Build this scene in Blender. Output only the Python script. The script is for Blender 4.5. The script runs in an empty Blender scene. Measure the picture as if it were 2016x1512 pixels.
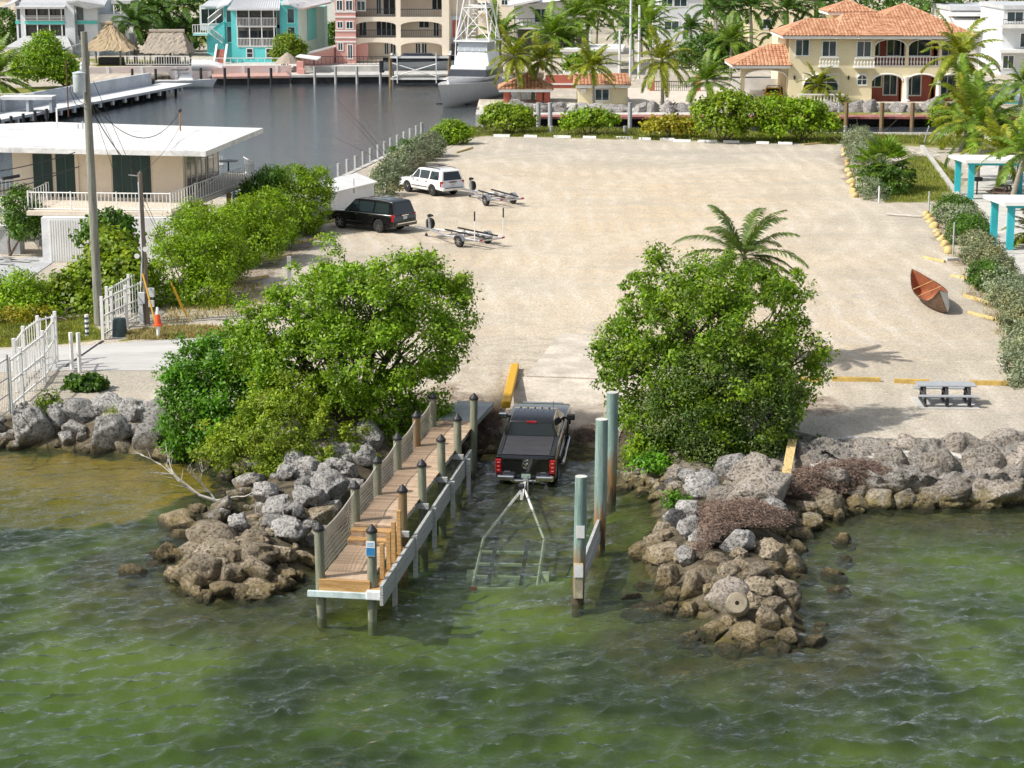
import bpy, bmesh, math, random
import numpy as np
from mathutils import Vector, Matrix, Euler, noise as mnoise
SC = bpy.context.scene
COL = SC.collection
R = math.radians
# ------------------------------------------------------------------ camera, sky, sun, exposure
F, TH, H = 4077.0, R(12.53), 17.4          # focal length in photo pixels, pitch, height over the lot (m)
WZ = -1.1                                  # water level
cam_d = bpy.data.cameras.new('camera'); cam = bpy.data.objects.new('camera', cam_d); COL.objects.link(cam)
cam.location = (0, 0, H); cam.rotation_euler = (math.pi/2 - TH, 0, 0)
cam_d.sensor_width = 36; cam_d.sensor_fit = 'HORIZONTAL'; cam_d.lens = 36*F/2016
cam_d.clip_start = 0.5; cam_d.clip_end = 3000
SC.camera = cam
EL, AZ = R(47), R(20)                       # sun high on the -X side, a little towards the camera
SUN = Vector((-math.cos(EL)*math.cos(AZ), -math.cos(EL)*math.sin(AZ), math.sin(EL)))
w = bpy.data.worlds.new('World'); SC.world = w; w.use_nodes = True
nt = w.node_tree
sky = nt.nodes.new('ShaderNodeTexSky'); sky.sky_type = 'NISHITA'; sky.sun_disc = False
sky.sun_elevation = EL; sky.sun_rotation = math.atan2(SUN.x, SUN.y)
sky.air_density = 1.0; sky.dust_density = 2.5; sky.ozone_density = 1.0
nt.nodes['Background'].inputs['Strength'].default_value = 0.135
hs = nt.nodes.new('ShaderNodeHueSaturation'); hs.inputs['Saturation'].default_value = .48      # hazy, half clouded sky
nt.links.new(sky.outputs[0], hs.inputs['Color']); nt.links.new(hs.outputs[0], nt.nodes['Background'].inputs['Color'])
sl = bpy.data.lights.new('sun', 'SUN'); sl.energy = 4.2; sl.angle = R(0.9); sl.color = (1, .95, .87)
so = bpy.data.objects.new('sun', sl); COL.objects.link(so)
so.rotation_euler = (-SUN).to_track_quat('-Z', 'Y').to_euler(); so.location = (-60, 40, 80)
SC.view_settings.view_transform = 'Standard'; SC.view_settings.look = 'None'
SC.view_settings.exposure = 0.14; SC.view_settings.gamma = 1
SC.cycles.use_denoising = True
SC.cycles.max_bounces = 7; SC.cycles.diffuse_bounces = 3; SC.cycles.glossy_bounces = 3
SC.cycles.transmission_bounces = 4; SC.cycles.transparent_max_bounces = 10
SC.cycles.caustics_reflective = False; SC.cycles.caustics_refractive = False
SC.cycles.use_adaptive_sampling = True; SC.cycles.adaptive_threshold = 0.02

# ------------------------------------------------------------------ photo pixel -> place
def ray(px, py):
    u = (px-1008)/F; v = (756-py)/F
    return u, math.cos(TH)+v*math.sin(TH), -math.sin(TH)+v*math.cos(TH)
def P(px, py, z=0.0):                      # where the pixel's ray meets height z
    a, b, c = ray(px, py); t = (z-H)/c
    return Vector((a*t, b*t, z))
def PY(px, py, Y):                         # where it meets distance Y
    a, b, c = ray(px, py); t = Y/b
    return Vector((a*t, Y, H+c*t))
def scale_at(p):                           # photo pixels per metre there
    return F/(p[1]*math.cos(TH)-(p[2]-H)*math.sin(TH))

# ------------------------------------------------------------------ mesh helpers
class B:
    def __init__(s): s.v = []; s.f = []
    def add(s, vs, fs):
        o = len(s.v); s.v += [tuple(p) for p in vs]; s.f += [tuple(i+o for i in f) for f in fs]; return s
    def box(s, c, d, rz=0, rx=0, ry=0, tp=1.0):
        hx, hy, hz = d[0]/2, d[1]/2, d[2]/2
        M = Euler((rx, ry, rz)).to_matrix(); c = Vector(c); vs = []
        for z, k in ((-hz, 1), (hz, tp)):
            for x, y in ((-hx, -hy), (hx, -hy), (hx, hy), (-hx, hy)):
                vs.append(c + M @ Vector((x*k, y*k, z)))
        return s.add(vs, [(3,2,1,0),(4,5,6,7),(0,1,5,4),(1,2,6,5),(2,3,7,6),(3,0,4,7)])
    def bb(s, x0, x1, y0, y1, z0, z1):     # box from its limits
        return s.box(((x0+x1)/2,(y0+y1)/2,(z0+z1)/2), (abs(x1-x0),abs(y1-y0),abs(z1-z0)))
    def prism(s, poly, z0, z1):            # a counter-clockwise plan outline raised from z0 to z1
        n = len(poly); vs = [(p[0],p[1],z0) for p in poly]+[(p[0],p[1],z1) for p in poly]
        fs = [tuple(range(n-1,-1,-1)), tuple(range(n,2*n))]+[(i,(i+1)%n,n+(i+1)%n,n+i) for i in range(n)]
        return s.add(vs, fs)
    def slab(s, poly3, t):                 # a sheet of points thickened downwards by t
        n = len(poly3); vs = [tuple(p) for p in poly3]+[(p[0],p[1],p[2]-t) for p in poly3]
        fs = [tuple(range(n)), tuple(range(2*n-1,n-1,-1))]+[(i,n+i,n+(i+1)%n,(i+1)%n) for i in range(n)]
        return s.add(vs, fs)
    def side(s, poly, y0, y1, axis='y'):   # an x-z outline extruded along y
        n = len(poly); vs = [(p[0],y0,p[1]) for p in poly]+[(p[0],y1,p[1]) for p in poly]
        fs = [tuple(range(n)), tuple(range(2*n-1,n-1,-1))]+[(i,n+i,n+(i+1)%n,(i+1)%n) for i in range(n)]
        return s.add(vs, fs)
    def tube(s, pts, r, n=6, cap=True):
        pts = [Vector(p) for p in pts]; m = len(pts)
        rr = r if isinstance(r, (list, tuple)) else [r]*m
        vs = []; up = None
        for i, p in enumerate(pts):
            t = (pts[min(i+1,m-1)]-pts[max(i-1,0)]).normalized()
            if up is None:
                a = Vector((0,0,1)) if abs(t.z) < .9 else Vector((1,0,0))
                up = (a - t*a.dot(t)).normalized()
            else:
                up = (up - t*up.dot(t)); up = up.normalized() if up.length > 1e-6 else Vector((1,0,0))
            q = t.cross(up)
            for k in range(n):
                an = 2*math.pi*k/n; vs.append(p+(up*math.cos(an)+q*math.sin(an))*rr[i])
        fs = [(i*n+k, i*n+(k+1)%n, (i+1)*n+(k+1)%n, (i+1)*n+k) for i in range(m-1) for k in range(n)]
        if cap: fs += [tuple(range(n-1,-1,-1)), tuple(range((m-1)*n, m*n))]
        return s.add(vs, fs)
    def lathe(s, prof, n=12, c=(0,0,0), axis='z'):   # profile of (radius, height)
        vs = []; c = Vector(c)
        for r, h in prof:
            for k in range(n):
                a = 2*math.pi*k/n; x, y = r*math.cos(a), r*math.sin(a)
                vs.append(c+(Vector((x,y,h)) if axis=='z' else Vector((x,h,y)) if axis=='y' else Vector((h,x,y))))
        m = len(prof); fs = [(i*n+k, i*n+(k+1)%n, (i+1)*n+(k+1)%n, (i+1)*n+k) for i in range(m-1) for k in range(n)]
        if axis == 'y': fs = [f[::-1] for f in fs]
        fs += [tuple(range(n-1,-1,-1)), tuple(range((m-1)*n, m*n))]
        return s.add(vs, fs)
    def mesh(s, name):
        me = bpy.data.meshes.new(name); me.from_pydata(s.v, [], s.f); me.update(); return me
    def obj(s, name, m, parent=None, world=True, smooth=False, bevel=0, kind=None, label=None):
        return link(name, s.mesh(name), m, parent, world, smooth, bevel, kind, label)
def link(name, me, m, parent=None, world=True, smooth=False, bevel=0, kind=None, label=None):
    if m is not None and not me.materials: me.materials.append(m)
    o = bpy.data.objects.new(name, me); COL.objects.link(o)
    if smooth:
        me.shade_smooth()
        try: me.set_sharp_from_angle(angle=R(42))
        except Exception: pass
    if bevel:
        b = o.modifiers.new('bevel', 'BEVEL'); b.width = bevel; b.segments = 2; b.limit_method = 'ANGLE'; b.angle_limit = R(50)
    if parent is not None:
        o.parent = parent
        if world: o.matrix_parent_inverse = top_matrix(parent).inverted()
    if kind: o['kind'] = kind
    if label: o['label'] = label
    return o
def local_matrix(o):
    return o.matrix_parent_inverse @ (Matrix.Translation(o.location) @ o.rotation_euler.to_matrix().to_4x4() @ Matrix.Diagonal((*o.scale, 1)))
def top_matrix(o):
    M = local_matrix(o)
    return top_matrix(o.parent) @ M if o.parent else M
def tag(o, label, cat, group=None, kind=None):
    o['label'] = label; o['category'] = cat
    if group: o['group'] = group
    if kind: o['kind'] = kind
    return o
def thing(name, label, cat, loc=(0,0,0), rz=0, group=None, rx=0):
    o = bpy.data.objects.new(name, None); COL.objects.link(o); o.empty_display_size = .3
    o.location = loc; o.rotation_mode = 'XYZ'; o.rotation_euler = (rx, 0, rz)
    return tag(o, label, cat, group)
def struct(o): o['kind'] = 'structure'; return o
def copy_tree(o, parent=None):
    c = o.copy(); COL.objects.link(c); c.parent = parent
    for ch in list(o.children): copy_tree(ch, c)
    return c
def inst(me, name, parent, loc, rz=0, sc=(1,1,1), rx=0, ry=0):    # one more piece sharing a mesh (local to parent)
    o = bpy.data.objects.new(name, me); COL.objects.link(o); o.parent = parent
    o.location = loc; o.rotation_euler = (rx, ry, rz); o.scale = sc
    return o
def fast(name, V, Q, m):                    # numpy vertices and quads
    me = bpy.data.meshes.new(name); V = np.asarray(V, np.float32); Q = np.asarray(Q, np.int32); k = Q.shape[1]
    me.vertices.add(len(V)); me.vertices.foreach_set('co', V.ravel())
    me.loops.add(Q.size); me.loops.foreach_set('vertex_index', Q.ravel())
    me.polygons.add(len(Q)); me.polygons.foreach_set('loop_start', np.arange(0, Q.size, k, dtype=np.int32))
    me.update(calc_edges=True); me.validate()
    if m is not None: me.materials.append(m)
    return me

# ------------------------------------------------------------------ materials
MATS = {}
def _new(name):
    m = bpy.data.materials.new(name); m.use_nodes = True; MATS[name] = m
    return m, m.node_tree.nodes, m.node_tree.links, m.node_tree.nodes['Principled BSDF']
def _noise(N, L, vec, sc, det=5, rough=.6):
    n = N.new('ShaderNodeTexNoise'); n.inputs['Scale'].default_value = sc; n.inputs['Detail'].default_value = det
    n.inputs['Roughness'].default_value = rough; L.new(vec, n.inputs['Vector']); return n.outputs['Fac']
def _map(N, L, val, a, b, c=0., d=1.):
    n = N.new('ShaderNodeMapRange'); n.inputs[1].default_value = a; n.inputs[2].default_value = b
    n.inputs[3].default_value = c; n.inputs[4].default_value = d; L.new(val, n.inputs[0]); return n.outputs[0]
def _mix(N, L, fac, a, b, mode='MIX'):
    n = N.new('ShaderNodeMix'); n.data_type = 'RGBA'; n.blend_type = mode; n.clamp_factor = True
    for sock, val in ((n.inputs[0], fac), (n.inputs[6], a), (n.inputs[7], b)):
        if isinstance(val, (tuple, list)): sock.default_value = (*val[:3], 1)
        elif isinstance(val, (int, float)): sock.default_value = val
        else: L.new(val, sock)
    return n.outputs[2]
def _math(N, L, op, a, b=0.):
    n = N.new('ShaderNodeMath'); n.operation = op
    for i, val in enumerate((a, b)):
        if isinstance(val, (int, float)): n.inputs[i].default_value = val
        else: L.new(val, n.inputs[i])
    return n.outputs[0]
def _bump(N, L, h, st, dist, bs):
    n = N.new('ShaderNodeBump'); n.inputs['Strength'].default_value = st; n.inputs['Distance'].default_value = dist
    L.new(h, n.inputs['Height']); L.new(n.outputs[0], bs.inputs['Normal']); return n
def _vec(N, L, coords, stretch):
    if coords == 'pos': v = N.new('ShaderNodeNewGeometry').outputs['Position']
    else: v = N.new('ShaderNodeTexCoord').outputs['Object']
    if stretch:
        mp = N.new('ShaderNodeMapping'); mp.inputs['Scale'].default_value = stretch; L.new(v, mp.inputs[0]); v = mp.outputs[0]
    return v
def mat(name, c, r=.6, metal=0, var=.14, sc=2.5, c2=None, lo=.35, hi=.65, bump=0, bsc=40, stretch=None, coords='pos', spec=.5, coat=0, obj_var=0):
    if name in MATS: return MATS[name]
    m, N, L, bs = _new(name); v = _vec(N, L, coords, stretch)
    a = tuple(x*(1-var) for x in c); b = c2 or tuple(min(1, x*(1+var)) for x in c)
    col = _mix(N, L, _map(N, L, _noise(N, L, v, sc), lo, hi), a, b)
    fine = _map(N, L, _noise(N, L, v, sc*9, 4), .3, .7, 1-var*.8, 1+var*.8)
    col = _mix(N, L, 1.0, col, _grey(N, L, fine), 'MULTIPLY')
    if obj_var:
        oi = N.new('ShaderNodeObjectInfo'); col = _mix(N, L, 1.0, col, _grey(N, L, _map(N, L, oi.outputs['Random'], 0, 1, 1-obj_var, 1+obj_var)), 'MULTIPLY')
    L.new(col, bs.inputs['Base Color']); bs.inputs['Roughness'].default_value = r; bs.inputs['Metallic'].default_value = metal
    bs.inputs['Specular IOR Level'].default_value = spec; bs.inputs['Coat Weight'].default_value = coat
    if coat: bs.inputs['Coat Roughness'].default_value = .04
    if bump: _bump(N, L, _noise(N, L, v, bsc, 6), bump, .02, bs)
    return m
def _grey(N, L, val):
    n = N.new('ShaderNodeCombineColor')
    for i in range(3): L.new(val, n.inputs[i])
    return n.outputs[0]
def leafmat(name, c, c2, tr=.35, c3=None):
    m, N, L, bs = _new(name)
    g = N.new('ShaderNodeNewGeometry'); oi = N.new('ShaderNodeObjectInfo')
    col = _mix(N, L, g.outputs['Random Per Island'], c, c2)
    big = _map(N, L, _noise(N, L, g.outputs['Position'], 1.3, 3), .35, .65, .62, 1.34)
    col = _mix(N, L, 1.0, col, _grey(N, L, big), 'MULTIPLY'); col = _mix(N, L, _map(N, L, _noise(N, L, g.outputs['Position'], .8, 2), .5, .7, 0, .5), col, _mix(N, L, 1.0, col, (1.45, 1.12, .8), 'MULTIPLY'))
    if c3: col = _mix(N, L, _map(N, L, _noise(N, L, g.outputs['Position'], .55, 2), .5, .68), col, c3)
    col = _mix(N, L, 1.0, col, _grey(N, L, _map(N, L, oi.outputs['Random'], 0, 1, .88, 1.12)), 'MULTIPLY')
    L.new(col, bs.inputs['Base Color']); bs.inputs['Roughness'].default_value = .45; bs.inputs['Specular IOR Level'].default_value = .35
    t = N.new('ShaderNodeBsdfTranslucent'); L.new(_mix(N, L, 1.0, col, (1.25, 1.3, .55), 'MULTIPLY'), t.inputs['Color'])
    mx = N.new('ShaderNodeMixShader'); mx.inputs[0].default_value = tr
    L.new(bs.outputs[0], mx.inputs[1]); L.new(t.outputs[0], mx.inputs[2]); L.new(mx.outputs[0], N['Material Output'].inputs['Surface'])
    return m
def rockmat(name, dry, dark, wet, zlo, zhi):        # pale dry limestone, pitted, stained by the tide lower down
    m, N, L, bs = _new(name); g = N.new('ShaderNodeNewGeometry'); v = g.outputs['Position']; oi = N.new('ShaderNodeObjectInfo')
    n1 = _noise(N, L, v, 2.6, 8, .7); n2 = _noise(N, L, v, 11, 6, .7)
    col = _mix(N, L, _map(N, L, n1, .38, .62), dark, dry)
    col = _mix(N, L, _map(N, L, n2, .53, .38), col, tuple(x*.3 for x in dark))
    sep = N.new('ShaderNodeSeparateXYZ'); L.new(v, sep.inputs[0])
    zz = _math(N, L, 'ADD', sep.outputs[2], _map(N, L, n1, .3, .7, -.35, .35))
    wetc = _mix(N, L, _map(N, L, n2, .4, .6), tuple(x*.6 for x in wet), wet)
    col = _mix(N, L, _map(N, L, zz, zhi, zlo), col, wetc)
    zz2 = _math(N, L, 'ADD', sep.outputs[2], _map(N, L, n2, .3, .7, -.1, .1))
    col = _mix(N, L, _map(N, L, zz2, -.85, -1.05), col, (.055, .045, .018))
    col = _mix(N, L, 1.0, col, _grey(N, L, _map(N, L, oi.outputs['Random'], 0, 1, .72, 1.2)), 'MULTIPLY')
    L.new(col, bs.inputs['Base Color']); bs.inputs['Roughness'].default_value = .85
    hsum = _math(N, L, 'ADD', n2, _math(N, L, 'MULTIPLY', _noise(N, L, v, 30, 4), .4))
    _bump(N, L, hsum, 1.0, .2, bs)
    return m
def glassmat(name, c=(.02,.03,.035), r=.06):
    if name in MATS: return MATS[name]
    m, N, L, bs = _new(name); bs.inputs['Base Color'].default_value = (*c, 1); bs.inputs['Roughness'].default_value = r
    bs.inputs['Specular IOR Level'].default_value = .7
    n = _noise(N, L, N.new('ShaderNodeNewGeometry').outputs['Position'], .6, 2); _bump(N, L, n, .05, .05, bs)
    return m

WHITE = mat('white_paint', (.80,.80,.78), .5, var=.06, sc=1.2)
WHITE2 = mat('white_weathered', (.74,.75,.76), .6, var=.10, sc=1.0, bump=.15, bsc=20)
BLACKP = mat('black_car_paint', (.006,.006,.007), .22, var=.1, coat=1.0)
WHITEP = mat('white_car_paint', (.82,.82,.81), .25, var=.02, coat=.8)
GLASS = glassmat('tinted_glass')
GLASS2 = glassmat('window_glass', (.03,.06,.075), .05)
RUBBER = mat('tyre_rubber', (.018,.018,.019), .85, var=.2, sc=8)
CHROME = mat('chrome', (.75,.75,.76), .12, metal=1, var=.03)
ALLOY = mat('alloy_rim', (.5,.5,.52), .25, metal=1, var=.05)
GALV = mat('galvanised_steel', (.55,.56,.58), .42, metal=.8, var=.15, sc=6)
DARKM = mat('dark_metal', (.035,.036,.04), .5, metal=.3, var=.2)
BLACKPL = mat('black_plastic', (.02,.02,.022), .55, var=.15)
REDL = mat('red_lens', (.42,.008,.012), .12, var=.1, coat=.8)
CARPET = mat('bunk_carpet', (.016,.016,.018), .95, var=.3, sc=12)
CONC = mat('concrete', (.50,.49,.46), .85, var=.14, sc=.8, bump=.25, bsc=25)
CONC2 = mat('grey_concrete', (.42,.43,.44), .85, var=.15, sc=.8, bump=.25, bsc=25)
YELLOW = mat('yellow_paint', (.72,.40,.015), .6, var=.14, sc=3, bump=.2, c2=(.62,.36,.03))
FADEY = mat('faded_yellow_paint', (.62,.44,.12), .8, var=.2, sc=4, c2=(.60,.50,.28), bump=.3)
WOOD = mat('deck_wood', (.42,.27,.165), .75, var=.25, sc=1.6, c2=(.54,.41,.29), stretch=(2,14,14), coords='obj', bump=.3, bsc=6, obj_var=.22)
WOODG = mat('weathered_wood', (.42,.43,.42), .8, var=.22, sc=1.4, stretch=(2,12,12), coords='obj', bump=.3, bsc=6, obj_var=.1)
WOODO = mat('new_wood', (.50,.27,.09), .65, var=.2, sc=1.4, stretch=(2,12,12), coords='obj', c2=(.58,.36,.15), bump=.2, bsc=6)
PILE = mat('treated_pile', (.20,.24,.17), .8, var=.25, sc=2, c2=(.30,.29,.21), stretch=(6,6,.7), coords='pos', bump=.35, bsc=8)
PILEO = mat('orange_pile', (.36,.19,.07), .8, var=.3, sc=2, c2=(.24,.20,.11), stretch=(6,6,.7), coords='pos', bump=.35, bsc=8)
POLE = mat('utility_pole_wood', (.25,.25,.21), .9, var=.3, sc=2, stretch=(8,8,.5), coords='pos', bump=.4, bsc=8)
BARK = mat('bark', (.13,.10,.08), .9, var=.35, sc=5, bump=.5, bsc=14)
PALMB = mat('palm_bark', (.30,.27,.22), .9, var=.25, sc=3, stretch=(1,1,6), bump=.5, bsc=8)
DEADW = mat('bleached_wood', (.52,.49,.44), .85, var=.2, sc=5)
WIRE = mat('cable', (.03,.03,.03), .7, var=.1)
TEAL = mat('teal_paint', (.03,.44,.50), .6, var=.08, sc=1)
THATCH = mat('thatch', (.40,.30,.18), .95, var=.3, sc=3, c2=(.50,.40,.26), stretch=(5,5,1.2), bump=.8, bsc=14)
THATCH2 = mat('grey_thatch', (.36,.31,.25), .95, var=.3, sc=3, c2=(.44,.38,.31), stretch=(5,5,1.2), bump=.8, bsc=14)
TILE = mat('terracotta_tile', (.56,.24,.12), .8, var=.34, sc=1.6, c2=(.66,.38,.23), bump=.2)
CREAM = mat('cream_stucco', (.80,.70,.47), .8, var=.05, sc=.5)
BEIGE = mat('beige_stucco', (.86,.76,.62), .8, var=.05, sc=.5)
HCREAM = mat('house_cream', (.74,.64,.52), .8, var=.05, sc=.6)
TURQ = mat('turquoise_stucco', (.12,.60,.60), .75, var=.06, sc=.4)
TURQL = mat('pale_turquoise_stucco', (.42,.72,.70), .75, var=.06, sc=.4)
PINK = mat('pink_siding', (.68,.36,.31), .75, var=.07, sc=1, stretch=(.2,.2,10))
REDST = mat('red_stucco', (.46,.13,.09), .8, var=.1, sc=.6)
MROOF = mat('metal_roof', (.62,.64,.66), .45, metal=.15, var=.08, sc=.5)
GREYR = mat('grey_shingle', (.46,.47,.48), .85, var=.12, sc=3)
BRICKR = mat('red_brick_paving', (.45,.16,.12), .85, var=.25, sc=3)
GREYW = mat('grey_white_stucco', (.66,.69,.72), .75, var=.05, sc=.5)
DKGREEN = mat('dark_green_shutter', (.010,.034,.030), .5, var=.2, sc=1, stretch=(4,4,.3))
PALES = mat('pale_sand_paving', (.60,.54,.46), .9, var=.1, sc=.6, bump=.2)
NAVY = mat('navy_hull', (.012,.016,.026), .25, var=.1, coat=.6)
HULLW = mat('white_gelcoat', (.86,.87,.88), .25, var=.04, coat=.5)
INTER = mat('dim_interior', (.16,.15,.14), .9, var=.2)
# ------------------------------------------------------------------ the lie of the land
def sdf(X, Y, poly):                        # signed distance to a polygon, positive inside
    X = np.asarray(X, float); Y = np.asarray(Y, float); d = np.full(X.shape, 1e9); inside = np.zeros(X.shape, bool); n = len(poly)
    for i in range(n):
        ax, ay = poly[i][0], poly[i][1]; bx, by = poly[(i+1)%n][0], poly[(i+1)%n][1]
        ex, ey = bx-ax, by-ay; t = np.clip(((X-ax)*ex+(Y-ay)*ey)/(ex*ex+ey*ey+1e-12), 0, 1)
        d = np.minimum(d, (X-ax-t*ex)**2+(Y-ay-t*ey)**2)
        if ay != by:
            c = ((ay > Y) != (by > Y)) & (X < (bx-ax)*(Y-ay)/(by-ay)+ax); inside ^= c
    d = np.sqrt(d); return np.where(inside, d, -d)
def vnoise(X, Y, sc, seed=0, oct=4):        # cheap value noise, about -1..1
    out = np.zeros(np.shape(X)); amp = 1; tot = 0
    for o in range(oct):
        rs = np.random.RandomState(seed+o*17); g = rs.rand(64, 64)*2-1
        x = np.asarray(X)*sc*2**o+100; y = np.asarray(Y)*sc*2**o+100; xi = np.floor(x).astype(int); yi = np.floor(y).astype(int)
        fx = x-xi; fy = y-yi; fx = fx*fx*(3-2*fx); fy = fy*fy*(3-2*fy)
        a = g[xi%64, yi%64]; b = g[(xi+1)%64, yi%64]; c = g[xi%64, (yi+1)%64]; e = g[(xi+1)%64, (yi+1)%64]
        out += amp*((a*(1-fx)+b*fx)*(1-fy)+(c*(1-fx)+e*fx)*fy); tot += amp; amp *= .5
    return out/tot
SHORE = [(-400,74),(-40,73.5),(-18.5,72.6),(-16.5,72.2),(-14,71.5),(-11.4,70.8),(-9.2,68.6),(-8.7,64),(-9.8,61.2),(-10.2,58.6),(-9.6,56.0),(-8.4,55.2),
         (-6.6,55.4),(-5.9,57.5),(-5.4,61),(-4.6,65),(-3.4,68.6),(-2.2,70.6),(-1.3,71.4),(3.2,71.2),(3.0,67.4),(4.6,66.2),(4.3,63.5),(3.8,60.5),(3.5,58.4),(4.2,56),
         (5.0,53.4),(5.4,51.9),(6.7,51.3),(7.9,52.3),(8.3,55),(8.4,58),(8.8,61.2),(10.3,63.2),(11.3,64.2),(13.5,64.9),(16.5,65.4),(20,65.9),(40,66.4),(400,66.4),(400,900),(-400,900)]
CANAL = [(-4.2,176.4),(8,176.6),(30,176.8),(400,177),(400,195.5),(30,195.5),(-3.2,195.5),(-3.4,212),(3,213),(4,254.6),(-7.2,254.4),(-26,252.6),(-41,249.8),(-43,236),(-39.8,234),
         (-51.2,187),(-64,160),(-48,150),(-30,137),(-14.4,134),(-12.6,141),(-7.0,174)]
RA = R(10); RAX = Vector((math.sin(RA), math.cos(RA))); RRX = Vector((math.cos(RA), -math.sin(RA))); RC = (2.67, 79.3)
def height(X, Y):
    X = np.asarray(X, float); Y = np.asarray(Y, float)
    d = sdf(X, Y, SHORE)
    z = np.where(d > 0, WZ+1.1*np.clip(d/2.3, 0, 1)**.8, WZ-.10*np.minimum(-d, 2.5)-.17*np.clip(-d-2.5, 0, 11))
    bump = vnoise(X, Y, .7, 3); z += bump*np.where(d > 2.6, .02, np.where(d > -1, .16, .22))
    zcap = -.42+.42*np.clip((Y-66.6)/2.6, 0, 1); z = np.where((Y < 69.4) & (X < 9.8), np.minimum(z, zcap+bump*.12), z)      # the jetties stay low under their rocks
    z -= .17*np.exp(-(d/1.3)**2)
    s = (X-RC[0])*RAX[0]+(Y-RC[1])*RAX[1]; wv = np.abs((X-RC[0])*RRX[0]+(Y-RC[1])*RRX[1])
    zr = np.where(s < -12, -1.56+.055*(s+12), np.where(s < 0, .13*s, 0))-.07
    k = np.clip((3.15-wv)/.7, 0, 1); k = np.where(s < .5, k, 0)*np.clip((s+22)/3, 0, 1)
    z = np.where(s < .5, z*(1-k)+np.minimum(np.where(k > .99, zr, z), zr)*k, z)
    cd = sdf(X, Y, CANAL); z = np.where(cd > .25, -3.2, np.where(cd > 0, -.6, z))
    z = np.where((Y > 176) & (cd <= 0), np.maximum(z, 0), z)
    return z
def span(*seg):
    out = []
    for a, b, st in seg: out += list(np.arange(a, b, st))
    return np.array(out+[seg[-1][1]])
xs = span((-420,-60,24),(-60,-24,1.2),(-24,28,.22),(28,64,1.2),(64,420,24)); ys = span((14,46,2),(46,92,.22),(92,184,.5),(184,300,1.2),(300,900,30))
GX, GY = np.meshgrid(xs, ys); GZ = height(GX, GY)
def hgt(x, y):                              # terrain height by lookup
    i = min(max(int(np.searchsorted(xs, x))-1, 0), len(xs)-2); j = min(max(int(np.searchsorted(ys, y))-1, 0), len(ys)-2)
    fx = (x-xs[i])/(xs[i+1]-xs[i]); fy = (y-ys[j])/(ys[j+1]-ys[j])
    return float((GZ[j,i]*(1-fx)+GZ[j,i+1]*fx)*(1-fy)+(GZ[j+1,i]*(1-fx)+GZ[j+1,i+1]*fx)*fy)
def hit(px, py, lift=0.0):                  # where the pixel's ray meets the terrain
    a, b, c = ray(px, py); t = (1.5-H)/c
    for _ in range(600):
        x, y, z = a*t, b*t, H+c*t
        if z <= hgt(x, y)+lift: break
        t += .06
    return Vector((x, y, z))
def region(pts, soft, z=0.0, nz=.5, nsc=.5, seed=1):
    poly = [P(px, py, z)[:2] for px, py in pts]
    return np.clip(.5+(sdf(GX, GY, poly)+vnoise(GX, GY, nsc, seed)*nz)/soft, 0, 1)
grass = np.zeros(GX.shape)
for pts, so_, nz in (([(855,300),(890,276),(960,268),(1640,284),(1670,278),(1800,290),(1935,292),(1935,270),(1300,255),(925,250),(850,275)], 1.5, 1.2),
                     ([(1780,300),(1830,310),(1890,345),(1875,392),(1800,400),(1740,398),(1790,340)], 1.2, .8),
                     ([(-80,622),(60,640),(190,618),(205,668),(130,676),(-80,690)], .5, .4), ([(235,655),(340,640),(480,648),(500,660),(330,668),(240,672)], .5, .8),
                     ([(-60,170),(40,172),(180,165),(310,152),(330,160),(250,180),(120,215),(-60,235)], 4, 3), ([(150,115),(300,118),(380,128),(200,130)], 3, 2),
                     ([(1500,212),(1850,210),(1860,222),(1500,224)], 1.5, .5), ([(1740,40),(1740,60),(2016,60),(2016,40)], 3, 2)):
    grass = np.maximum(grass, region(pts, so_, 0, nz))
far_g = np.clip((GY-285)/20, 0, 1)*np.clip(.5+vnoise(GX, GY, .05, 9)*1.5, 0, 1); grass = np.maximum(grass, far_g)
litter = np.zeros(GX.shape)
for pts, so_, nz, z in (([(820,770),(900,745),(960,790),(920,830),(880,860),(800,860)], 1.0, 1.0, 0), ([(600,800),(760,780),(900,800),(860,860),(640,880)], 1.5, 1.2, 0),
                     ([(1110,860),(1230,850),(1330,930),(1260,950),(1120,885)], .6, .7, -.4), ([(1200,900),(1500,900),(1560,860),(1560,780),(1300,800)], 1.5, 1.2, 0),
                     ([(560,480),(660,440),(640,470),(480,600),(350,610)], 1.5, 1.2, 0), ([(1925,600),(2016,740),(2030,740),(1940,600)], 1, .8, 0), ([(1560,775),(1650,780),(1640,815),(1560,815)], .9, 1.1, 0),
                     ([(1640,290),(1665,300),(1690,380),(1670,380)], .8, .8, 0), ([(1840,410),(1990,640),(1970,640),(1830,440)], 1.0, 1.4, 0), ([(880,800),(985,800),(960,890),(890,930),(850,900)], .6, .5, -.3)):
    litter = np.maximum(litter, region(pts, so_, z, nz))
pale = np.zeros(GX.shape)
for pts, so_, nz in (([(1470,905),(1560,862),(1700,866),(1860,872),(2100,850),(2100,960),(1480,980)], .8, .6), ([(1900,300),(2300,300),(2300,700),(2010,560),(1925,420)], 2, .6),
                     ([(320,120),(700,118),(700,140),(320,140)], 4, 1), ([(640,120),(930,118),(930,145),(640,150)], 4, 1), ([(960,200),(1500,195),(1500,228),(940,232)], 4, 1)):
    pale = np.maximum(pale, region(pts, so_, 0, nz))
warm = region([(930,330),(1560,330),(1640,420),(1760,560),(1780,700),(1560,740),(1040,730),(960,640),(940,500),(700,430),(900,420)], 14, 0, 5, .12)
algae = region([(-100,885),(380,905),(440,960),(330,985),(230,1010),(100,985),(-100,975)], 1.2, WZ, .5)
shoal = np.clip(.5+vnoise(GX, GY, .16, 21)*2.2, 0, 1)
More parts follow.
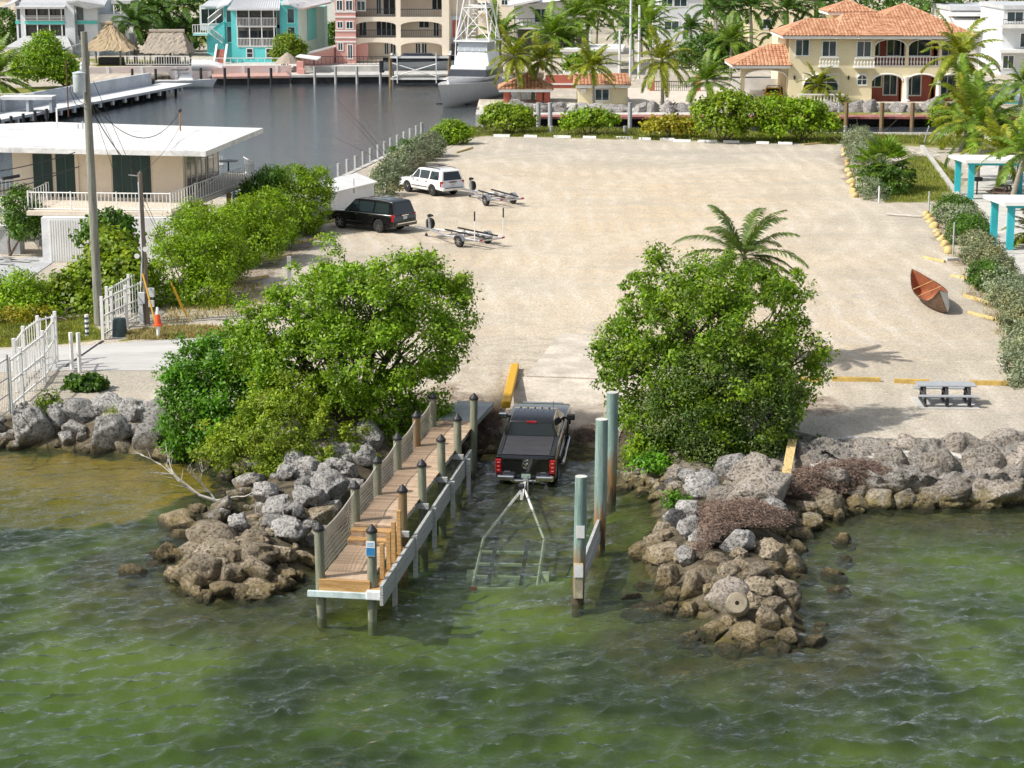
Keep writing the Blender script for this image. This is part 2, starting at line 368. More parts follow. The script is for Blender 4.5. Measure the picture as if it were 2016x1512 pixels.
def ground_material():
    m, N, L, bs = _new('ground'); g = N.new('ShaderNodeNewGeometry'); v = g.outputs['Position']
    A = N.new('ShaderNodeAttribute'); A.attribute_name = 'cover'; A2 = N.new('ShaderNodeAttribute'); A2.attribute_name = 'cover_b'
    sa = N.new('ShaderNodeSeparateColor'); L.new(A.outputs['Color'], sa.inputs[0]); sb = N.new('ShaderNodeSeparateColor'); L.new(A2.outputs['Color'], sb.inputs[0])
    n_big = _noise(N, L, v, .16, 5); n_mid = _noise(N, L, v, 1.3, 6, .7); n_fine = _noise(N, L, v, 14, 6, .75)
    mp = N.new('ShaderNodeMapping'); mp.inputs['Scale'].default_value = (.10, .55, 1); mp.inputs['Rotation'].default_value = (0,0,R(8)); L.new(v, mp.inputs[0])
    n_track = _noise(N, L, mp.outputs[0], 1.0, 5, .6)
    col = _mix(N, L, _map(N, L, n_big, .38, .62), (.44,.40,.33), (.54,.48,.39))
    col = _mix(N, L, _math(N, L, 'MULTIPLY', sb.outputs[0], _map(N, L, n_track, .30, .60)), col, (.62,.50,.345))
    col = _mix(N, L, _map(N, L, n_track, .62, .74), col, (.62,.57,.50))
    col = _mix(N, L, _map(N, L, n_mid, .54, .76), col, (.38,.34,.285))
    wv = N.new('ShaderNodeTexWave'); wv.inputs['Scale'].default_value = .22; wv.inputs['Distortion'].default_value = 9; wv.inputs['Detail'].default_value = 3; wv.inputs['Detail Scale'].default_value = .35; L.new(v, wv.inputs['Vector'])
    rut = _math(N, L, 'MULTIPLY', _map(N, L, wv.outputs['Fac'], .72, .95), _map(N, L, n_big, .42, .62)); col = _mix(N, L, _math(N, L, 'MULTIPLY', rut, .55), col, (.64,.585,.50))
    rut2 = _math(N, L, 'MULTIPLY', _map(N, L, wv.outputs['Fac'], .25, .05), _map(N, L, n_track, .45, .65)); col = _mix(N, L, _math(N, L, 'MULTIPLY', rut2, .5), col, (.40,.35,.29))
    A3 = N.new('ShaderNodeAttribute'); A3.attribute_name = 'cover_c'; sc3 = N.new('ShaderNodeSeparateColor'); L.new(A3.outputs['Color'], sc3.inputs[0])
    col = _mix(N, L, _math(N, L, 'MULTIPLY', sc3.outputs[0], _map(N, L, n_mid, .3, .65, .1, .7)), col, (.66,.59,.475)); col = _mix(N, L, _math(N, L, 'MULTIPLY', sc3.outputs[1], _map(N, L, n_mid, .42, .66, 0, .8)), col, (.33,.28,.225))
    vo = N.new('ShaderNodeTexVoronoi'); vo.inputs['Scale'].default_value = 12; L.new(v, vo.inputs['Vector'])
    spk = _math(N, L, 'ADD', _map(N, L, n_fine, .3, .7, .60, 1.36), _map(N, L, vo.outputs['Color'], 0, 1, -.2, .2))
    col = _mix(N, L, 1.0, col, _grey(N, L, spk), 'MULTIPLY')
    # seaweed scraps and twigs lying about
    n_scrap = _noise(N, L, v, 2.1, 9, .82); col = _mix(N, L, _map(N, L, n_scrap, .635, .68), col, (.15,.105,.075))
    br = _map(N, L, n_mid, .3, .7, -.3, .3)
    def msk(s, a=.35, b=.65): return _map(N, L, _math(N, L, 'ADD', s, br), a, b)
    pcol = _mix(N, L, _map(N, L, n_mid, .4, .6), (.52,.515,.50), (.63,.60,.55)); pcol = _mix(N, L, 1.0, pcol, _grey(N, L, _map(N, L, n_fine, .3, .7, .86, 1.12)), 'MULTIPLY')
    col = _mix(N, L, msk(sa.outputs[2]), col, pcol)
    lcol = _mix(N, L, n_fine, (.09,.05,.035), (.30,.22,.16)); lm = _math(N, L, 'MULTIPLY', msk(sa.outputs[1], .45, .95), _map(N, L, n_scrap, .38, .58)); col = _mix(N, L, lm, col, lcol)
    gcol = _mix(N, L, _map(N, L, n_mid, .35, .65), (.13,.17,.03), (.30,.27,.08)); gcol = _mix(N, L, 1.0, gcol, _grey(N, L, _map(N, L, n_fine, .3, .7, .6, 1.4)), 'MULTIPLY')
    col = _mix(N, L, msk(sa.outputs[0]), col, gcol)
    # the bed of the bay: sand shoals, weed and algae
    sep = N.new('ShaderNodeSeparateXYZ'); L.new(v, sep.inputs[0])
    n_bed = _noise(N, L, v, .34, 4, .55)
    bed = _mix(N, L, _map(N, L, _math(N, L, 'ADD', n_bed, _math(N, L, 'MULTIPLY', sb.outputs[2], .35)), .48, .86), (.040,.066,.022), (.25,.31,.06))
    rocky = _mix(N, L, _map(N, L, n_mid, .35, .65), (.025,.022,.010), (.15,.125,.045))
    bed = _mix(N, L, _map(N, L, sep.outputs[2], -1.55, -1.2), bed, rocky)
    alg = _mix(N, L, _map(N, L, n_fine, .3, .7), (.20,.115,.010), (.68,.44,.05)); bed = _mix(N, L, msk(sb.outputs[1]), bed, alg)
    shorec = _mix(N, L, _map(N, L, n_mid, .4, .6), (.035,.03,.02), (.15,.125,.085))
    col = _mix(N, L, _map(N, L, sep.outputs[2], -.12, -.4), col, shorec)
    col = _mix(N, L, _map(N, L, sep.outputs[2], -.95, -1.12), col, bed)
    L.new(col, bs.inputs['Base Color']); bs.inputs['Roughness'].default_value = .95; bs.inputs['Specular IOR Level'].default_value = .2
    hh = _math(N, L, 'ADD', n_fine, _math(N, L, 'MULTIPLY', n_mid, 2.0)); _bump(N, L, hh, .7, .05, bs)
    return m
GROUND = ground_material()
ny, nx = GX.shape
V = np.stack([GX.ravel(), GY.ravel(), GZ.ravel()], 1); ii = np.arange(ny*nx).reshape(ny, nx)
Q = np.stack([ii[:-1,:-1].ravel(), ii[:-1,1:].ravel(), ii[1:,1:].ravel(), ii[1:,:-1].ravel()], 1)
gme = fast('ground', V, Q, GROUND); gme.shade_smooth()
def track_mask():                           # wheel tracks: pairs of ruts along the ways people drive
    T = np.zeros(GX.shape); sel = (GY > 76) & (GY < 175) & (np.abs(GX) < 30)
    for pts in ([(1.2,80),(2.2,92),(1.0,108),(-2,118),(-4.5,124)], [(3.6,80),(5,95),(9,112),(14,128),(15,146),(8,160),(-1,158),(-4,148),(-1,136),(3,122)], [(2.6,80),(4.2,96),(4,120),(8,142),(16,152),(22,148),(21,132),(14,118),(7,104),(5,92)],
                [(2.0,80),(1,90),(-5,94),(-12,90),(-18,86)], [(3,82),(6,100),(15,106),(21,118),(22,140),(18,160)], [(1.6,82),(0,100),(2,125),(0,140),(-3,150)], [(-14,84),(-7,90),(0,100),(6,116),(16,124)]):
        c = np.array(pts, float); n = len(c); t = np.linspace(0, n-1, 160); i = np.clip(t.astype(int), 0, n-2); f = t-i; p0 = c[np.clip(i-1,0,n-1)]; p1 = c[i]; p2 = c[i+1]; p3 = c[np.clip(i+2,0,n-1)]; f = f[:,None]
        q = .5*((2*p1)+(-p0+p2)*f+(2*p0-5*p1+4*p2-p3)*f**2+(-p0+3*p1-3*p2+p3)*f**3); dd = np.gradient(q, axis=0); nn = np.stack([-dd[:,1], dd[:,0]], 1); nn /= np.linalg.norm(nn, axis=1)[:,None]
        for s in (-.85, .85):
            r = q+nn*s; X_ = GX[sel]; Y_ = GY[sel]; d = np.full(X_.shape, 1e9)
            for a_ in range(0, 160, 2): d = np.minimum(d, (X_-r[a_,0])**2+(Y_-r[a_,1])**2)
            T[sel] = np.maximum(T[sel], np.exp(-d/.35))
    return T
tracks = track_mask(); damp = np.clip(region([(1010,660),(1120,640),(1240,650),(1230,760),(1030,760),(960,780),(900,740)], 3, 0, 2)*.9, 0, 1)
for nm, (a, b, c) in (('cover', (grass, litter, pale)), ('cover_b', (warm, algae, shoal)), ('cover_c', (tracks, damp, shoal))):
    at = gme.color_attributes.new(nm, 'FLOAT_COLOR', 'POINT')
    at.data.foreach_set('color', np.stack([a.ravel(), b.ravel(), c.ravel(), np.ones(a.size)], 1).astype(np.float32).ravel())
struct(link('ground', gme, None))

# ------------------------------------------------------------------ water
def water_material(name, tint, body, bodyf, rough, b1, s1, b2, s2, stretch):
    m, N, L, bs = _new(name); N.remove(bs); v = N.new('ShaderNodeNewGeometry').outputs['Position']
    mp = N.new('ShaderNodeMapping'); mp.inputs['Scale'].default_value = stretch; mp.inputs['Rotation'].default_value = (0,0,R(-12)); L.new(v, mp.inputs[0])
    b = N.new('ShaderNodeBump'); b.inputs['Strength'].default_value = b1; b.inputs['Distance'].default_value = .05 if name == 'bay_water' else .14; L.new(_noise(N, L, mp.outputs[0], s1, 6, .62), b.inputs['Height'])
    c = N.new('ShaderNodeBump'); c.inputs['Strength'].default_value = b2; c.inputs['Distance'].default_value = .02; L.new(_noise(N, L, mp.outputs[0], s2, 4), c.inputs['Height']); L.new(b.outputs[0], c.inputs['Normal'])
    t = N.new('ShaderNodeBsdfRefraction'); t.inputs['Color'].default_value = (*tint, 1); t.inputs['IOR'].default_value = 1.0; t.inputs['Roughness'].default_value = 0
    t = N.new('ShaderNodeBsdfTransparent'); t.inputs['Color'].default_value = (*tint, 1)
    d = N.new('ShaderNodeBsdfDiffuse'); d.inputs['Color'].default_value = (*body, 1); L.new(c.outputs[0], d.inputs['Normal'])
    gl = N.new('ShaderNodeBsdfGlossy'); gl.inputs['Roughness'].default_value = rough; gl.inputs['Color'].default_value = (1,1,1,1); L.new(c.outputs[0], gl.inputs['Normal'])
    fr = N.new('ShaderNodeFresnel'); fr.inputs['IOR'].default_value = 1.33; L.new(c.outputs[0], fr.inputs['Normal'])
    m1 = N.new('ShaderNodeMixShader'); m1.inputs[0].default_value = bodyf; L.new(t.outputs[0], m1.inputs[1]); L.new(d.outputs[0], m1.inputs[2])
    m2 = N.new('ShaderNodeMixShader'); bf = N.new('ShaderNodeNewGeometry').outputs['Backfacing']; L.new(_math(N, L, 'ADD', _math(N, L, 'MULTIPLY', fr.outputs[0], _math(N, L, 'SUBTRACT', 1.0, bf)), _math(N, L, 'MULTIPLY', bf, .03)), m2.inputs[0]); L.new(m1.outputs[0], m2.inputs[1]); L.new(gl.outputs[0], m2.inputs[2])
    L.new(m2.outputs[0], N['Material Output'].inputs['Surface'])
    if name == 'bay_water':                 # the water itself takes the light with depth
        va = N.new('ShaderNodeVolumeAbsorption'); va.inputs['Color'].default_value = (.34,.58,.16,1); va.inputs['Density'].default_value = .32; L.new(va.outputs[0], N['Material Output'].inputs['Volume'])
    return m
WATER = water_material('bay_water', (.93,.96,.86), (.044,.058,.032), .30, .04, .75, 3.2, .6, 11, (1, 1.9, 1))
CWATER = water_material('canal_water', (.35,.45,.42), (.085,.105,.125), .62, .07, .42, 1.2, .35, 4, (1, 1.4, 1))
def wave_field(n=512, size=64., seed=4):
    rs = np.random.RandomState(seed); k1 = np.fft.fftfreq(n, size/n)*2*np.pi; kx, ky = np.meshgrid(k1, k1); k = np.sqrt(kx**2+ky**2); k[0,0] = 1
    wd = np.array([-.42, .91]); cosf = (kx*wd[0]+ky*wd[1])/k; Lp = .30
    S = np.exp(-1/(k*Lp)**2)/k**2.95*(np.abs(cosf)**2.2+.05)*np.exp(-(k*.026)**2); S[0,0] = 0
    h = (rs.randn(n, n)+1j*rs.randn(n, n))*np.sqrt(S)
    f = lambda a: np.real(np.fft.ifft2(a))
    z = f(h); dx = f(1j*kx/k*h); dy = f(1j*ky/k*h); s = z.std(); return z/s, dx/s, dy/s
wz, wdx, wdy = wave_field()
wx = span((-420,-28,28),(-28,28,.125),(28,420,28)); wy = span((8,36,2),(36,77,.125))
WX, WY = np.meshgrid(wx, wy); i0 = np.mod(np.round(WX/.125).astype(int), 512); j0 = np.mod(np.round(WY/.125).astype(int), 512)
fade = np.clip((28-np.abs(WX))/2, 0, 1)*np.clip((WY-36)/2, 0, 1)
amp = .050*np.clip(1.12-(WY-44)/46, .5, 1.1)*fade
V = np.stack([(WX+wdx[j0,i0]*amp*.6).ravel(), (WY+wdy[j0,i0]*amp*.6).ravel(), (WZ+wz[j0,i0]*amp).ravel()], 1)
ny, nx = WX.shape; ii = np.arange(ny*nx).reshape(ny, nx)
Q = np.stack([ii[:-1,:-1].ravel(), ii[:-1,1:].ravel(), ii[1:,1:].ravel(), ii[1:,:-1].ravel()], 1)
rim = np.concatenate([ii[0,:], ii[1:,-1], ii[-1,-2::-1], ii[-2:0:-1,0]]); nb_ = len(V); low = V[rim].copy(); low[:,2] = -7.0; V = np.concatenate([V, low]); lo_i = np.arange(len(rim))+nb_
rn = np.roll(rim, -1); ln_ = np.roll(lo_i, -1); Q = np.concatenate([Q, np.stack([rim, lo_i, ln_, rn], 1)])
cs = [nb_, nb_+nx-1, nb_+nx-1+ny-1, nb_+2*(nx-1)+ny-1]
bw = fast('bay_water', V, Q, WATER); bm_ = bmesh.new(); bm_.from_mesh(bw); bm_.verts.ensure_lookup_table(); bm_.faces.new([bm_.verts[i] for i in lo_i[::-1]]); bm_.to_mesh(bw); bm_.free(); bw.shade_smooth(); bw.set_sharp_from_angle(angle=R(60)); struct(link('bay_water', bw, None))
cw = B(); cw.add([(-64,130,WZ),(420,130,WZ),(420,256,WZ),(-64,256,WZ)], [(0,1,2,3)]); struct(cw.obj('canal_water', CWATER))

# ------------------------------------------------------------------ ramp, driveway
RAMPC = mat('ramp_concrete', (.52,.465,.385), .9, var=.2, sc=.9, c2=(.64,.57,.48), bump=.4, bsc=12)
def stain():                                # weed growth on the concrete from the tide line down
    N, L = RAMPC.node_tree.nodes, RAMPC.node_tree.links; bs = N['Principled BSDF']; v = N.new('ShaderNodeNewGeometry').outputs['Position']; old = bs.inputs['Base Color'].links[0].from_socket
    sep = N.new('ShaderNodeSeparateXYZ'); L.new(v, sep.inputs[0]); n = _noise(N, L, v, 1.4, 7, .7); zz = _math(N, L, 'ADD', sep.outputs[2], _map(N, L, n, .3, .7, -.3, .3))
    sc_ = _noise(N, L, v, 1.7, 9, .8); old = _mix(N, L, _map(N, L, sc_, .60, .66), old, (.20,.14,.10)); old = _mix(N, L, _map(N, L, sep.outputs[2], -.25, -.75), old, _mix(N, L, 1.0, old, (.58,.52,.46), 'MULTIPLY'))
    weed = _mix(N, L, _map(N, L, n, .40, .6), (.06,.05,.018), (.28,.23,.06)); L.new(_mix(N, L, _map(N, L, zz, -.80, -1.0), old, weed), bs.inputs['Base Color'])
stain()
def rpt(s, w_, dz=0): return (RC[0]+RAX[0]*s+RRX[0]*w_, RC[1]+RAX[1]*s+RRX[1]*w_, (-1.56+.055*(s+12) if s < -12 else .13*s if s < 0 else .012)+dz)
def rslab(s0, s1, w0, w1, z):
    b = B(); n = max(2, int((s1-s0)/1.0)); ss = [s0+(s1-s0)*i/n for i in range(n+1)]
    top = [rpt(s, w0, z) for s in ss]+[rpt(s, w1, z) for s in ss]; bot = [(p[0],p[1],p[2]-.25) for p in top]; m = n+1
    fs = [(i, m+i, m+i+1, i+1) for i in range(n)]+[(2*m+i+1, 2*m+m+i+1, 2*m+m+i, 2*m+i) for i in range(n)]
    fs += [(i, i+1, 2*m+i+1, 2*m+i) for i in range(n)]+[(m+i+1, m+i, 3*m+i, 3*m+i+1) for i in range(n)]+[(0,2*m,3*m,m),(n,m+n,3*m+n,2*m+n)]
    return b.add(top+bot, fs)
ramp = struct(rslab(-19, -.05, -2.3, 2.3, 0).obj('boat_ramp', RAMPC))
rslab(.05, 8.8, -2.15, 3.6, .01).obj('apron_slab', RAMPC, ramp)
b = B(); b.slab([P(px, py, .03) for px, py in [(-120,688),(20,688),(140,682),(330,668),(500,657),(560,652),(560,694),(470,727),(330,729),(118,729),(40,732),(-120,735)][::-1]], .12)
drv = struct(b.obj('driveway', mat('driveway_concrete', (.50,.49,.47), .85, var=.10, sc=.35, stretch=(.4,2.2,1), bump=.15, bsc=18)))
b = B(); a1, a2 = P(128,722,.036), P(203,670,.036); d_ = (a2-a1).normalized(); q = Vector((-d_.y, d_.x, 0))*.06
b.slab([a1-q, a2-q, a2+q, a1+q], .004); b.obj('gate_track', DARKM, drv)
# ------------------------------------------------------------------ rocks
import bmesh
ROCK = rockmat('limestone_boulder', (.76,.74,.71), (.46,.44,.41), (.30,.24,.14), -.95, -.45)
ROCKB = rockmat('tidal_rock', (.64,.54,.40), (.36,.285,.18), (.35,.27,.125), -.95, -.4)
ROCKP = rockmat('pale_rock', (.70,.63,.55), (.50,.43,.35), (.42,.34,.14), -.95, -.4)
def rock_mesh(seed, sub=4, rough=.34, lump=1.3):
    rs = random.Random(seed); bm = bmesh.new(); bmesh.ops.create_icosphere(bm, subdivisions=sub, radius=1)
    off = Vector((rs.uniform(-50,50), rs.uniform(-50,50), rs.uniform(-50,50)))
    cuts = [(Vector((rs.gauss(0,1), rs.gauss(0,1), rs.gauss(0,.8))).normalized(), rs.uniform(.52,.86)) for _ in range(10)]
    for v in bm.verts:
        p = v.co.copy(); n1 = mnoise.noise(p*lump+off); n2 = mnoise.noise(p*3.1+off*2); n3 = mnoise.noise(p*7+off*3); n4 = abs(mnoise.noise(p*5+off))
        n5 = mnoise.noise(p*13+off); q = p*(1+rough*n1+.17*n2+.09*n3-.20*n4+.045*n5)
        for nrm, dd in cuts:
            e = q.dot(nrm)-dd
            if e > 0: q -= nrm*e*.93
        v.co = q
    me = bpy.data.meshes.new('boulder'); bm.to_mesh(me); bm.free(); me.shade_smooth(); return me
ROCKMESH = [rock_mesh(i) for i in range(10)]
SETS = {}
def rocks_of(m):
    if m.name not in SETS:
        SETS[m.name] = []
        for me in ROCKMESH: c = me.copy(); c.materials.clear(); c.materials.append(m); SETS[m.name].append(c)
    return SETS[m.name]
rr = random.Random(11)
def rock(p, rx, ry, rz, m, label, group, name='boulder', i=None):
    me = rocks_of(m)[rr.randrange(10) if i is None else i]
    o = bpy.data.objects.new(name, me); COL.objects.link(o); o.location = p
    k = rr.uniform(0, 6.28); o.rotation_euler = (rr.uniform(-.3,.3), rr.uniform(-.3,.3), k)
    f = abs(math.cos(k)); o.scale = (rx*1.30 if f > .7 else ry*1.2, ry*1.2 if f > .7 else rx*1.30, rz*1.42)
    return tag(o, label, 'boulder', group)
def rocks_px(lst, label, group, m, zoff=0.0, name='boulder', size=1.0):
    order = sorted(range(len(lst)), key=lambda i: -lst[i][2]*lst[i][3]); nl = len(lst); lab = {}
    for r_, i in enumerate(order): lab[i] = ('the largest '+label if r_ == 0 else 'the smallest '+label if r_ == nl-1 and nl > 3 else ('big ' if r_ < nl*.3 else 'mid sized ' if r_ < nl*.7 else 'smaller ')+label)
    for i_, e in enumerate(lst):
        px, py, wp, hp = e[:4]; p = hit(px, py+hp*.18); s = scale_at(p); rx = wp/2/s*size; rz = max(hp/2/s*.95*size, rx*.5)
        p = p+Vector((0, rx*.2, zoff+rz*.30)); rock(p, rx, rx*rr.uniform(.85,1.1), rz, e[4] if len(e) > 4 else m, lab[i_], group, name)
rocks_px([(62,846,90,74),(157,812,66,46),(209,800,54,42),(262,812,50,58),(304,815,50,50),(214,860,82,76),(299,860,66,52),(114,820,42,48),(153,846,44,30),
          (135,867,36,30),(170,885,30,24),(265,850,30,30),(74,805,44,28),(8,872,36,40),(30,880,40,26),(-30,850,70,60),(240,880,34,24)],
         'pale grey limestone boulder lining the shore below the white gate', 'boulders along the shore by the gate', ROCK)
rocks_px([(330,900,56,38,ROCKB),(405,915,46,38,ROCKB),(372,905,34,26,ROCKB),(430,925,40,26,ROCKB)], 'brown tidal rock under the spreading shrub at the weedy cove', 'brown rocks at the cove', ROCKB)
LJ = 'rocks of the jetty beside the dock'
rocks_px([(443,949,48,36),(493,958,78,42),(528,978,62,52),(642,965,84,56),(610,990,76,38),(464,990,44,32),(546,1007,78,42),(435,1010,58,38),(424,1030,58,34),(470,1039,54,32),
          (584,1016,40,38),(540,1036,50,32),(571,1054,84,46),(642,935,40,28),(670,930,36,26),(511,929,60,26),(715,905,56,46),(726,862,68,54),(682,890,50,34),(600,958,40,30),(560,940,44,28),(485,975,34,24)],
         'dry grey limestone boulder on the rock jetty beside the wooden dock', LJ, ROCK, .18, size=.86)
rocks_px([(630,1017,62,34),(348,1036,78,36),(357,1068,72,38),(424,1060,96,42),(496,1063,64,36),(325,1103,60,50),(380,1086,60,36),(438,1089,88,46),(508,1095,66,52),(264,1131,54,38),
          (377,1109,46,30),(395,1124,96,48),(511,1127,60,56),(357,1130,50,34),(383,1151,74,36),(441,1159,60,32),(504,1166,80,34),(595,1100,46,30),(455,1130,50,34),(550,1090,50,34),
          (385,1010,44,28),(300,1120,34,24),(620,1060,44,26),(560,1130,40,22)],
         'wet brown tidal rock at the low end of the jetty beside the dock', LJ+', low end', ROCKB)
RJ = 'rocks of the jetty below the round green tree'
rocks_px([(1354,944,40,32),(1389,946,36,26),(1445,928,72,48),(1489,915,44,28),(1512,1011,76,36),(1354,1011,48,46),(1358,1050,66,38),(1391,1069,62,36),(1454,1077,66,44),(1437,1040,46,24),(1387,971,80,32),
          (1329,1031,46,38),(1350,1106,46,38),(1412,1040,36,26)],
         'dry grey boulder on the weedy jetty top below the round tree', RJ, ROCK, .16, size=.92)
rocks_px([(1487,948,110,38),(1495,985,136,44),(1440,1185,86,56),(1545,960,60,30),(1420,985,60,26)], 'broad pale limestone slab on the jetty below the round tree', RJ+', pale slabs', ROCKP, .14)
rocks_px([(1304,1052,40,42),(1512,1090,72,44),(1578,1056,54,38),(1620,994,78,46),(1651,1023,32,42),(1690,998,36,46),(1271,1085,56,42),(1309,1094,66,50),(1313,1143,52,54),(1371,1152,66,66),
          (1412,1106,46,32),(1433,1127,48,38),(1487,1127,52,42),(1525,1119,38,30),(1561,1119,52,42),(1495,1160,62,42),(1520,1193,48,38),(1545,1172,54,58),(1512,1222,54,50),(1404,1247,58,38),(1478,1251,74,38),
          (1549,1259,46,36),(1549,1226,30,30),(1358,1210,46,38),(1246,1185,50,24),(1271,1214,74,34),(1600,1035,44,32),(1570,1085,44,34),(1590,1000,46,32),(1330,1175,40,30),(1420,1150,40,30),(1460,1120,36,26),(1590,1145,36,30),(1320,1205,44,26)],
         'wet brown tidal rock at the seaward jetty end below the round tree', RJ+', seaward end', ROCKB)
rocks_px([(1727,985,60,56),(1777,992,50,60),(1830,985,66,44),(1870,995,80,44),(1920,990,90,52),(1985,985,90,56),(1680,965,50,34),(1800,1000,40,30),(2040,990,90,60)],
         'yellow stained shore rock below the pale limestone ledge', 'stained rocks below the ledge', ROCKP)
# concrete drum lying on the jetty
p = hit(1449, 1218); b = B(); b.lathe([(.26,-.3),(.30,-.24),(.32,.0),(.30,.2),(.26,.24),(.06,.24),(.05,.1)], 20, (0,0,0), 'y')
o = b.obj('concrete_drum', mat('drum_concrete', (.27,.23,.165), .9, var=.2, sc=4, bump=.6, bsc=14), smooth=True); o.location = p+Vector((0,-.3,.5)); o.rotation_euler = (R(28),0,R(170))
tag(o, 'short pale concrete drum with a hole lying among the jetty rocks', 'concrete drum')
# small stones of the bank
def scatter(n, pxs, r0, r1, m, label, group, seed, name='stone'):
    rs = random.Random(seed)
    for _ in range(n):
        while True:
            px, py = rs.uniform(min(q[0] for q in pxs), max(q[0] for q in pxs)), rs.uniform(min(q[1] for q in pxs), max(q[1] for q in pxs))
            if sdf(np.array([px]), np.array([py]), pxs)[0] > 0: break
        p = hit(px, py); r = rs.uniform(r0, r1); o = rock(p+Vector((0,0,r*.25)), r, r*rs.uniform(.7,1), r*rs.uniform(.55,.8), m, label, group, name); o['category'] = 'stone'
scatter(40, [(1215,935),(1330,930),(1400,950),(1330,985),(1225,985)], .13, .30, ROCKP, 'small pale bank stone beside the green pilings', 'bank stones by the pilings', 3)
scatter(26, [(905,880),(960,850),(985,870),(930,950),(905,960)], .12, .26, ROCKP, 'small stone edging the ramp beside the dock', 'edging stones of the ramp', 4)
scatter(44, [(1300,1060),(1400,1020),(1540,1040),(1590,1090),(1540,1240),(1420,1240),(1300,1120)], .12, .26, ROCKB, 'small brown stone wedged between the jetty rocks', 'small stones of the jetty', 5)
scatter(30, [(310,1040),(420,1000),(600,1020),(620,1080),(520,1150),(330,1110)], .12, .24, ROCKB, 'small brown stone wedged between the rocks beside the dock', 'small stones beside the dock', 6)
scatter(26, [(1560,1010),(1700,1000),(2010,985),(2010,1005),(1680,1030),(1570,1050)], .12, .30, ROCKP, 'small yellowish stone at the foot of the ledge', 'small stones below the ledge', 7)
scatter(22, [(0,800),(320,800),(320,890),(0,880)], .12, .26, ROCK, 'small grey stone between the shore boulders by the gate', 'small stones by the gate', 8)
scatter(44, [(420,930),(640,930),(660,990),(430,1020)], .12, .24, ROCK, 'small grey stone on the jetty beside the dock', 'small grey stones beside the dock', 9)
scatter(22, [(560,905),(640,900),(720,870),(760,895),(700,960),(668,1010),(640,1070),(600,1095),(600,1010),(560,960)], .2, .42, ROCK, 'rough grey rock packed between the jetty boulders and the dock', 'packed rocks along the dock', 14)
scatter(30, [(300,1100),(330,1060),(360,1130),(420,1172),(520,1178),(600,1120),(640,1080),(600,1140),(500,1192),(380,1180),(300,1140)], .15, .32, ROCKB, 'wet brown stone awash round the jetty beside the dock', 'stones awash beside the dock', 15)
scatter(40, [(1250,1080),(1300,1040),(1290,1180),(1340,1230),(1420,1270),(1560,1275),(1640,1200),(1620,1080),(1660,1040),(1690,1050),(1660,1240),(1560,1300),(1380,1290),(1270,1220)], .15, .34, ROCKB, 'wet brown stone awash round the jetty below the round tree', 'stones awash below the round tree', 16)
scatter(14, [(650,840),(760,830),(740,900),(640,900)], .15, .35, ROCK, 'grey stone under the spreading green tree', 'stones under the tree', 10)
# the rock ledge of the shore, one undercut mass
def ledge():
    x0, x1 = 9.6, 30; nx_, nv = 260, 64; V = np.zeros((nv, nx_, 3))
    for i in range(nx_):
        x = x0+(x1-x0)*i/(nx_-1)
        front = 64.75+.10*(x-10)+.7*vnoise(np.array([x]), np.array([3.]), .45, 5)[0]+max(0, 11.0-x)*1.2
        for j in range(nv):
            u = j/(nv-1)
            if u < .62: k = u/.62; y = front+4.9-4.9*k; z = .10+.16*math.sin(k*2.6)-.38*k*k
            else: k = (u-.62)/.38; y = front-.25*math.sin(k*3.14)+.9*k; z = -.12-1.5*k
            q = Vector((x, y, z)); d = .42*mnoise.noise(q*.8)+.30*mnoise.noise(q*1.9+Vector((5,0,0)))-.22*abs(mnoise.noise(q*3.1))+.13*mnoise.noise(q*6)
            cav = max(0, mnoise.noise(Vector((x*.75, 4.2, z*.6)))-.08)*3.2 if u > .45 else 0
            fade_ = min(1, u/.2); V[j,i] = (x+.15*mnoise.noise(q*1.7), y-d*fade_*.8+cav, z+d*fade_*.75+(-.16*(1-fade_)))
    ii = np.arange(nv*nx_).reshape(nv, nx_); Q = np.stack([ii[:-1,:-1].ravel(), ii[1:,:-1].ravel(), ii[1:,1:].ravel(), ii[:-1,1:].ravel()], 1)
    me = fast('rock_ledge', V.reshape(-1,3), Q, rockmat('ledge_rock', (.60,.57,.52), (.40,.36,.31), (.40,.33,.15), -.85, -.35)); me.shade_smooth()
    tag(link('rock_ledge', me, None), 'long pale undercut limestone ledge with dark hollows along the shore', 'rock ledge')
ledge()
for k_, (px, py, wp, hp) in enumerate([(1600,925,70,36),(1655,912,90,44),(1712,905,96,50),(1765,925,80,64),(1812,900,90,56),(1850,935,80,70),(1895,905,110,72),(1945,930,90,84),(1990,900,100,76),(2040,930,100,90),(1880,975,130,50),(1955,975,140,58),(1640,950,60,40),(1830,972,80,40)]):
    p = P(px, py, -.25 if py < 960 else -.8); s_ = scale_at(p); rx = wp/2/s_; rock(p+Vector((0,.45,0)), rx, rx*.8, hp/2/s_, ROCKP, ['craggy','cracked','pitted','hollowed','broad','blunt','leaning'][k_ % 7]+' pale limestone block built into the shore ledge'+(' low at the waterline' if py > 960 else ' beside the seaweed' if px < 1720 else ''), 'blocks of the shore ledge')
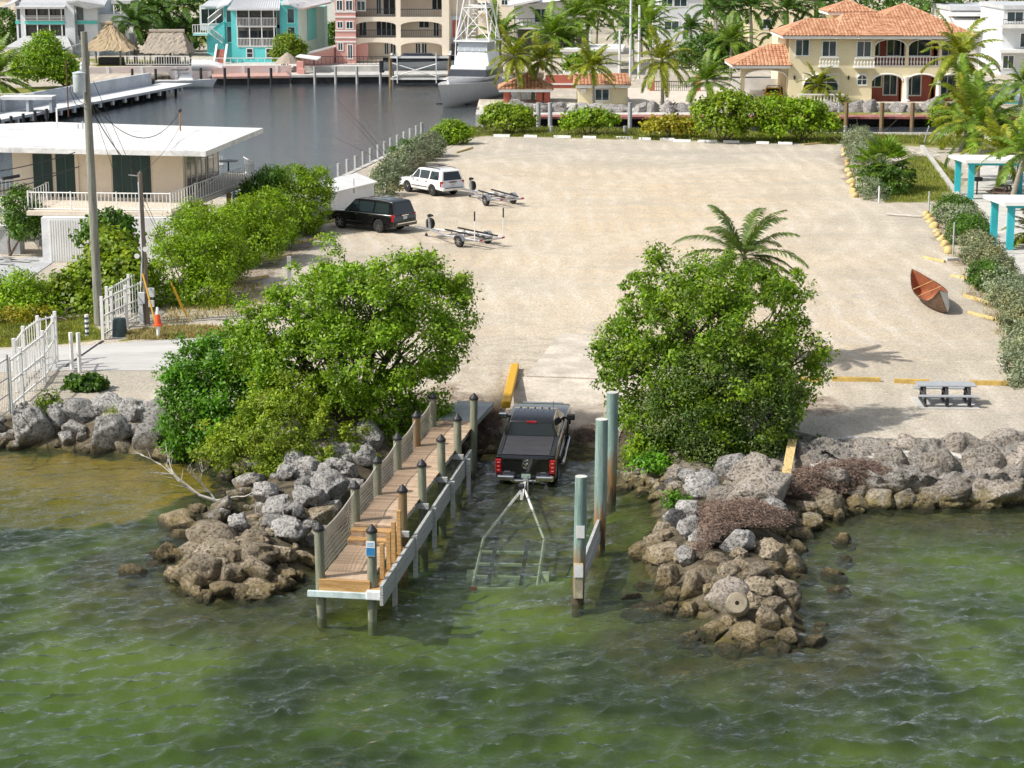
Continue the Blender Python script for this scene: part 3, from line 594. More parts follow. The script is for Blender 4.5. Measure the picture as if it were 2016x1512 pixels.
# wrack: heaps of brown seaweed
WRACK = mat('brown_seaweed', (.22,.145,.115), .95, var=.4, sc=4, c2=(.36,.26,.20), bump=1.0, bsc=26)
def wrack(pxs, n, h, seed, label, lift=0.):
    rs = np.random.RandomState(seed); poly = pxs; pts = []
    while len(pts) < n:
        px = rs.uniform(min(q[0] for q in poly), max(q[0] for q in poly)); py = rs.uniform(min(q[1] for q in poly), max(q[1] for q in poly))
        d = sdf(np.array([px]), np.array([py]), poly)[0]
        if d > 0: p = hit(px, py); pts.append((p.x, p.y, p.z+lift+rs.rand()*h*min(1, d/14)))
    C = np.array(pts); k = 22; C = np.repeat(C, k, 0)+rs.randn(n*k, 3)*[.13,.13,.03]; d = rs.randn(len(C), 3)*[1,1,.35]; d /= np.linalg.norm(d, axis=1)[:,None]
    side = np.cross(d, rs.randn(len(C), 3)); side /= np.linalg.norm(side, axis=1)[:,None]; L_ = (.03+.06*rs.rand(len(C)))[:,None]
    V = np.stack([C-d*L_, C+side*.009, C+d*L_, C-side*.009], 1).reshape(-1,3); Q = np.arange(len(V)).reshape(-1,4)
    tag(link('seaweed_heap', fast('seaweed_heap', V, Q, WRACK), None), label, 'seaweed', kind='stuff')
wrack([(1545,955),(1610,935),(1700,925),(1770,950),(1760,975),(1640,985),(1550,985)], 900, .45, 1, 'heap of reddish brown seaweed on the ledge beside the yellow plank', .25)
wrack([(1390,1020),(1480,1015),(1560,1045),(1540,1065),(1450,1060),(1400,1090),(1370,1120),(1380,1070)], 800, .35, 2, 'reddish brown seaweed strewn over the jetty top', .45)
wrack([(1110,850),(1170,835),(1215,850),(1215,885),(1130,880)], 500, .18, 3, 'brown seaweed washed up on the ramp beside the pickup')
wrack([(930,815),(985,805),(985,850),(960,880),(905,885),(910,845)], 700, .35, 4, 'brown seaweed heap between the dock and the ramp')

# ------------------------------------------------------------------ foliage
def nrm(a): return a/np.maximum(np.linalg.norm(a, axis=-1, keepdims=True), 1e-9)
def leaf_quads(C, D, Nn, size, aspect, rs):
    side = nrm(np.cross(D, Nn)); s = (size*(.7+.6*rs.rand(len(C))))[:,None]; mid = C+D*s*.5
    V = np.stack([C, mid+side*s*aspect*.5, C+D*s, mid-side*s*aspect*.5], 1).reshape(-1,3); return V
def crown_mesh(name, ells, m, ncl, nlf, size, seed, cr=.42, shell=.72, aspect=.5, low=-.9, flat=.75, ragged=False):
    rs = np.random.RandomState(seed); A = np.array([r[0]*r[1]+r[1]*r[2]+r[0]*r[2] for c, r in ells]); A = A/A.sum(); CL = []; OUT = []
    for (c, r), a in zip(ells, A):
        n = max(4, int(ncl*a*1.5)); d = nrm(rs.randn(n,3)); d[:,2] = np.where(d[:,2] < low, -d[:,2], d[:,2])
        rad = shell+(1-shell)*rs.rand(n)**.6+(rs.rand(n) < .12)*.12
        CL.append(np.array(c)+d*np.array(r)*rad[:,None]); OUT.append(d)
    CL = np.concatenate(CL); OUT = np.concatenate(OUT); keep = np.ones(len(CL), bool)
    for c, r in ells: keep &= ~((((CL-np.array(c))/np.array(r))**2).sum(1) < .36)
    CL = CL[keep]; OUT = OUT[keep]
    if len(CL) > ncl: i = rs.permutation(len(CL))[:ncl]; CL = CL[i]; OUT = OUT[i]
    if ragged:                              # holes between the boughs, sprigs standing out of the outline
        hole = np.array([mnoise.noise(Vector(p)*.95+Vector((seed*3.1,0,0))) for p in CL]); ok = hole > -.27; CL = CL[ok]; OUT = OUT[ok]
        sp = (rs.rand(len(CL)) < .22) & (OUT[:,2] > -.2); CL = CL+OUT*(sp*(.15+.45*rs.rand(len(CL))))[:,None]+np.array([0,0,1])*(sp*.2*rs.rand(len(CL)))[:,None]
    crs = cr*(.5+.9*rs.rand(len(CL))); k = nlf
    if ragged: crs = np.where(sp, crs*.6, crs)
    g = nrm(rs.randn(len(CL)*k,3))*(rs.rand(len(CL)*k,1)**.45); off = g*np.repeat(crs,k)[:,None]*np.array([1,1,flat]); C = np.repeat(CL,k,0)+off; O = np.repeat(OUT,k,0)
    Nn = nrm(nrm(off)*1.0+O*.45+np.array([0,0,.45])+rs.randn(len(C),3)*.34); D = nrm(np.cross(Nn, rs.randn(len(C),3))+nrm(off)*.35)
    V = leaf_quads(C, D, Nn, size, aspect, rs); return fast(name, V, np.arange(len(V)).reshape(-1,4), m)
def ell_px(ells, Y0, depth=1.0):
    out = []
    for px, py, rx, ry, dY in ells:
        c = PY(px, py, Y0+dY); s = scale_at(c); out.append((tuple(c), (rx/s, (rx+ry)/2/s*depth, ry/s)))
    return out
def stems(base, tops, r0, seed, n=5):
    b = B(); rs = random.Random(seed); base = Vector(base)
    for t in tops:
        t = Vector(t); m_ = base.lerp(t, .45)+Vector((rs.uniform(-.3,.3), rs.uniform(-.3,.3), (t.z-base.z)*.12)); o = Vector((rs.uniform(-.15,.15), rs.uniform(-.15,.15), -.15))
        b.tube([base+o, base.lerp(m_, .5)+Vector((rs.uniform(-.1,.1), 0, 0)), m_, t], [r0, r0*.75, r0*.55, r0*.15], n)
        for _ in range(3):
            e = m_+Vector((rs.uniform(-1,1), rs.uniform(-1,1), rs.uniform(.2,1)))*(t-base).length*.35; b.tube([m_, m_.lerp(e,.5)+Vector((0,0,.1)), e], [r0*.4, r0*.28, r0*.06], 4)
    return b
def bush(name, label, cat, base, ells, m, ncl, nlf, size, seed, group=None, depth=1.0, r0=.09, cr=.42, aspect=.5, trunk=BARK, low=-.9, **kw):
    if kw.get('ragged'): ells = [(a_-(12 if name == 'spreading_tree' else 0), b_+(22 if b_ < 600 else 10 if b_ < 680 else 0), c_, d_, e_) for a_, b_, c_, d_, e_ in ells]
    base = Vector(base); E_ = ell_px(ells, base.y, depth); t = thing(name, label, cat, base, 0, group)
    link('crown', crown_mesh('crown', E_, m, ncl, nlf, size, seed, cr, aspect=aspect, low=low, **kw), None, t)
    stems(base, [e[0] for e in E_], r0, seed).obj('trunk', trunk, t, smooth=True)
    return t
L_GREEN = leafmat('buttonwood_leaf', (.085,.185,.010), (.30,.46,.028), .40)
L_LEFT = leafmat('glossy_leaf', (.07,.19,.012), (.17,.40,.02), .36)
L_OLIVE = leafmat('olive_leaf', (.13,.22,.012), (.36,.46,.04), .38)
L_DEEP = leafmat('deep_leaf', (.035,.085,.016), (.12,.20,.03), .28, (.16,.21,.06))
L_LIME = leafmat('lime_leaf', (.13,.25,.010), (.31,.46,.018), .4)
L_GRAPE = leafmat('seagrape_leaf', (.12,.22,.012), (.30,.40,.025), .35)
L_YEL = leafmat('yellowing_leaf', (.22,.24,.012), (.46,.40,.03), .35)
L_DARK = leafmat('dark_leaf', (.035,.095,.012), (.11,.22,.02), .28)
L_SILVER = leafmat('silver_leaf', (.13,.17,.09), (.30,.36,.22), .15)
L_GREYB = leafmat('grey_leaf', (.13,.155,.075), (.27,.30,.16), .15)
bush('spreading_tree', 'wide many stemmed green tree overhanging the wooden dock', 'tree', (-5.6,71.2,-.1),
     [(600,770,70,44,-.8),(700,800,70,40,-.6),(790,850,46,30,-.2),(540,760,50,44,-.5),(660,760,60,44,-1.2),(700,525,58,52,1.2),(790,540,72,58,1.4),(850,590,66,66,1.0),(880,575,46,46,2),(640,600,74,62,.4),(735,610,90,70,-.2),(820,690,84,80,.6),(560,640,66,50,.2),(530,690,52,46,-.2),(640,700,92,62,-.8),(740,720,90,70,-1.0),
      (850,770,52,66,.8),(780,810,60,50,.2),(690,640,60,50,1.6),(590,720,70,46,-.6),(680,500,30,36,1.4),(840,520,34,36,1.6),(910,620,30,50,1.6),(690,478,16,16,1.4),(745,494,14,18,1.6),(826,496,16,18,1.6),(862,506,16,22,1.6),(922,560,16,26,2),(500,610,18,24,.2),(478,640,18,18,0),(560,590,16,24,.4),(905,670,22,40,1.4),(850,830,50,40,.4)],
     L_GREEN, 900, 80, .15, 1, r0=.10, cr=.52, low=-.7, shell=.85, ragged=True)
bush('leafy_shrub', 'bright green shrub on the shore boulders beside the concrete driveway', 'shrub', (-10.6,71.6,-.3),
     [(470,700,46,36,.6),(520,740,44,44,.4),(360,770,34,50,.2),(400,730,56,48,.5),(390,800,62,56,0),(440,790,70,60,.2),(380,860,52,40,-.6),(460,850,70,50,-.4),(500,780,50,50,.4),(350,830,30,60,-.3),(430,690,44,30,1)], L_LEFT, 480, 76, .145, 2, r0=.07, cr=.48, shell=.85, ragged=True)
bush('olive_shrub', 'yellowish olive shrub growing on the rocks beside the dock', 'shrub', (-7.6,68.6,-.4),
     [(560,845,92,70,0),(440,890,40,34,-.4),(680,900,34,34,0),(500,880,60,46,-.3),(630,880,64,54,.2),(560,810,56,40,.6),(470,900,44,30,-.5),(600,920,70,34,-.6),(660,900,42,40,.1),(520,920,60,28,-.8)], L_OLIVE, 520, 76, .12, 3, r0=.06, cr=.44, shell=.85, ragged=True)
bush('round_tree', 'dense round green tree beside the boat ramp pilings', 'tree', (7.0,70.2,-.1),
     [(1310,540,52,58,1.2),(1400,545,66,56,1.0),(1480,560,66,56,1.4),(1530,580,40,50,1.6),(1300,650,84,78,.2),(1400,640,96,84,-.4),(1500,640,80,70,.4),(1240,680,60,56,.4),(1300,750,96,80,-.6),(1420,740,110,92,-1.2),
      (1540,730,72,80,.2),(1590,690,34,40,.8),(1270,830,58,60,-.4),(1350,840,100,74,-1.2),(1470,830,96,74,-1.2),(1280,900,50,24,-1.0),(1400,895,90,34,-1.4),(1500,860,50,40,-.6),(1300,500,24,26,1.2),(1330,560,30,40,.8),(1196,668,18,22,.4),(1205,700,26,20,.3),(1225,612,18,18,.6),(1612,690,16,22,.8),(1596,730,22,26,.6),(1292,482,12,14,1.2),(1420,498,20,16,1.2),(1380,500,14,14,1),(1556,556,20,24,1.6),(1535,620,24,30,1.4),(1230,760,34,30,.2),(1270,905,40,26,-1.2),(1350,912,60,24,-1.6),(1440,900,56,28,-1.6),(1400,860,60,40,-1.8)],
     L_GREEN, 900, 84, .15, 4, r0=.12, cr=.52, shell=.86, ragged=True)
bush('round_shrub', 'dusty olive shrub filling the foot of the round tree', 'shrub', (7.2,68.2,-.2), [(1380,790,110,100,.5),(1480,810,80,90,.5),(1320,840,60,70,.2),(1440,880,90,40,-.2),(1520,780,50,70,1.0)], L_DEEP, 420, 60, .11, 5, r0=.05, cr=.4, shell=.95)
# bushes between the house and the lot
HB = 'bushes along the edge of the lot'
bush('seagrape_bush', 'broad sea grape bush with yellow green round leaves behind the utility pole', 'bush', (-17.6,94,0), [(215,510,52,38,2),(165,565,62,40,1),(235,560,60,48,.5),(115,600,56,32,.3),(225,470,30,16,3),(250,530,34,40,1),(170,610,60,34,-.2),(60,595,50,30,.5)],
     L_GRAPE, 620, 22, .22, 6, HB, cr=.5, aspect=.85)
bush('seagrape_bush', 'dark sea grape sprigs rising above the yellow green bush by the house', 'bush', (-18,99,0), [(215,440,46,22,0),(250,455,30,24,.3),(180,465,30,20,.2)], L_DARK, 70, 18, .24, 7, HB, cr=.42, aspect=.85)
bush('lime_bush', 'tall feathery lime green bush behind the brown service pole', 'bush', (-15.4,96,0), [(370,470,64,50,1.5),(340,530,60,56,0),(410,520,56,56,.5),(385,430,44,30,3),(320,580,44,36,-.5),(400,580,60,34,-.8),(430,460,40,40,2)], L_LIME, 620, 34, .15, 8, HB, cr=.45)
bush('lime_bush', 'lime green bush between the house deck and the parking stops', 'bush', (-13.6,107,0), [(460,450,50,44,0),(490,430,50,44,1.5),(520,440,44,40,1.0),(470,490,46,36,-.6),(520,480,36,30,-.4)], L_LIME, 460, 32, .16, 9, HB, cr=.45)
bush('lime_bush', 'large lime green bush beside the white storage shed', 'bush', (-12.4,118,0), [(580,375,54,46,1.5),(610,400,40,50,.5),(560,410,46,50,0),(540,380,40,40,2),(590,430,46,34,-.4),(630,370,26,40,1.5)], L_LIME, 520, 32, .16, 10, HB, cr=.45)
bush('lime_bush', 'lime green bush filling the row behind the tall feathery one', 'bush', (-14.3,101.5,0), [(430,490,50,42,0),(450,520,44,30,-.4),(415,520,40,36,0)], L_LIME, 380, 34, .15, 16, HB, cr=.45)
bush('lime_bush', 'lime green bush joining the bushes by the shed and the house deck', 'bush', (-13.0,112.5,0), [(535,420,40,44,.6),(545,455,40,30,-.3),(510,440,36,40,0)], L_LIME, 330, 32, .16, 17, HB, cr=.45)
bush('lime_bush', 'low deep green bush under the house deck corner', 'bush', (-15.5,117,0), [(515,370,34,26,0),(490,390,30,30,1),(535,345,26,16,1)], L_DARK, 160, 26, .17, 11, HB, cr=.42)
bush('lime_bush', 'low bright green bush on the verge beside the striped post', 'bush', (-20.4,93,0), [(40,570,50,36,0),(20,600,50,36,-.6),(70,610,50,30,-.8),(-20,590,50,50,0)], L_LIME, 330, 30, .15, 12, HB, cr=.42)
bush('lime_bush', 'yellow flecked low bush on the grass verge', 'bush', (-19.6,91,0), [(30,625,44,18,0),(75,620,34,16,.3)], L_YEL, 80, 24, .14, 13, HB, cr=.3)
bush('dark_bush', 'dark green bush beside the house stairs', 'bush', (-27,110,0), [(40,410,34,40,0),(50,440,30,30,0)], L_DARK, 160, 24, .2, 14, HB, cr=.45)
# small plants
def tuft(name, label, px, py, wpx, hpx, m, n, size, seed, group=None, aspect=.5, cat='plant'):
    p = hit(px, py); s = scale_at(p); r = wpx/2/s; h = hpx/s; t = thing(name, label, cat, p, 0, group)
    E_ = [((p.x, p.y, p.z+h*.45), (r, r*.8, h*.5))]; link('leaves', crown_mesh('leaves', E_, m, n, 14, size, seed, .22, shell=.4, aspect=aspect), None, t); return t
tuft('seagrape_plant', 'low sea grape plant with round leaves on the gravel by the bollards', 172, 768, 80, 26, L_DARK, 60, .2, 21, None, .9)
tuft('shore_plant', 'small leafy plant growing between the shore boulders below the gate', 95, 815, 46, 46, L_GRAPE, 44, .14, 22)
tuft('shore_plant', 'moss green cushion plant on a shore boulder', 228, 822, 36, 22, L_OLIVE, 30, .07, 23)
tuft('shore_plant', 'bright green sprig on the jetty beside the pale slabs', 1330, 1005, 44, 40, L_LEFT, 40, .12, 24)
tuft('shore_plant', 'green vine trailing over the bank stones by the piling', 1285, 928, 90, 34, L_LEFT, 70, .16, 25)
tuft('shore_plant', 'tiny green sprig among the grey jetty boulders', 487, 965, 22, 26, L_OLIVE, 16, .09, 26)
tuft('shore_plant', 'small weed on the gravel below the round tree', 1613, 872, 12, 12, L_DARK, 8, .1, 27)
# driftwood
def branch(b, p, d, L_, r, depth, rs):
    n = 4; pts = [p]
    for i in range(n): d = (d+Vector((rs.uniform(-.3,.3), rs.uniform(-.3,.3), rs.uniform(-.18,.22)))).normalized(); pts.append(pts[-1]+d*L_/n)
    b.tube(pts, [r*(1-.2*i) for i in range(n+1)], 5)
    if depth:
        for i in (1,2,3,3,4): branch(b, pts[i], (d+Vector((rs.uniform(-1,1), rs.uniform(-1,1), rs.uniform(-.2,.8)))).normalized(), L_*rs.uniform(.35,.6), r*.5, depth-1, rs)
rs = random.Random(5); b = B(); p0 = hit(425, 1000)+Vector((0,0,.25)); branch(b, p0, Vector((-.95,-.12,.16)), 2.2, .055, 2, rs); branch(b, p0, Vector((-.6,.4,.5)), 1.1, .04, 2, rs); branch(b, p0, Vector((.8,-.3,.25)), 1.4, .04, 1, rs)
tag(b.obj('driftwood_branch', DEADW), 'bleached dead branch lying over the jetty rocks towards the cove', 'driftwood')
rs = random.Random(9); b = B(); p0 = hit(560, 1030)+Vector((0,0,.1)); branch(b, p0, Vector((-.1,.1,1)), 1.2, .022, 1, rs); branch(b, p0, Vector((-.9,.2,.3)), .9, .03, 1, rs)
tag(b.obj('driftwood_branch', DEADW), 'thin grey dead stick standing among the jetty boulders', 'driftwood')
# ------------------------------------------------------------------ the wooden dock
DA = R(8.8); DO = (-5.19, 53.87, 0)
dock = thing('wooden_dock', 'long wooden dock with capped posts and rope netting beside the boat ramp', 'dock', DO, -DA)
plank = B().box((0,0,0), (1.36,.142,.04)).mesh('plank'); plank.materials.append(WOOD)
plank_o = B().box((0,0,0), (1.36,.142,.04)).mesh('plank'); plank_o.materials.append(WOODG)
rs = random.Random(2)
for i in range(21): inst(plank, 'plank', dock, (.70+rs.uniform(-.012,.012), -.08+i*.147, .05+rs.uniform(-.004,.004)), rs.uniform(-.004,.004))
for i in range(89): inst(plank, 'plank', dock, (.68+rs.uniform(-.015,.015), 3.95+i*.147, .40+rs.uniform(-.005,.005)), rs.uniform(-.005,.005))
for i in range(26): inst(plank_o, 'plank', dock, (.68, 17.08+i*.147, .385-i*.0075), 0)
wl = dict(parent=dock, world=False)
B().box((.7,-.22,-.09), (1.42,.09,.32)).obj('end_beam', WOODO, bevel=.01, **wl)
B().box((.55,-.30,-.33), (1.72,.10,.17)).obj('fascia_board', mat('pale_blue_board', (.55,.66,.66), .7, var=.2, sc=3), bevel=.01, **wl)
B().box((1.56,-.34,-.28), (.46,.16,.26)).obj('corner_bracket', WHITE2, bevel=.03, **wl)
for y, z in ((3.02,.10),(3.42,.26)):
    B().box((.68, y+.17, z+.09), (1.34,.33,.05)).obj('step_tread', WOODO, bevel=.008, **wl)
    B().box((.68, y+.03, z-.02), (1.34,.04,.16)).obj('step_riser', WOOD, **wl)
B().box((.68,3.87,.28), (1.36,.05,.2)).obj('step_riser', WOOD, **wl)
for x in (.12, 1.24):
    B().box((x,1.5,-.08), (.08,3.2,.2)).obj('joist', WOODG, **wl); B().box((x,10.5,.27), (.08,13.1,.2)).obj('joist', WOODG, **wl)
b = B(); b.box((1.30,18.95,.17), (.05,3.9,.18), rx=-.051); b.obj('kick_board', WOODG, **wl)
post = B().lathe([(.125,-3.2),(.125,-.9),(.135,-.8),(.13,1.42)], 14).mesh('post'); post.shade_smooth(); post.set_sharp_from_angle(angle=R(40)); post.materials.append(PILE)
post2 = post.copy(); post2.materials.clear(); post2.materials.append(PILEO)
cap = B().lathe([(.155,1.40),(.155,1.47),(.02,1.63)], 14).mesh('post_cap'); cap.materials.append(BLACKPL)
LS = (-.1, 4.2, 7.14, 10.1, 13.2, 15.95); RS_ = (-.07, 4.05, 6.98, 10.1, 12.95, 16.0)
for k, (ss_, x) in enumerate([(s, 0.0) for s in LS]+[(s, 1.43) for s in RS_]):
    p_ = inst(post2 if k in (4, 7) else post, 'post', dock, (x, ss_, 0 if k not in (5, 11) else .02), rs.uniform(0,3), rx=rs.uniform(-.012,.012), ry=rs.uniform(-.012,.012))
    inst(cap, 'post_cap', p_, (0,0,0))
for ss_, hh in ((.6,1.02),(1.45,1.10),(2.1,1.2),(2.85,1.32)):
    B().box((1.57, ss_, hh/2-.12), (.12,.12,hh)).obj('short_post', WOODO, bevel=.01, **wl)
B().box((1.60,1.7,-.16), (.34,4.0,.05)).obj('ledge_board', WOODO, **wl)
for z in (-.07, -.37):
    b = B(); b.box((1.70,6.9,z), (.10,14.9,.28), rz=.012); b.obj('bumper_board', WOODG, bevel=.012, **wl)
for y in (1.2, 4.1, 7.0, 10.1, 13.0): b = B(); b.box((1.78,y,-.55), (.12,.14,1.3)); b.obj('bumper_stud', WOODG, **wl)
for y in (4.05, 7.0, 10.1, 13.0): B().box((1.1,y-.2,.2), (1.1,.1,.16)).obj('cross_beam', WOODG, **wl)
# netting hung along one side: cords each way
net = B(); zb = []
for k in range(len(LS)-1):
    a_, c_ = LS[k]+.12, LS[k+1]-.12; n = int((c_-a_)/.115)
    f_top = lambda y: 1.30-.10*math.sin(math.pi*(y-a_)/(c_-a_)); f_bot = lambda y: (.10 if y < 3.6 else .45)
    xx = lambda y, t: -.02-.16*math.sin(math.pi*(y-a_)/(c_-a_))*math.sin(math.pi*t)
    ysn = [a_+(c_-a_)*i/n for i in range(n+1)]
    for y in ysn: net.tube([(xx(y,t), y, f_bot(y)+(f_top(y)-f_bot(y))*t) for t in (0,.5,1)], .009, 3, False)
    for j in range(11):
        t = j/10; net.tube([(xx(y,t), y, f_bot(y)+(f_top(y)-f_bot(y))*t) for y in ysn[::3]+[c_]], .02 if j == 10 else .009, 3 if j < 10 else 5, False)
net.obj('rope_net', mat('net_cord', (.56,.52,.44), .9, var=.12), kind='stuff', **wl)
sg = B().box((1.43,-.215,.98), (.24,.02,.42)).obj('notice_board', WHITE, **wl)
B().box((1.43,-.228,.90), (.22,.008,.22)).obj('blue_panel', mat('sign_blue', (.03,.22,.48), .5, var=.2, sc=12), sg, world=False)
for z in (1.06,1.10,1.14): B().box((1.43,-.228,z), (.17,.006,.014)).obj('print_line', mat('sign_print', (.10,.30,.55), .5), sg, world=False)
# ------------------------------------------------------------------ pilings on the other side of the ramp
PGREEN = mat('green_piling', (.18,.29,.255), .8, var=.22, sc=1.6, c2=(.28,.38,.345), stretch=(5,5,.5), bump=.3, bsc=7)
def foot_stain():
    N, L = PGREEN.node_tree.nodes, PGREEN.node_tree.links; bs = N['Principled BSDF']; v = N.new('ShaderNodeNewGeometry').outputs['Position']; old = bs.inputs['Base Color'].links[0].from_socket
    mp = N.new('ShaderNodeMapping'); mp.inputs['Scale'].default_value = (9,9,.9); L.new(v, mp.inputs[0]); n = _noise(N, L, mp.outputs[0], 1, 5); sep = N.new('ShaderNodeSeparateXYZ'); L.new(v, sep.inputs[0]); zz = _math(N, L, 'ADD', sep.outputs[2], _map(N, L, n, .3, .7, -.7, .7))
    col = _mix(N, L, _map(N, L, zz, .75, .1), old, (.27,.16,.07)); L.new(_mix(N, L, _map(N, L, zz, -.3, -.75), col, (.075,.06,.035)), bs.inputs['Base Color'])
foot_stain()
PRUST = mat('rusty_piling_foot', (.26,.15,.06), .9, var=.35, sc=1.6, c2=(.16,.13,.08), stretch=(4,4,.8), bump=.4, bsc=7)
def piling(parent, x, y, zt, r, lean=0):
    b = B(); dx = lean*3.2; b.tube([(x-dx,y,-3.4),(x-dx*.5,y,-1.0),(x-dx*.2,y,.25),(x-dx*.1,y,1.2),(x,y,zt)], [r*1.02,r*.97,r,r*1.01,r*.98], 16); q_ = b.obj('piling', PGREEN, parent, smooth=True)
    b = B(); b.lathe([(r*.99,zt),(r*.99,zt+.015)], 16, (x,y,0)); b.obj('piling_top', mat('bleached_end_grain', (.55,.56,.52), .9, var=.15), q_)
g = thing('fender_pilings', 'pair of tall green guide pilings joined by a weathered plank at the ramp', 'pilings', (1.8,54.95,-1.1))
piling(g, 1.9, 54.95, 2.58, .17, .04); piling(g, 2.68, 60.08, 2.96, .19, .03)
b = B(); b.box((2.22,57.4,-.25), (.09,5.2,.32), rz=-.15); b.obj('rub_plank', WOODG, g, bevel=.01); b = B(); b.box((2.24,57.4,-.62), (.09,5.2,.3), rz=-.15); b.obj('rub_plank', WOODG, g, bevel=.01)
B().box((1.84,54.75,-.35), (.26,.14,1.0)).obj('end_block', mat('barnacled_board', (.42,.37,.26), .9, var=.25, sc=4), g, bevel=.02)
B().box((1.84,54.66,-.05), (.24,.02,.34)).obj('bolt_plate', WHITE2, g); B().box((1.88,54.77,1.05), (.24,.012,.36)).obj('notice_plate', WHITE, g, bevel=.02)
g = thing('mooring_piling', 'single tall green piling with a rusty foot beside the bank stones', 'piling', (3.25,65.3,-1.1)); piling(g, 3.25, 65.31, 2.6, .19, .02)
p = hit(1216, 900); b = B(); b.box(p+Vector((0,0,.9)), (.06,.06,1.9)); t = thing('notice_post', 'small white notice on a thin post behind the single piling', 'sign', p); b.obj('post', GALV, t)
B().box(p+Vector((0,-.05,1.35)), (.30,.02,.7)).obj('notice_panel', WHITE2, t)
# yellow kerb beam and the plank on the ledge
a1, a2 = P(996,803,.0), P(1014,727,.0); L_ = (a2-a1).length; b = B(); b.box((0,0,.12), (.32,L_,.26)); o = b.obj('kerb_beam', YELLOW, bevel=.03)
o.location = (a1+a2)/2; o.rotation_euler = (0,0,-math.atan2((a2-a1).x,(a2-a1).y)); tag(o, 'long bright yellow concrete kerb beam beside the top of the ramp', 'kerb')
a1, a2 = P(1543,955,.08), P(1560,880,.08); L_ = (a2-a1).length; b = B(); b.box((0,0,0), (.30,L_,.06)); o = b.obj('loose_plank', mat('pale_yellow_plank', (.62,.46,.20), .8, var=.2, sc=3, stretch=(6,1,6), bump=.2), bevel=.008)
o.location = (a1+a2)/2+Vector((0,0,.08)); o.rotation_euler = (R(4),0,-math.atan2((a2-a1).x,(a2-a1).y)); tag(o, 'pale yellow wooden plank lying across the limestone ledge', 'plank')
# ------------------------------------------------------------------ vehicles (local: y forward, x to the vehicle's right, z up, origin under the rear axle)
def arc(cy, cz, r, n=9, a0=180, a1=0): return [(cy+r*math.cos(R(a0+(a1-a0)*i/n)), cz+r*math.sin(R(a0+(a1-a0)*i/n))) for i in range(n+1)]
def loftx(b, poly, layers):
    n = len(poly); cy = sum(p[0] for p in poly)/n; cz = sum(p[1] for p in poly)/n; vs = []
    for x, k, kz in layers: vs += [(x, cy+(y-cy)*k, cz+(z-cz)*kz) for y, z in poly]
    m = len(layers); fs = [tuple(range(n)), tuple(range(m*n-1, (m-1)*n-1, -1))]
    for j in range(m-1): fs += [(j*n+i, (j+1)*n+i, (j+1)*n+(i+1)%n, j*n+(i+1)%n) for i in range(n)]
    return b.add(vs, fs)
def cabin(b, poly, hw):
    n = len(poly); vs = [(-hw(z), y, z) for y, z in poly]+[(hw(z), y, z) for y, z in poly]
    return b.add(vs, [tuple(range(n)), tuple(range(2*n-1, n-1, -1))]+[(i, n+i, n+(i+1)%n, (i+1)%n) for i in range(n)])
def pane(t, name, pts, out, m, th=.012, parent=None):
    b = B(); o_ = Vector(out); a_ = [Vector(p)+o_*.007 for p in pts]; c_ = [p-o_*th for p in a_]; n = len(a_)
    b.add(a_+c_, [tuple(range(n)), tuple(range(2*n-1,n-1,-1))]+[(i, n+i, n+(i+1)%n, (i+1)%n) for i in range(n)]); return b.obj(name, m, t, world=False)
def wheel(t, x, y, r, w_, sgn, spokes=6, rimm=None):
    b = B(); b.lathe([(r*.60,-w_/2),(r*.92,-w_/2),(r,-w_*.3),(r,w_*.3),(r*.92,w_/2),(r*.60,w_/2)], 24, (x,y,r), 'x'); ty = b.obj('wheel', RUBBER, t, world=False, smooth=True)
    b = B(); xo = x+sgn*w_*.46; b.lathe([(r*.62,xo-x-sgn*.03),(r*.62,xo-x),(r*.55,xo-x-sgn*.02)] if sgn > 0 else [(r*.55,xo-x-sgn*.02),(r*.62,xo-x),(r*.62,xo-x-sgn*.03)], 20, (x,y,r), 'x')
    for k in range(spokes):
        a = 2*math.pi*k/spokes; b.box((xo+sgn*.005, y+math.cos(a)*r*.3, r+math.sin(a)*r*.3), (.03, r*.6, r*.16), rx=a)
    b.lathe([(r*.14,-.03),(r*.14,.03)], 10, (xo,y,r), 'x'); b.obj('rim', rimm or ALLOY, ty, world=False)
    b = B(); b.lathe([(r*.56,-.01),(r*.56,.01)], 18, (xo-sgn*.05,y,r), 'x'); b.obj('rim_back', DARKM, ty, world=False)
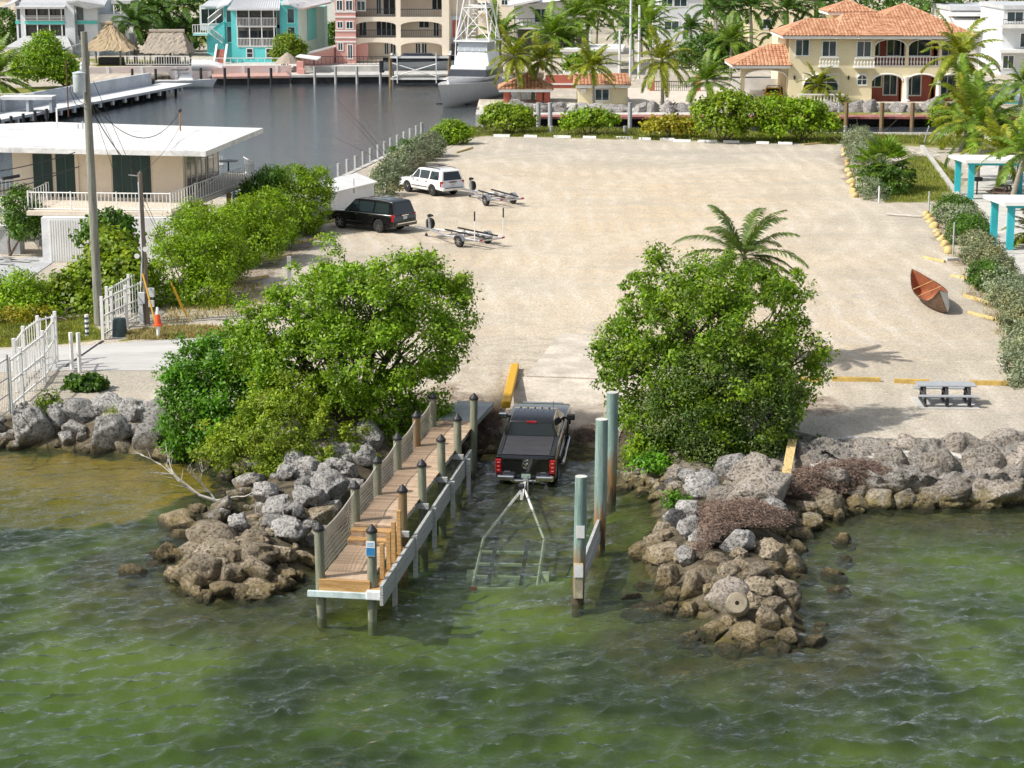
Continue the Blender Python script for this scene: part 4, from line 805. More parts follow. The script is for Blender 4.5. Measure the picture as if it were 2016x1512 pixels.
def make_truck():
    s0 = -10.65; base = rpt(s0, -.22); t = thing('pickup_truck', 'black crew cab pickup backed down the boat ramp to the water', 'pickup truck', base, -R(6.6), None, math.atan(.13))
    W = dict(parent=t, world=False)
    body = [(-1.12,.60)]+arc(0,.42,.52,9,160,20)+[(.62,.52),(3.1,.52)]+arc(3.8,.42,.52,9,160,20)+[(4.5,.6),(4.76,.62),(4.8,.95),(4.72,1.16),(4.45,1.27),(3.6,1.36),(3.0,1.40),(.74,1.42),(.70,1.44),(-1.10,1.44),(-1.16,1.40)]
    b = B(); loftx(b, body, [(-1.01,.992,.93),(-.985,1,.985),(-.93,1,1),(.93,1,1),(.985,1,.985),(1.01,.992,.93)]); b.obj('body', BLACKP, smooth=True, **W)
    hw = lambda z: .95-(z-1.38)*.36
    b = B(); cabin(b, [(3.12,1.38),(2.25,1.93),(1.95,1.985),(1.3,2.0),(.95,1.965),(.86,1.93),(.72,1.40)], hw); b.obj('cab', BLACKP, smooth=True, bevel=.03, **W)
    for k in range(6): B().box((-.55+k*.22,1.52,1.996), (.018,.95,.016)).obj('roof_rib', BLACKP, **W)
    def rw(y, z, f): return (f*hw(z), y, z)
    pane(t, 'rear_window', [(-.80,.735,1.46),(.80,.735,1.46),(.69,.845,1.87),(-.69,.845,1.87)], (0,-1,.2), GLASS)
    pane(t, 'windshield', [(.78,3.02,1.44),(-.78,3.02,1.44),(-.68,2.30,1.90),(.68,2.30,1.90)], (0,.55,.83), GLASS)
    for f in (-1, 1):
        for poly in ([(2.9,1.46),(1.98,1.46),(1.98,1.87),(2.32,1.87)], [(1.9,1.46),(.92,1.46),(1.0,1.85),(1.9,1.88)]):
            pane(t, 'side_window', [rw(y, z, f) for y, z in (poly if f > 0 else poly[::-1])], (f,0,.36), GLASS)
        lm = B().box((f*1.2,2.62,1.46), (.30,.12,.22)).obj('mirror', CHROME if f < 0 else BLACKPL, bevel=.04, **W); B().box((f*1.0,2.66,1.42), (.2,.06,.06)).obj('arm', BLACKPL, lm, world=False)
        tl = B().box((f*.915,-1.135,1.08), (.21,.13,.50)).obj('tail_light', REDL, bevel=.03, **W)
        for z in (1.22, 1.08, .94): B().box((f*.915,-1.205,z), (.08,.012,.03)).obj('lens_bar', mat('pale_lens', (.75,.35,.33), .2), tl, world=False)
        B().tube([(f*1.06,.72,.48),(f*1.10,.8,.46),(f*1.10,3.1,.46),(f*1.06,3.2,.48)], .045, 8).obj('side_step', CHROME, smooth=True, **W)
        for y in (2.02, 1.0): B().box((f*1.018,y,1.24), (.03,.16,.04)).obj('door_handle', BLACKPL, bevel=.01, **W)
        B().box((f*.90,-.2,1.455), (.14,1.8,.03)).obj('bed_rail', BLACKPL, bevel=.01, **W)
        for y in (0, 3.8): wheel(t, f*.86, y, .41, .30, f)
        b = B(); b.box((f*.66,-1.28,.72), (.62,.22,.20)); b.obj('bumper', CHROME, bevel=.05, **W)
        for y in (0, 3.8):
            b = B(); pts = [(f*1.015, y+.55*math.cos(a), .42+.55*math.sin(a)) for a in np.linspace(R(14), R(166), 11)]; b.tube(pts, .035, 5); b.obj('arch_trim', BLACKPL, smooth=True, **W)
    B().box((0,-1.24,.60), (1.0,.16,.10)).obj('bumper_centre', CHROME, bevel=.03, **W)
    for k in range(4): B().box((0,-.85+k*.43,1.462+.002*k), (1.62,.415,.028)).obj('cover_panel', mat('cover_vinyl', (.045,.045,.05), .55, var=.1), bevel=.01, **W)
    tg = B().box((0,-1.155,1.09), (1.60,.06,.66)).obj('tailgate', BLACKP, bevel=.02, **W)
    B().box((0,-1.19,1.36), (1.58,.05,.06)).obj('top_lip', BLACKP, tg, world=False, bevel=.015)
    B().box((.0,-1.20,1.33), (.20,.02,.03)).obj('gate_handle', CHROME, tg, world=False)
    e = B(); ring = [(.105*math.cos(a), -1.195, 1.15+.125*math.sin(a)) for a in np.linspace(0, 2*math.pi, 17)]; e.tube(ring, .013, 5); e.obj('emblem_ring', CHROME, tg, world=False)
    e = B(); head = [(0,-.10),(.035,-.06),(.03,.0),(.075,.01),(.085,.055),(.05,.09),(.02,.05),(-.02,.05),(-.05,.09),(-.085,.055),(-.075,.01),(-.03,.0),(-.035,-.06)]
    e.side([(x, 1.15+z) for x, z in head], -1.205, -1.188); e.obj('emblem', CHROME, tg, world=False)
    B().box((-.62,-1.19,.90), (.20,.012,.05)).obj('badge', CHROME, tg, world=False); B().box((.60,-1.19,.88), (.18,.012,.025)).obj('badge', ALLOY, tg, world=False)
    B().box((0.02,-1.25,.76), (.30,.02,.15)).obj('licence_plate', mat('plate_green', (.45,.60,.52), .5, var=.25, sc=30), **W)
    b = B(); b.box((0,.83,1.925), (.34,.04,.06)); hl = b.obj('brake_light', REDL, **W); 
    for k in range(5): B().box((-.5+k*.25,2.1,1.975), (.06,.08,.035)).obj('roof_lamp', mat('amber_dark', (.05,.03,.02), .4), bevel=.01, **W)
    B().tube([(.62,2.3,1.5+.35),(.63,2.25,2.2)], .008, 5).obj('antenna', BLACKPL, **W)
    b = B(); b.box((0,4.78,1.02), (1.5,.08,.34)); b.obj('grille', CHROME, bevel=.02, **W)
    for f in (-1,1): B().box((f*.83,4.72,1.05), (.24,.12,.22)).obj('headlight', ALLOY, bevel=.03, **W)
    B().box((0,1.8,.55), (1.5,5.0,.14)).obj('chassis', DARKM, **W)
make_truck()
def boat_trailer(label, loc, rz, Lt, m, hitch_z=.5, guides=False, rx=0, half=.86, axle=0.0, spare=True, bunkm=None, winch=True, fender=True, nb=None):
    # origin on the ground under the axle; the tongue points along +y to the hitch at y = Lt
    t = thing('boat_trailer', label, 'trailer', loc, rz, None, rx); W = dict(parent=t, world=False); z = hitch_z; nb_ = nb; nb = nb or Lt*.52
    for f in (-1, 1):
        B().tube([(f*half,-1.5,z),(f*half,(nb-1.2 if not nb_ else 2.6),z),(f*.08,nb+1.1,z)], .05, 4).obj('side_rail', m, **W)
        B().box((f*.48,.2,z+.20), (.11,3.3,.07), rx=.03).obj('bunk', bunkm or CARPET, **W)
        for y in (-1.0,.2,1.3): B().box((f*.48,y,z+.10), (.06,.06,.16)).obj('bunk_bracket', m, **W)
        wheel(t, f*(half+.17), 0, .33, .2, f, 6)
        if fender:
            b = B(); pts = [(0+.40*math.cos(a), .33+.40*math.sin(a)) for a in np.linspace(R(8), R(172), 9)]; pi = [(y*.95, .33+(zz-.33)*.95) for y, zz in pts[::-1]]
            n = len(pts)*2; pl = pts+pi; x0_, x1_ = sorted((f*(half+.06), f*(half+.29))); b.add([(x0_, y, zz) for y, zz in pl]+[(x1_, y, zz) for y, zz in pl], [(i, (i+1)%n, n+(i+1)%n, n+i) for i in range(n)]+[(i, n-1-i, n-2-i, i+1) for i in range(len(pts)-1)]+[(n+i+1, 2*n-2-i, 2*n-1-i, n+i) for i in range(len(pts)-1)])
            b.obj('fender', m, **W)
        B().box((f*(half-.05),-1.56,z+.04), (.2,.05,.1)).obj('tail_lamp', REDL, **W)
        if guides:
            gp = B().tube([(f*1.05,-1.3,z),(f*1.05,-1.3,z+1.55)], .03, 7).obj('guide_pole', WHITE, smooth=True, **W); B().tube([(f*1.05,-1.3,z+1.1),(f*1.05,-1.3,z+1.62)], .042, 7).obj('pole_sleeve', BLACKPL, gp, world=False); B().box((f*.95,-1.3,z), (.3,.05,.05)).obj('guide_arm', m, **W)
    for y in (-1.4,-.5,.5,1.5): B().box((0,y,z-.02), (half*2,.07,.08)).obj('cross_member', m, **W)
    B().box((0,0,.33), (half*2+.2,.07,.07)).obj('axle', m, **W)
    B().box((0,(nb+.4+Lt)/2,z), (.09,Lt-nb-.4,.11)).obj('tongue', m, **W)
    B().box((0,Lt-.05,z+.03), (.12,.26,.09)).obj('coupler', GALV, bevel=.01, **W)
    if winch:
        wy = nb+1.25 if not nb_ else 6.2; wh = .85 if not nb_ else .55
        wp = B().box((0,wy,z+wh/2), (.08,.10,wh), rx=-.15).obj('winch_post', m, **W); B().lathe([(.09,-.1),(.09,.1)], 10, (0,wy-.05,z+wh-.07), 'x').obj('winch_drum', DARKM, wp, world=False)
        B().box((0,wy-.23,z+wh-.05), (.12,.14,.10)).obj('bow_roller', RUBBER, wp, world=False)
    jk = B().tube([(.14,Lt-.7,z-.35),(.14,Lt-.7,z+.45)], .03, 8).obj('jack', GALV, **W); B().lathe([(.09,-.03),(.09,.03)], 12, (.14,Lt-.7,z-.38), 'x').obj('jack_wheel', RUBBER, jk, world=False)
    if spare: 
        sp = B().lathe([(.18,-.1),(.3,-.1),(.33,0),(.3,.1),(.18,.1)], 20, (.3,nb+1.5,z+.28), 'x').obj('spare_wheel', RUBBER, smooth=True, **W); B().lathe([(.18,-.05),(.18,.05)], 14, (.3,nb+1.5,z+.28), 'x').obj('rim', ALLOY, sp, world=False)
    return t
ALU = mat('wet_aluminium', (.74,.75,.72), .5, metal=.2, var=.12, sc=6)
hq = Vector(rpt(-10.65, -.22))+Matrix.Rotation(-R(6.6), 3, 'Z') @ Vector((0,-1.42,0)); pa = hq-Vector((math.sin(R(4)), math.cos(R(4)), 0))*7.95; pa.z = -2.30
boat_trailer('half submerged bare aluminium boat trailer hitched behind the pickup', pa, -R(4), 7.95, ALU, .76, rx=.077, half=.95, spare=False, nb=5.9)
def suv(name, label, a_rl, heading, paint, L, Wd, Ht, wb, wr, rails, trim, rimm=None, boxy=1.0):
    ang = math.atan2(-heading[0], heading[1]); d = Vector((heading[0], heading[1], 0)).normalized(); rgt = Vector((d.y, -d.x, 0))
    t = thing(name, label, 'car', Vector(a_rl)+rgt*(Wd/2-.12), ang); W = dict(parent=t, world=False); ro = (L-wb)*.53; fo = L-wb-ro; hb = Ht*.56; r_ = wr+.08
    body = [(-ro,.42)]+arc(0,wr,r_,9,165,15)+[(r_+.05,.34),(wb-r_-.05,.34)]+arc(wb,wr,r_,9,165,15)+[(wb+fo-.08,.36),(wb+fo,.55),(wb+fo-.02,hb*.82),(wb+fo-.12,hb*.95),(wb+fo*.2,hb*1.02),(wb-.35,hb*1.05),(-ro+.1,hb*1.06),(-ro,hb*.9)]
    h_ = Wd/2; b = B(); loftx(b, body, [(-h_,.99,.90),(-h_+.03,1,.975),(-h_+.10,1,1),(h_-.10,1,1),(h_-.03,1,.975),(h_,.99,.90)]); b.obj('body', paint, smooth=True, **W)
    hw = lambda z: h_-.06-(z-hb)*.24
    ws = wb-.42; cab = [(ws+.15,hb*1.03),(ws-.62,Ht*.965),(ws-.95,Ht),(.1,Ht),(-ro+.32,Ht*.975),(-ro+.22,Ht*.93),(-ro+.02,hb*1.03)]
    b = B(); cabin(b, cab, hw); b.obj('cabin', paint, smooth=True, bevel=.03, **W)
    z0, z1 = hb*1.10, Ht*.92; S = lambda y, z, f: (f*hw(z), y, z)
    for f in (-1, 1):
        m1 = wb*.53; polys = [[(ws-.1,z0),(m1+.04,z0),(m1+.04,z1),(ws-.60,z1)], [(m1-.04,z0),(.48,z0),(.40,z1),(m1-.04,z1)], [(.36,z0),(-ro+.42,z0),(-ro+.50,z1),(.28,z1)]]
        for pl in polys: pane(t, 'side_window', [S(y, z, f) for y, z in (pl if f > 0 else pl[::-1])], (f,0,.24), GLASS)
        B().box((f*(h_-.08),-ro+.10,hb*.86), (.17,.18,hb*.40)).obj('tail_light', REDL, bevel=.03, **W)
        B().box((f*(h_+.08),ws-.25,hb*1.12), (.2,.1,.15)).obj('mirror', paint if paint is WHITEP else BLACKPL, bevel=.03, **W)
        B().tube([(f*(h_-.30),-ro+.55,Ht+.0),(f*(h_-.30),-ro+.7,Ht+.06),(f*(h_-.30),ws-1.2,Ht+.06),(f*(h_-.30),ws-1.05,Ht)], .022, 6).obj('roof_rail', rails, **W)
        B().box((f*(h_+.004),wb*.5,.56), (.02,wb*.62,.05)).obj('trim_strip', trim, **W)
        for y in (m1+.12, .62): B().box((f*(h_+.005),y,hb*.93), (.03,.18,.04)).obj('door_handle', trim, **W)
        for y in (0, wb): wheel(t, f*(h_-.14), y, wr, .26, f, 6 if paint is BLACKP else 5, rimm)
        B().box((f*(h_-.14),wb+fo-.08,hb*.8), (.3,.18,.16)).obj('headlight', ALLOY, bevel=.03, **W)
        for y in (m1, .44): B().box((f*(h_-.001),y,hb*.72), (.006,.014,hb*.5)).obj('door_gap', BLACKPL, **W)
    for y in (.6, wb*.45): B().box((0,y,Ht+.065), (Wd-.62,.05,.03)).obj('cross_bar', rails, **W)
    k = .24; yr = lambda z: -ro+.02+(z-hb*1.03)*(.20/(Ht*.93-hb*1.03))
    pane(t, 'rear_window', [(-hw(z0)+.12,yr(z0),z0),(hw(z0)-.12,yr(z0),z0),(hw(z1)-.12,yr(z1),z1),(-hw(z1)+.12,yr(z1),z1)], (0,-1,.25), GLASS)
    pane(t, 'windshield', [(hw(z0)-.1,ws+.02,z0),(-hw(z0)+.1,ws+.02,z0),(-hw(z1)+.1,ws-.55,z1),(hw(z1)-.1,ws-.55,z1)], (0,.6,.8), GLASS)
    B().box((0,-ro-.04,.52), (Wd-.1,.16,.22)).obj('rear_bumper', paint, bevel=.05, **W); B().box((0,-ro-.125,.60), (Wd-.4,.015,.05)).obj('bumper_strip', trim, **W)
    B().box((0,-ro-.012,hb*.84), (.34,.02,.16)).obj('licence_plate', mat('plate_white', (.62,.62,.60), .5, var=.3, sc=30), **W); B().box((0,-ro-.012,hb*.98), (.6,.02,.05)).obj('tailgate_trim', trim, **W)
    B().box((0,wb*.5,.36), (Wd-.3,wb+.9,.16)).obj('chassis', DARKM, **W); B().box((0,-ro-.16,.42), (.07,.24,.06)).obj('hitch', DARKM, **W)
    return t
suv('parked_suv', 'glossy black large utility car with a boat trailer beside the storage shed', P(747,458), (-.80,.60), BLACKP, 5.18, 2.04, 1.87, 2.95, .40, CHROME, CHROME)
suv('parked_suv', 'white utility car with a boat trailer beside the silvery hedge', P(853,386), (-.62,.78), WHITEP, 4.78, 1.88, 1.76, 2.78, .37, BLACKPL, BLACKPL)
def tr_at(left, right, hitch):
    l_, r_ = P(*left), P(*right); c = (l_+r_)/2; h_ = P(*hitch, .5); d = (h_-c); d.z = 0; return c, math.atan2(-d.x, d.y), d.length
c, a, L_ = tr_at((901,488), (963,478.6), (820,447)); boat_trailer('galvanised boat trailer with two tall guide poles hitched to the black car', c, a, L_, GALV, .5, True)
c, a, L_ = tr_at((958,405.6), (1009,401), (911,372)); boat_trailer('small boat trailer with dark bunks hitched to the white car', c, a, L_, GALV, .5, False, half=.82)
# ------------------------------------------------------------------ things on the lot
def bar_stop(px0, py0, px1, py1, label, group, m=FADEY, wd=.17, h=.13, name='wheel_stop'):
    a_, c_ = P(px0, py0), P(px1, py1); d = c_-a_; L_ = d.length; b = B()
    pr = [(-wd/2,0),(wd/2,0),(wd*.36,h),(-wd*.36,h)]; vs = [(-L_/2, y, z) for y, z in pr]+[(L_/2, y, z) for y, z in pr]
    b.add(vs, [(3,2,1,0),(4,5,6,7)]+[(i, (i+1)%4, 4+(i+1)%4, 4+i) for i in range(4)]); o = b.obj(name, m, bevel=.012)
    o.location = (a_+c_)/2; o.rotation_euler = (0,0,math.atan2(d.y, d.x)); return tag(o, label, 'wheel stop', group)
G1 = 'yellow stops by the picnic table'
for x0, x1, y, lb in ((1560,1618,750,'yellow parking stop partly under the round tree'),(1638,1733,750,'yellow parking stop between the round tree and the picnic table'),(1760,1830,754,'yellow parking stop behind the picnic table end nearest the tree'),(1908,1985,757,'yellow parking stop just past the picnic table beside the hedge')): bar_stop(x0, y, x1, y+1.5, lb, G1, mat('ochre_paint', (.50,.34,.09), .8, var=.2, sc=4), .2, .17)
G2 = 'yellow stops along the hedge'
for k, (x0,y0,x1,y1) in enumerate([(1907,617,1972,634),(1898,584,1948,598),(1873,544,1932,556),(1818,508,1860,517)]): bar_stop(x0,y0,x1,y1, ['worn yellow stop on the hedge side closest to the picnic table','worn yellow stop beside the white end of the canoe','worn yellow stop along the hedge past the canoe','worn yellow stop beside the row of yellow painted stones'][k], G2)
G3 = 'faded stops by the lime bushes'
for k, (x0,y0,x1,y1) in enumerate([(460,557,528,546),(515,516,574,504),(578,481,632,470),(634,440,668,436),(775,394,790,390),(785,374,800,371)]): bar_stop(x0,y0,x1,y1, ['faded yellow stop next to the tall lime bush','faded yellow stop behind the grey steel post','faded yellow stop between the lime bushes and the black car','faded yellow stop in front of the black car','faded yellow stop behind the storage shed','faded yellow stop in front of the white car'][k], G3)
G4 = 'white stops along the grass'
for x0, x1, y in ((972,1004,269),(1032,1058,270),(1090,1124,271),(1148,1174,272),(1212,1246,273),(1258,1282,275),(1300,1328,276),(1326,1360,279),(1374,1412,280),(1424,1456,281),(1489,1514,283),(1532,1560,284)): bar_stop(x0, y, x1, y+.6, 'white concrete parking stop along the grass by the canal', G4, WHITE2, .24, .2)
bar_stop(1582,286,1618,283,'tan timber stop lying on the grass beyond the white stops','tan timbers', FADEY); bar_stop(898,302,930,292,'tan timber lying on the grass corner beside the canal hedge','tan timbers', FADEY)
# painted stones
ST = rock_mesh(77, 2, .2); ST.materials.append(FADEY)
def ystone(px, py, r, label, group):
    p = P(px, py); o = bpy.data.objects.new('painted_stone', ST); COL.objects.link(o); o.location = p+Vector((0,0,r*.35)); k_ = random.Random(px*3+py).uniform(.7,1.15); o.scale = (r*k_*.8, r*k_*1.1, r*.75*k_); o.rotation_euler = (0,0,random.Random(px).uniform(0,3)); tag(o, label, 'stone', group)
for i in range(10): t_ = i/9; ystone(1661+22*t_+random.Random(i).uniform(-2,2), 298+92*t_+random.Random(i+40).uniform(-2,2), .36, 'yellow painted stone edging the bed of the fan palm', 'yellow stones by the fan palm')
for i in range(10): t_ = i/9; ystone(1824+46*t_+random.Random(i+9).uniform(-2,2), 424+76*t_+random.Random(i+70).uniform(-2,2), .34, 'yellow painted stone edging the silvery hedge', 'yellow stones by the hedge')
# picnic table
def picnic(label, p, rz, m1, m2, L_=2.15, pad=True):
    t = thing('picnic_table', label, 'picnic table', p, rz); W = dict(parent=t, world=False)
    for k in range(5): B().box((0,-.30+k*.15,.75), (L_,.14,.045)).obj('top_slat', m1, bevel=.008, **W)
    for f in (-1,1):
        for k in range(2): B().box((0,f*(.62+k*.14),.45), (L_,.13,.04)).obj('seat_slat', m1, bevel=.008, **W)
    for x in (-L_*.38, 0, L_*.38):
        for f in (-1,1): B().box((x,f*.42,.38), (.10,.09,.80), rx=f*.42).obj('leg', m2, **W)
        B().box((x+.002,0,.42), (.08,1.5,.09)).obj('seat_bearer', m2, **W); B().box((x+.003,0,.70), (.08,.72,.07)).obj('top_bearer', m2, **W); B().box((x,0,.06), (.10,1.5,.09)).obj('foot', m2, **W)
    if pad: B().box((0,0,.01), (L_+.1,1.9,.06)).obj('slab', CONC, **W)
    return t
GREYPL = mat('grey_recycled_plastic', (.36,.38,.40), .6, var=.1, sc=4)
picnic('grey picnic table with dark legs standing on a concrete slab on the gravel', P(1860,795), R(-2), GREYPL, mat('charcoal_plastic', (.05,.05,.055), .6, var=.2))
# canoe
def canoe():
    a_, c_ = P(1868,622), P(1814,578); mid = (a_+c_)/2; d = a_-c_; Lc = 5.9
    t = thing('bark_canoe', 'brown stitched bark canoe with a red interior and white bow mark tilted on the gravel', 'canoe', mid, math.atan2(-d.x, d.y)); n = 25; m = 13
    def sec(i, k):
        u = i/(n-1)*2-1; hw = .60*max(0, 1-abs(u)**2.6)**.75; top = .62+.6*abs(u)**4; a = (k/(m-1)*2-1)
        x = hw*math.copysign(abs(a)**.6, a); z = top*abs(a)**2.6+.10*abs(u)**3*(1-abs(a)); y = u*Lc/2+.22*math.copysign(1,u)*abs(u)**5*(1-abs(a)**3)*(-1)
        return Vector((x, y, z))
    V = [sec(i,k) for i in range(n) for k in range(m)]; fs = [(i*m+k, i*m+k+1, (i+1)*m+k+1, (i+1)*m+k) for i in range(n-1) for k in range(m-1)]
    rot = Matrix.Rotation(R(24), 4, 'Y'); lift = Vector((0,0,.06))
    b = B(); b.add([rot @ v+lift for v in V], [f[::-1] for f in fs]); BK = mat('canoe_bark', (.14,.085,.055), .8, var=.35, sc=4, stretch=(1,1,4), coords='obj', bump=.4, bsc=14)
    b.obj('hull', BK, t, world=False, smooth=True); b = B(); b.add([rot @ (Vector((v.x*.95, v.y*.985, v.z*.99+.02)))+lift for v in V], fs); b.obj('lining', mat('canoe_red', (.30,.10,.045), .6, var=.2, sc=2), t, world=False, smooth=True)
    for k in (0, m-1): b = B(); b.tube([rot @ V[i*m+k]+lift for i in range(n)], .028, 5); b.obj('gunwale', mat('gunwale_brown', (.09,.05,.03), .7, var=.3), t, world=False)
    for i in (6, 12, 18): b = B(); b.tube([rot @ V[i*m]+lift, rot @ V[i*m+m-1]+lift], .025, 5); b.obj('thwart', WOODO, t, world=False)
    b = B(); idx = range(n-4, n); vs = []; 
    for i in idx: vs += [rot @ Vector((v.x*1.03+(.012 if v.x > 0 else -.012), v.y*1.004, v.z))+lift for v in V[i*m:(i+1)*m]]
    b.add(vs, [(i*m+k+1, i*m+k, (i+1)*m+k, (i+1)*m+k+1) for i in range(3) for k in range(m-1) if k < 5]); b.obj('bow_mark', mat('canoe_white', (.72,.70,.64), .7, var=.1), t, world=False)
canoe()
# storage shed
def shed():
    a_, c_ = P(652,430), P(737,408); d = (c_-a_); d.z = 0; Ls = d.length; t = thing('storage_shed', 'white metal storage shed with a gable roof beside the lime bush', 'shed', (a_+c_)/2, math.atan2(d.y, d.x)); W = dict(parent=t, world=False); D_ = 2.6; hw_, hr = 1.65, 2.05
    b = B(); b.side([(-Ls/2,0),(Ls/2,0),(Ls/2,hw_),(-Ls/2,hw_)], .002, D_); b.obj('wall', WHITE2, **W)
    for x in (-Ls/2, Ls/2): b = B(); b.add([(x,0,hw_),(x,D_,hw_),(x,D_/2,hr),(x+.03,0,hw_),(x+.03,D_,hw_),(x+.03,D_/2,hr)], [(0,1,2),(5,4,3),(0,3,4,1),(1,4,5,2),(2,5,3,0)]); b.obj('gable', WHITE2, **W)
    for y0_, y1_ in ((-.18,D_/2),(D_+.18,D_/2)): b = B(); z0_ = hw_-.05; b.slab([(-Ls/2-.15,y0_,z0_),(Ls/2+.15,y0_,z0_),(Ls/2+.15,y1_,hr+.04),(-Ls/2-.15,y1_,hr+.04)] if y0_ < 0 else [(-Ls/2-.15,y1_,hr+.04),(Ls/2+.15,y1_,hr+.04),(Ls/2+.15,y0_,z0_),(-Ls/2-.15,y0_,z0_)], .05); b.obj('roof_panel', WHITE, **W)
    b = B(); b.tube([(.1,-.03,1.2),(.1,-.03,2.1)], .02, 5); b.obj('conduit', DARKM, **W); B().box((0,-.03,.08), (Ls+.1,.05,.16)).obj('base_trim', DARKM, **W)
    B().box((Ls/2+.03,D_/2,.75), (.04,1.2,1.4)).obj('door', WHITE, **W)
shed()
# posts
def post_at(px, py, h, r, m, label, name='steel_post', cap_m=None):
    p = P(px, py); b = B(); b.tube([p, p+Vector((0,0,h))], r, 8); o = b.obj(name, m, smooth=True); return tag(o, label, 'post')
t = thing('steel_post', 'tall grey square steel post with a small arm behind the spreading tree', 'post', P(571,600)); p = P(571,600); B().box(p+Vector((0,0,1.15)), (.18,.18,2.3)).obj('shaft', GALV, t, bevel=.01); B().box(p+Vector((-.18,0,1.75)), (.3,.06,.05)).obj('arm', WHITE, t); B().box(p+Vector((0,-.1,.8)), (.1,.04,.3)).obj('box', BLACKPL, t)
post_at(1828,420,1.35,.05,WOODG,'weathered grey post at the start of the silvery hedge'); post_at(1876,505,1.85,.045,WOODG,'weathered grey post standing beside a concrete slab in the hedge row'); post_at(1730,400,1.1,.05,WHITE2,'short white post in front of the fan palm bed')
b = B(); b.box(P(1872,512)+Vector((0,0,.06)), (.7,.5,.14), .3); tag(b.obj('concrete_slab', CONC), 'small concrete slab at the foot of the grey post', 'slab')
# bollards and striped post
for px, py, h, lb in ((142,727,1.5,'white bollard beside the driveway closest to the open gate'),(157,733,1.6,'white bollard beside the driveway in front of the other bollard')): tag(post_at(px, py, h, .085, WHITE, lb, 'bollard'), lb, 'bollard', 'bollards by the gate')
p = P(172,664); t = thing('striped_post', 'short white post with dark blue stripes on the grass verge', 'post', p); b = B(); b.tube([p, p+Vector((0,0,1.0))], .085, 10); b.obj('shaft', WHITE, t, smooth=True)
for k in range(4): b = B(); b.lathe([(.089,-.05),(.089,.05)], 10, p+Vector((0,0,.18+k*.22))); o = b.obj('stripe', mat('navy_stripe', (.03,.05,.14), .6), t)
p = P(312,668); t = thing('cone_post', 'orange traffic cone with a white tip stuck on a white post', 'traffic cone', p); b = B(); b.tube([p, p+Vector((0,0,.65))], .075, 10); b.obj('post', WHITE, t, smooth=True)
b = B(); b.lathe([(.21,.60),(.21,.66),(.16,.68),(.09,1.1)], 14, p); b.obj('cone', mat('orange_cone', (.75,.10,.02), .5, var=.1), t, smooth=True); b = B(); b.lathe([(.088,1.1),(.05,1.38),(.03,1.4)], 14, p); b.obj('cone_tip', WHITE, t, smooth=True)
p = P(236,664); t = thing('gate_motor', 'dark green box of the gate motor beside the sliding gate', 'gate motor', p); b = B(); b.box(p+Vector((0,0,.42)), (.62,.5,.84), .1, tp=.86); b.obj('housing', mat('motor_green', (.025,.05,.055), .5, var=.1), t, bevel=.06); b = B(); b.box(p+Vector((0,0,.02)), (.8,.7,.06)); b.obj('pad', CONC, t)
# white picket gates
def picket_run(name, label, cat, path, h, n_gap=.13, group=None, posts=True, rails=(.12,.55,.95), pr=.016, m=WHITE, z0=0.03, over=.06, wd=.03):
    t = thing(name, label, cat, path[0], 0, group); pm = B().box((0,0,h/2), (wd,wd,h)).mesh('picket'); pm.materials.append(m); M0 = Vector(path[0])
    for a_, c_ in zip(path[:-1], path[1:]):
        a_ = Vector(a_); c_ = Vector(c_); d = c_-a_; n = max(1, int(Vector((d.x,d.y,0)).length/n_gap)); an = math.atan2(d.y, d.x)
        for i in range(n): q = a_+d*((i+.5)/n); inst(pm, 'picket', t, q-M0+Vector((0,0,z0)), an)
        for k in rails: b = B(); q = (a_+c_)/2; L_ = d.length; b.box(q+Vector((0,0,z0+k*h)), (L_,.05,.06), an, 0, 0) if abs(d.z) < .02 else b.tube([a_+Vector((0,0,z0+k*h)), c_+Vector((0,0,z0+k*h))], .035, 4); b.obj('rail', m, t)
    if posts:
        for q in path: b = B(); b.box(Vector(q)+Vector((0,0,(h+.14)/2)), (.13,.13,h+.14)); b.obj('gate_post', m, t, bevel=.01)
    return t
picket_run('sliding_gate', 'white picket sliding gate standing open beside the utility pole', 'gate', [P(203,669), P(222,658), P(250,644), P(287,627)], 1.75, .28)
picket_run('sliding_gate', 'white picket sliding gate leaf folded behind the open gate by the bushes', 'gate', [P(205,655)+Vector((0,.9,0)), P(246,630)+Vector((0,1.2,0)), P(278,612)+Vector((0,1.2,0))], 1.75, .3)
picket_run('picket_gate', 'white picket gate at the shore end of the driveway', 'gate', [P(108,724), P(88,755), P(45,792), P(22,812)], 1.95, .34)
picket_run('picket_gate', 'white picket gate leaf behind the shore gate along the driveway edge', 'gate', [P(112,712), P(78,722), P(50,745), P(32,772)], 1.95, .36)
def chain_fence():
    p0, p1 = P(20,815), P(-30,850); t = thing('wire_fence', 'grey steel wire fence panel on the shore beside the white gate', 'fence', p0); b = B(); b.tube([p0, p0+Vector((0,0,2.2))], .045, 8); b.obj('fence_post', GALV, t)
    for z in (.15,.75,1.35,2.05): b = B(); b.tube([p0+Vector((0,0,z)), p1+Vector((0,0,z))], .025, 5); b.obj('fence_rail', GALV, t)
    b = B(); 
    for i in range(16): q = p0.lerp(p1, i/15); b.tube([q+Vector((0,0,.1)), q+Vector((0,0,2.05))], .006, 3)
    b.obj('mesh_wires', GALV, t, kind='stuff')
chain_fence()
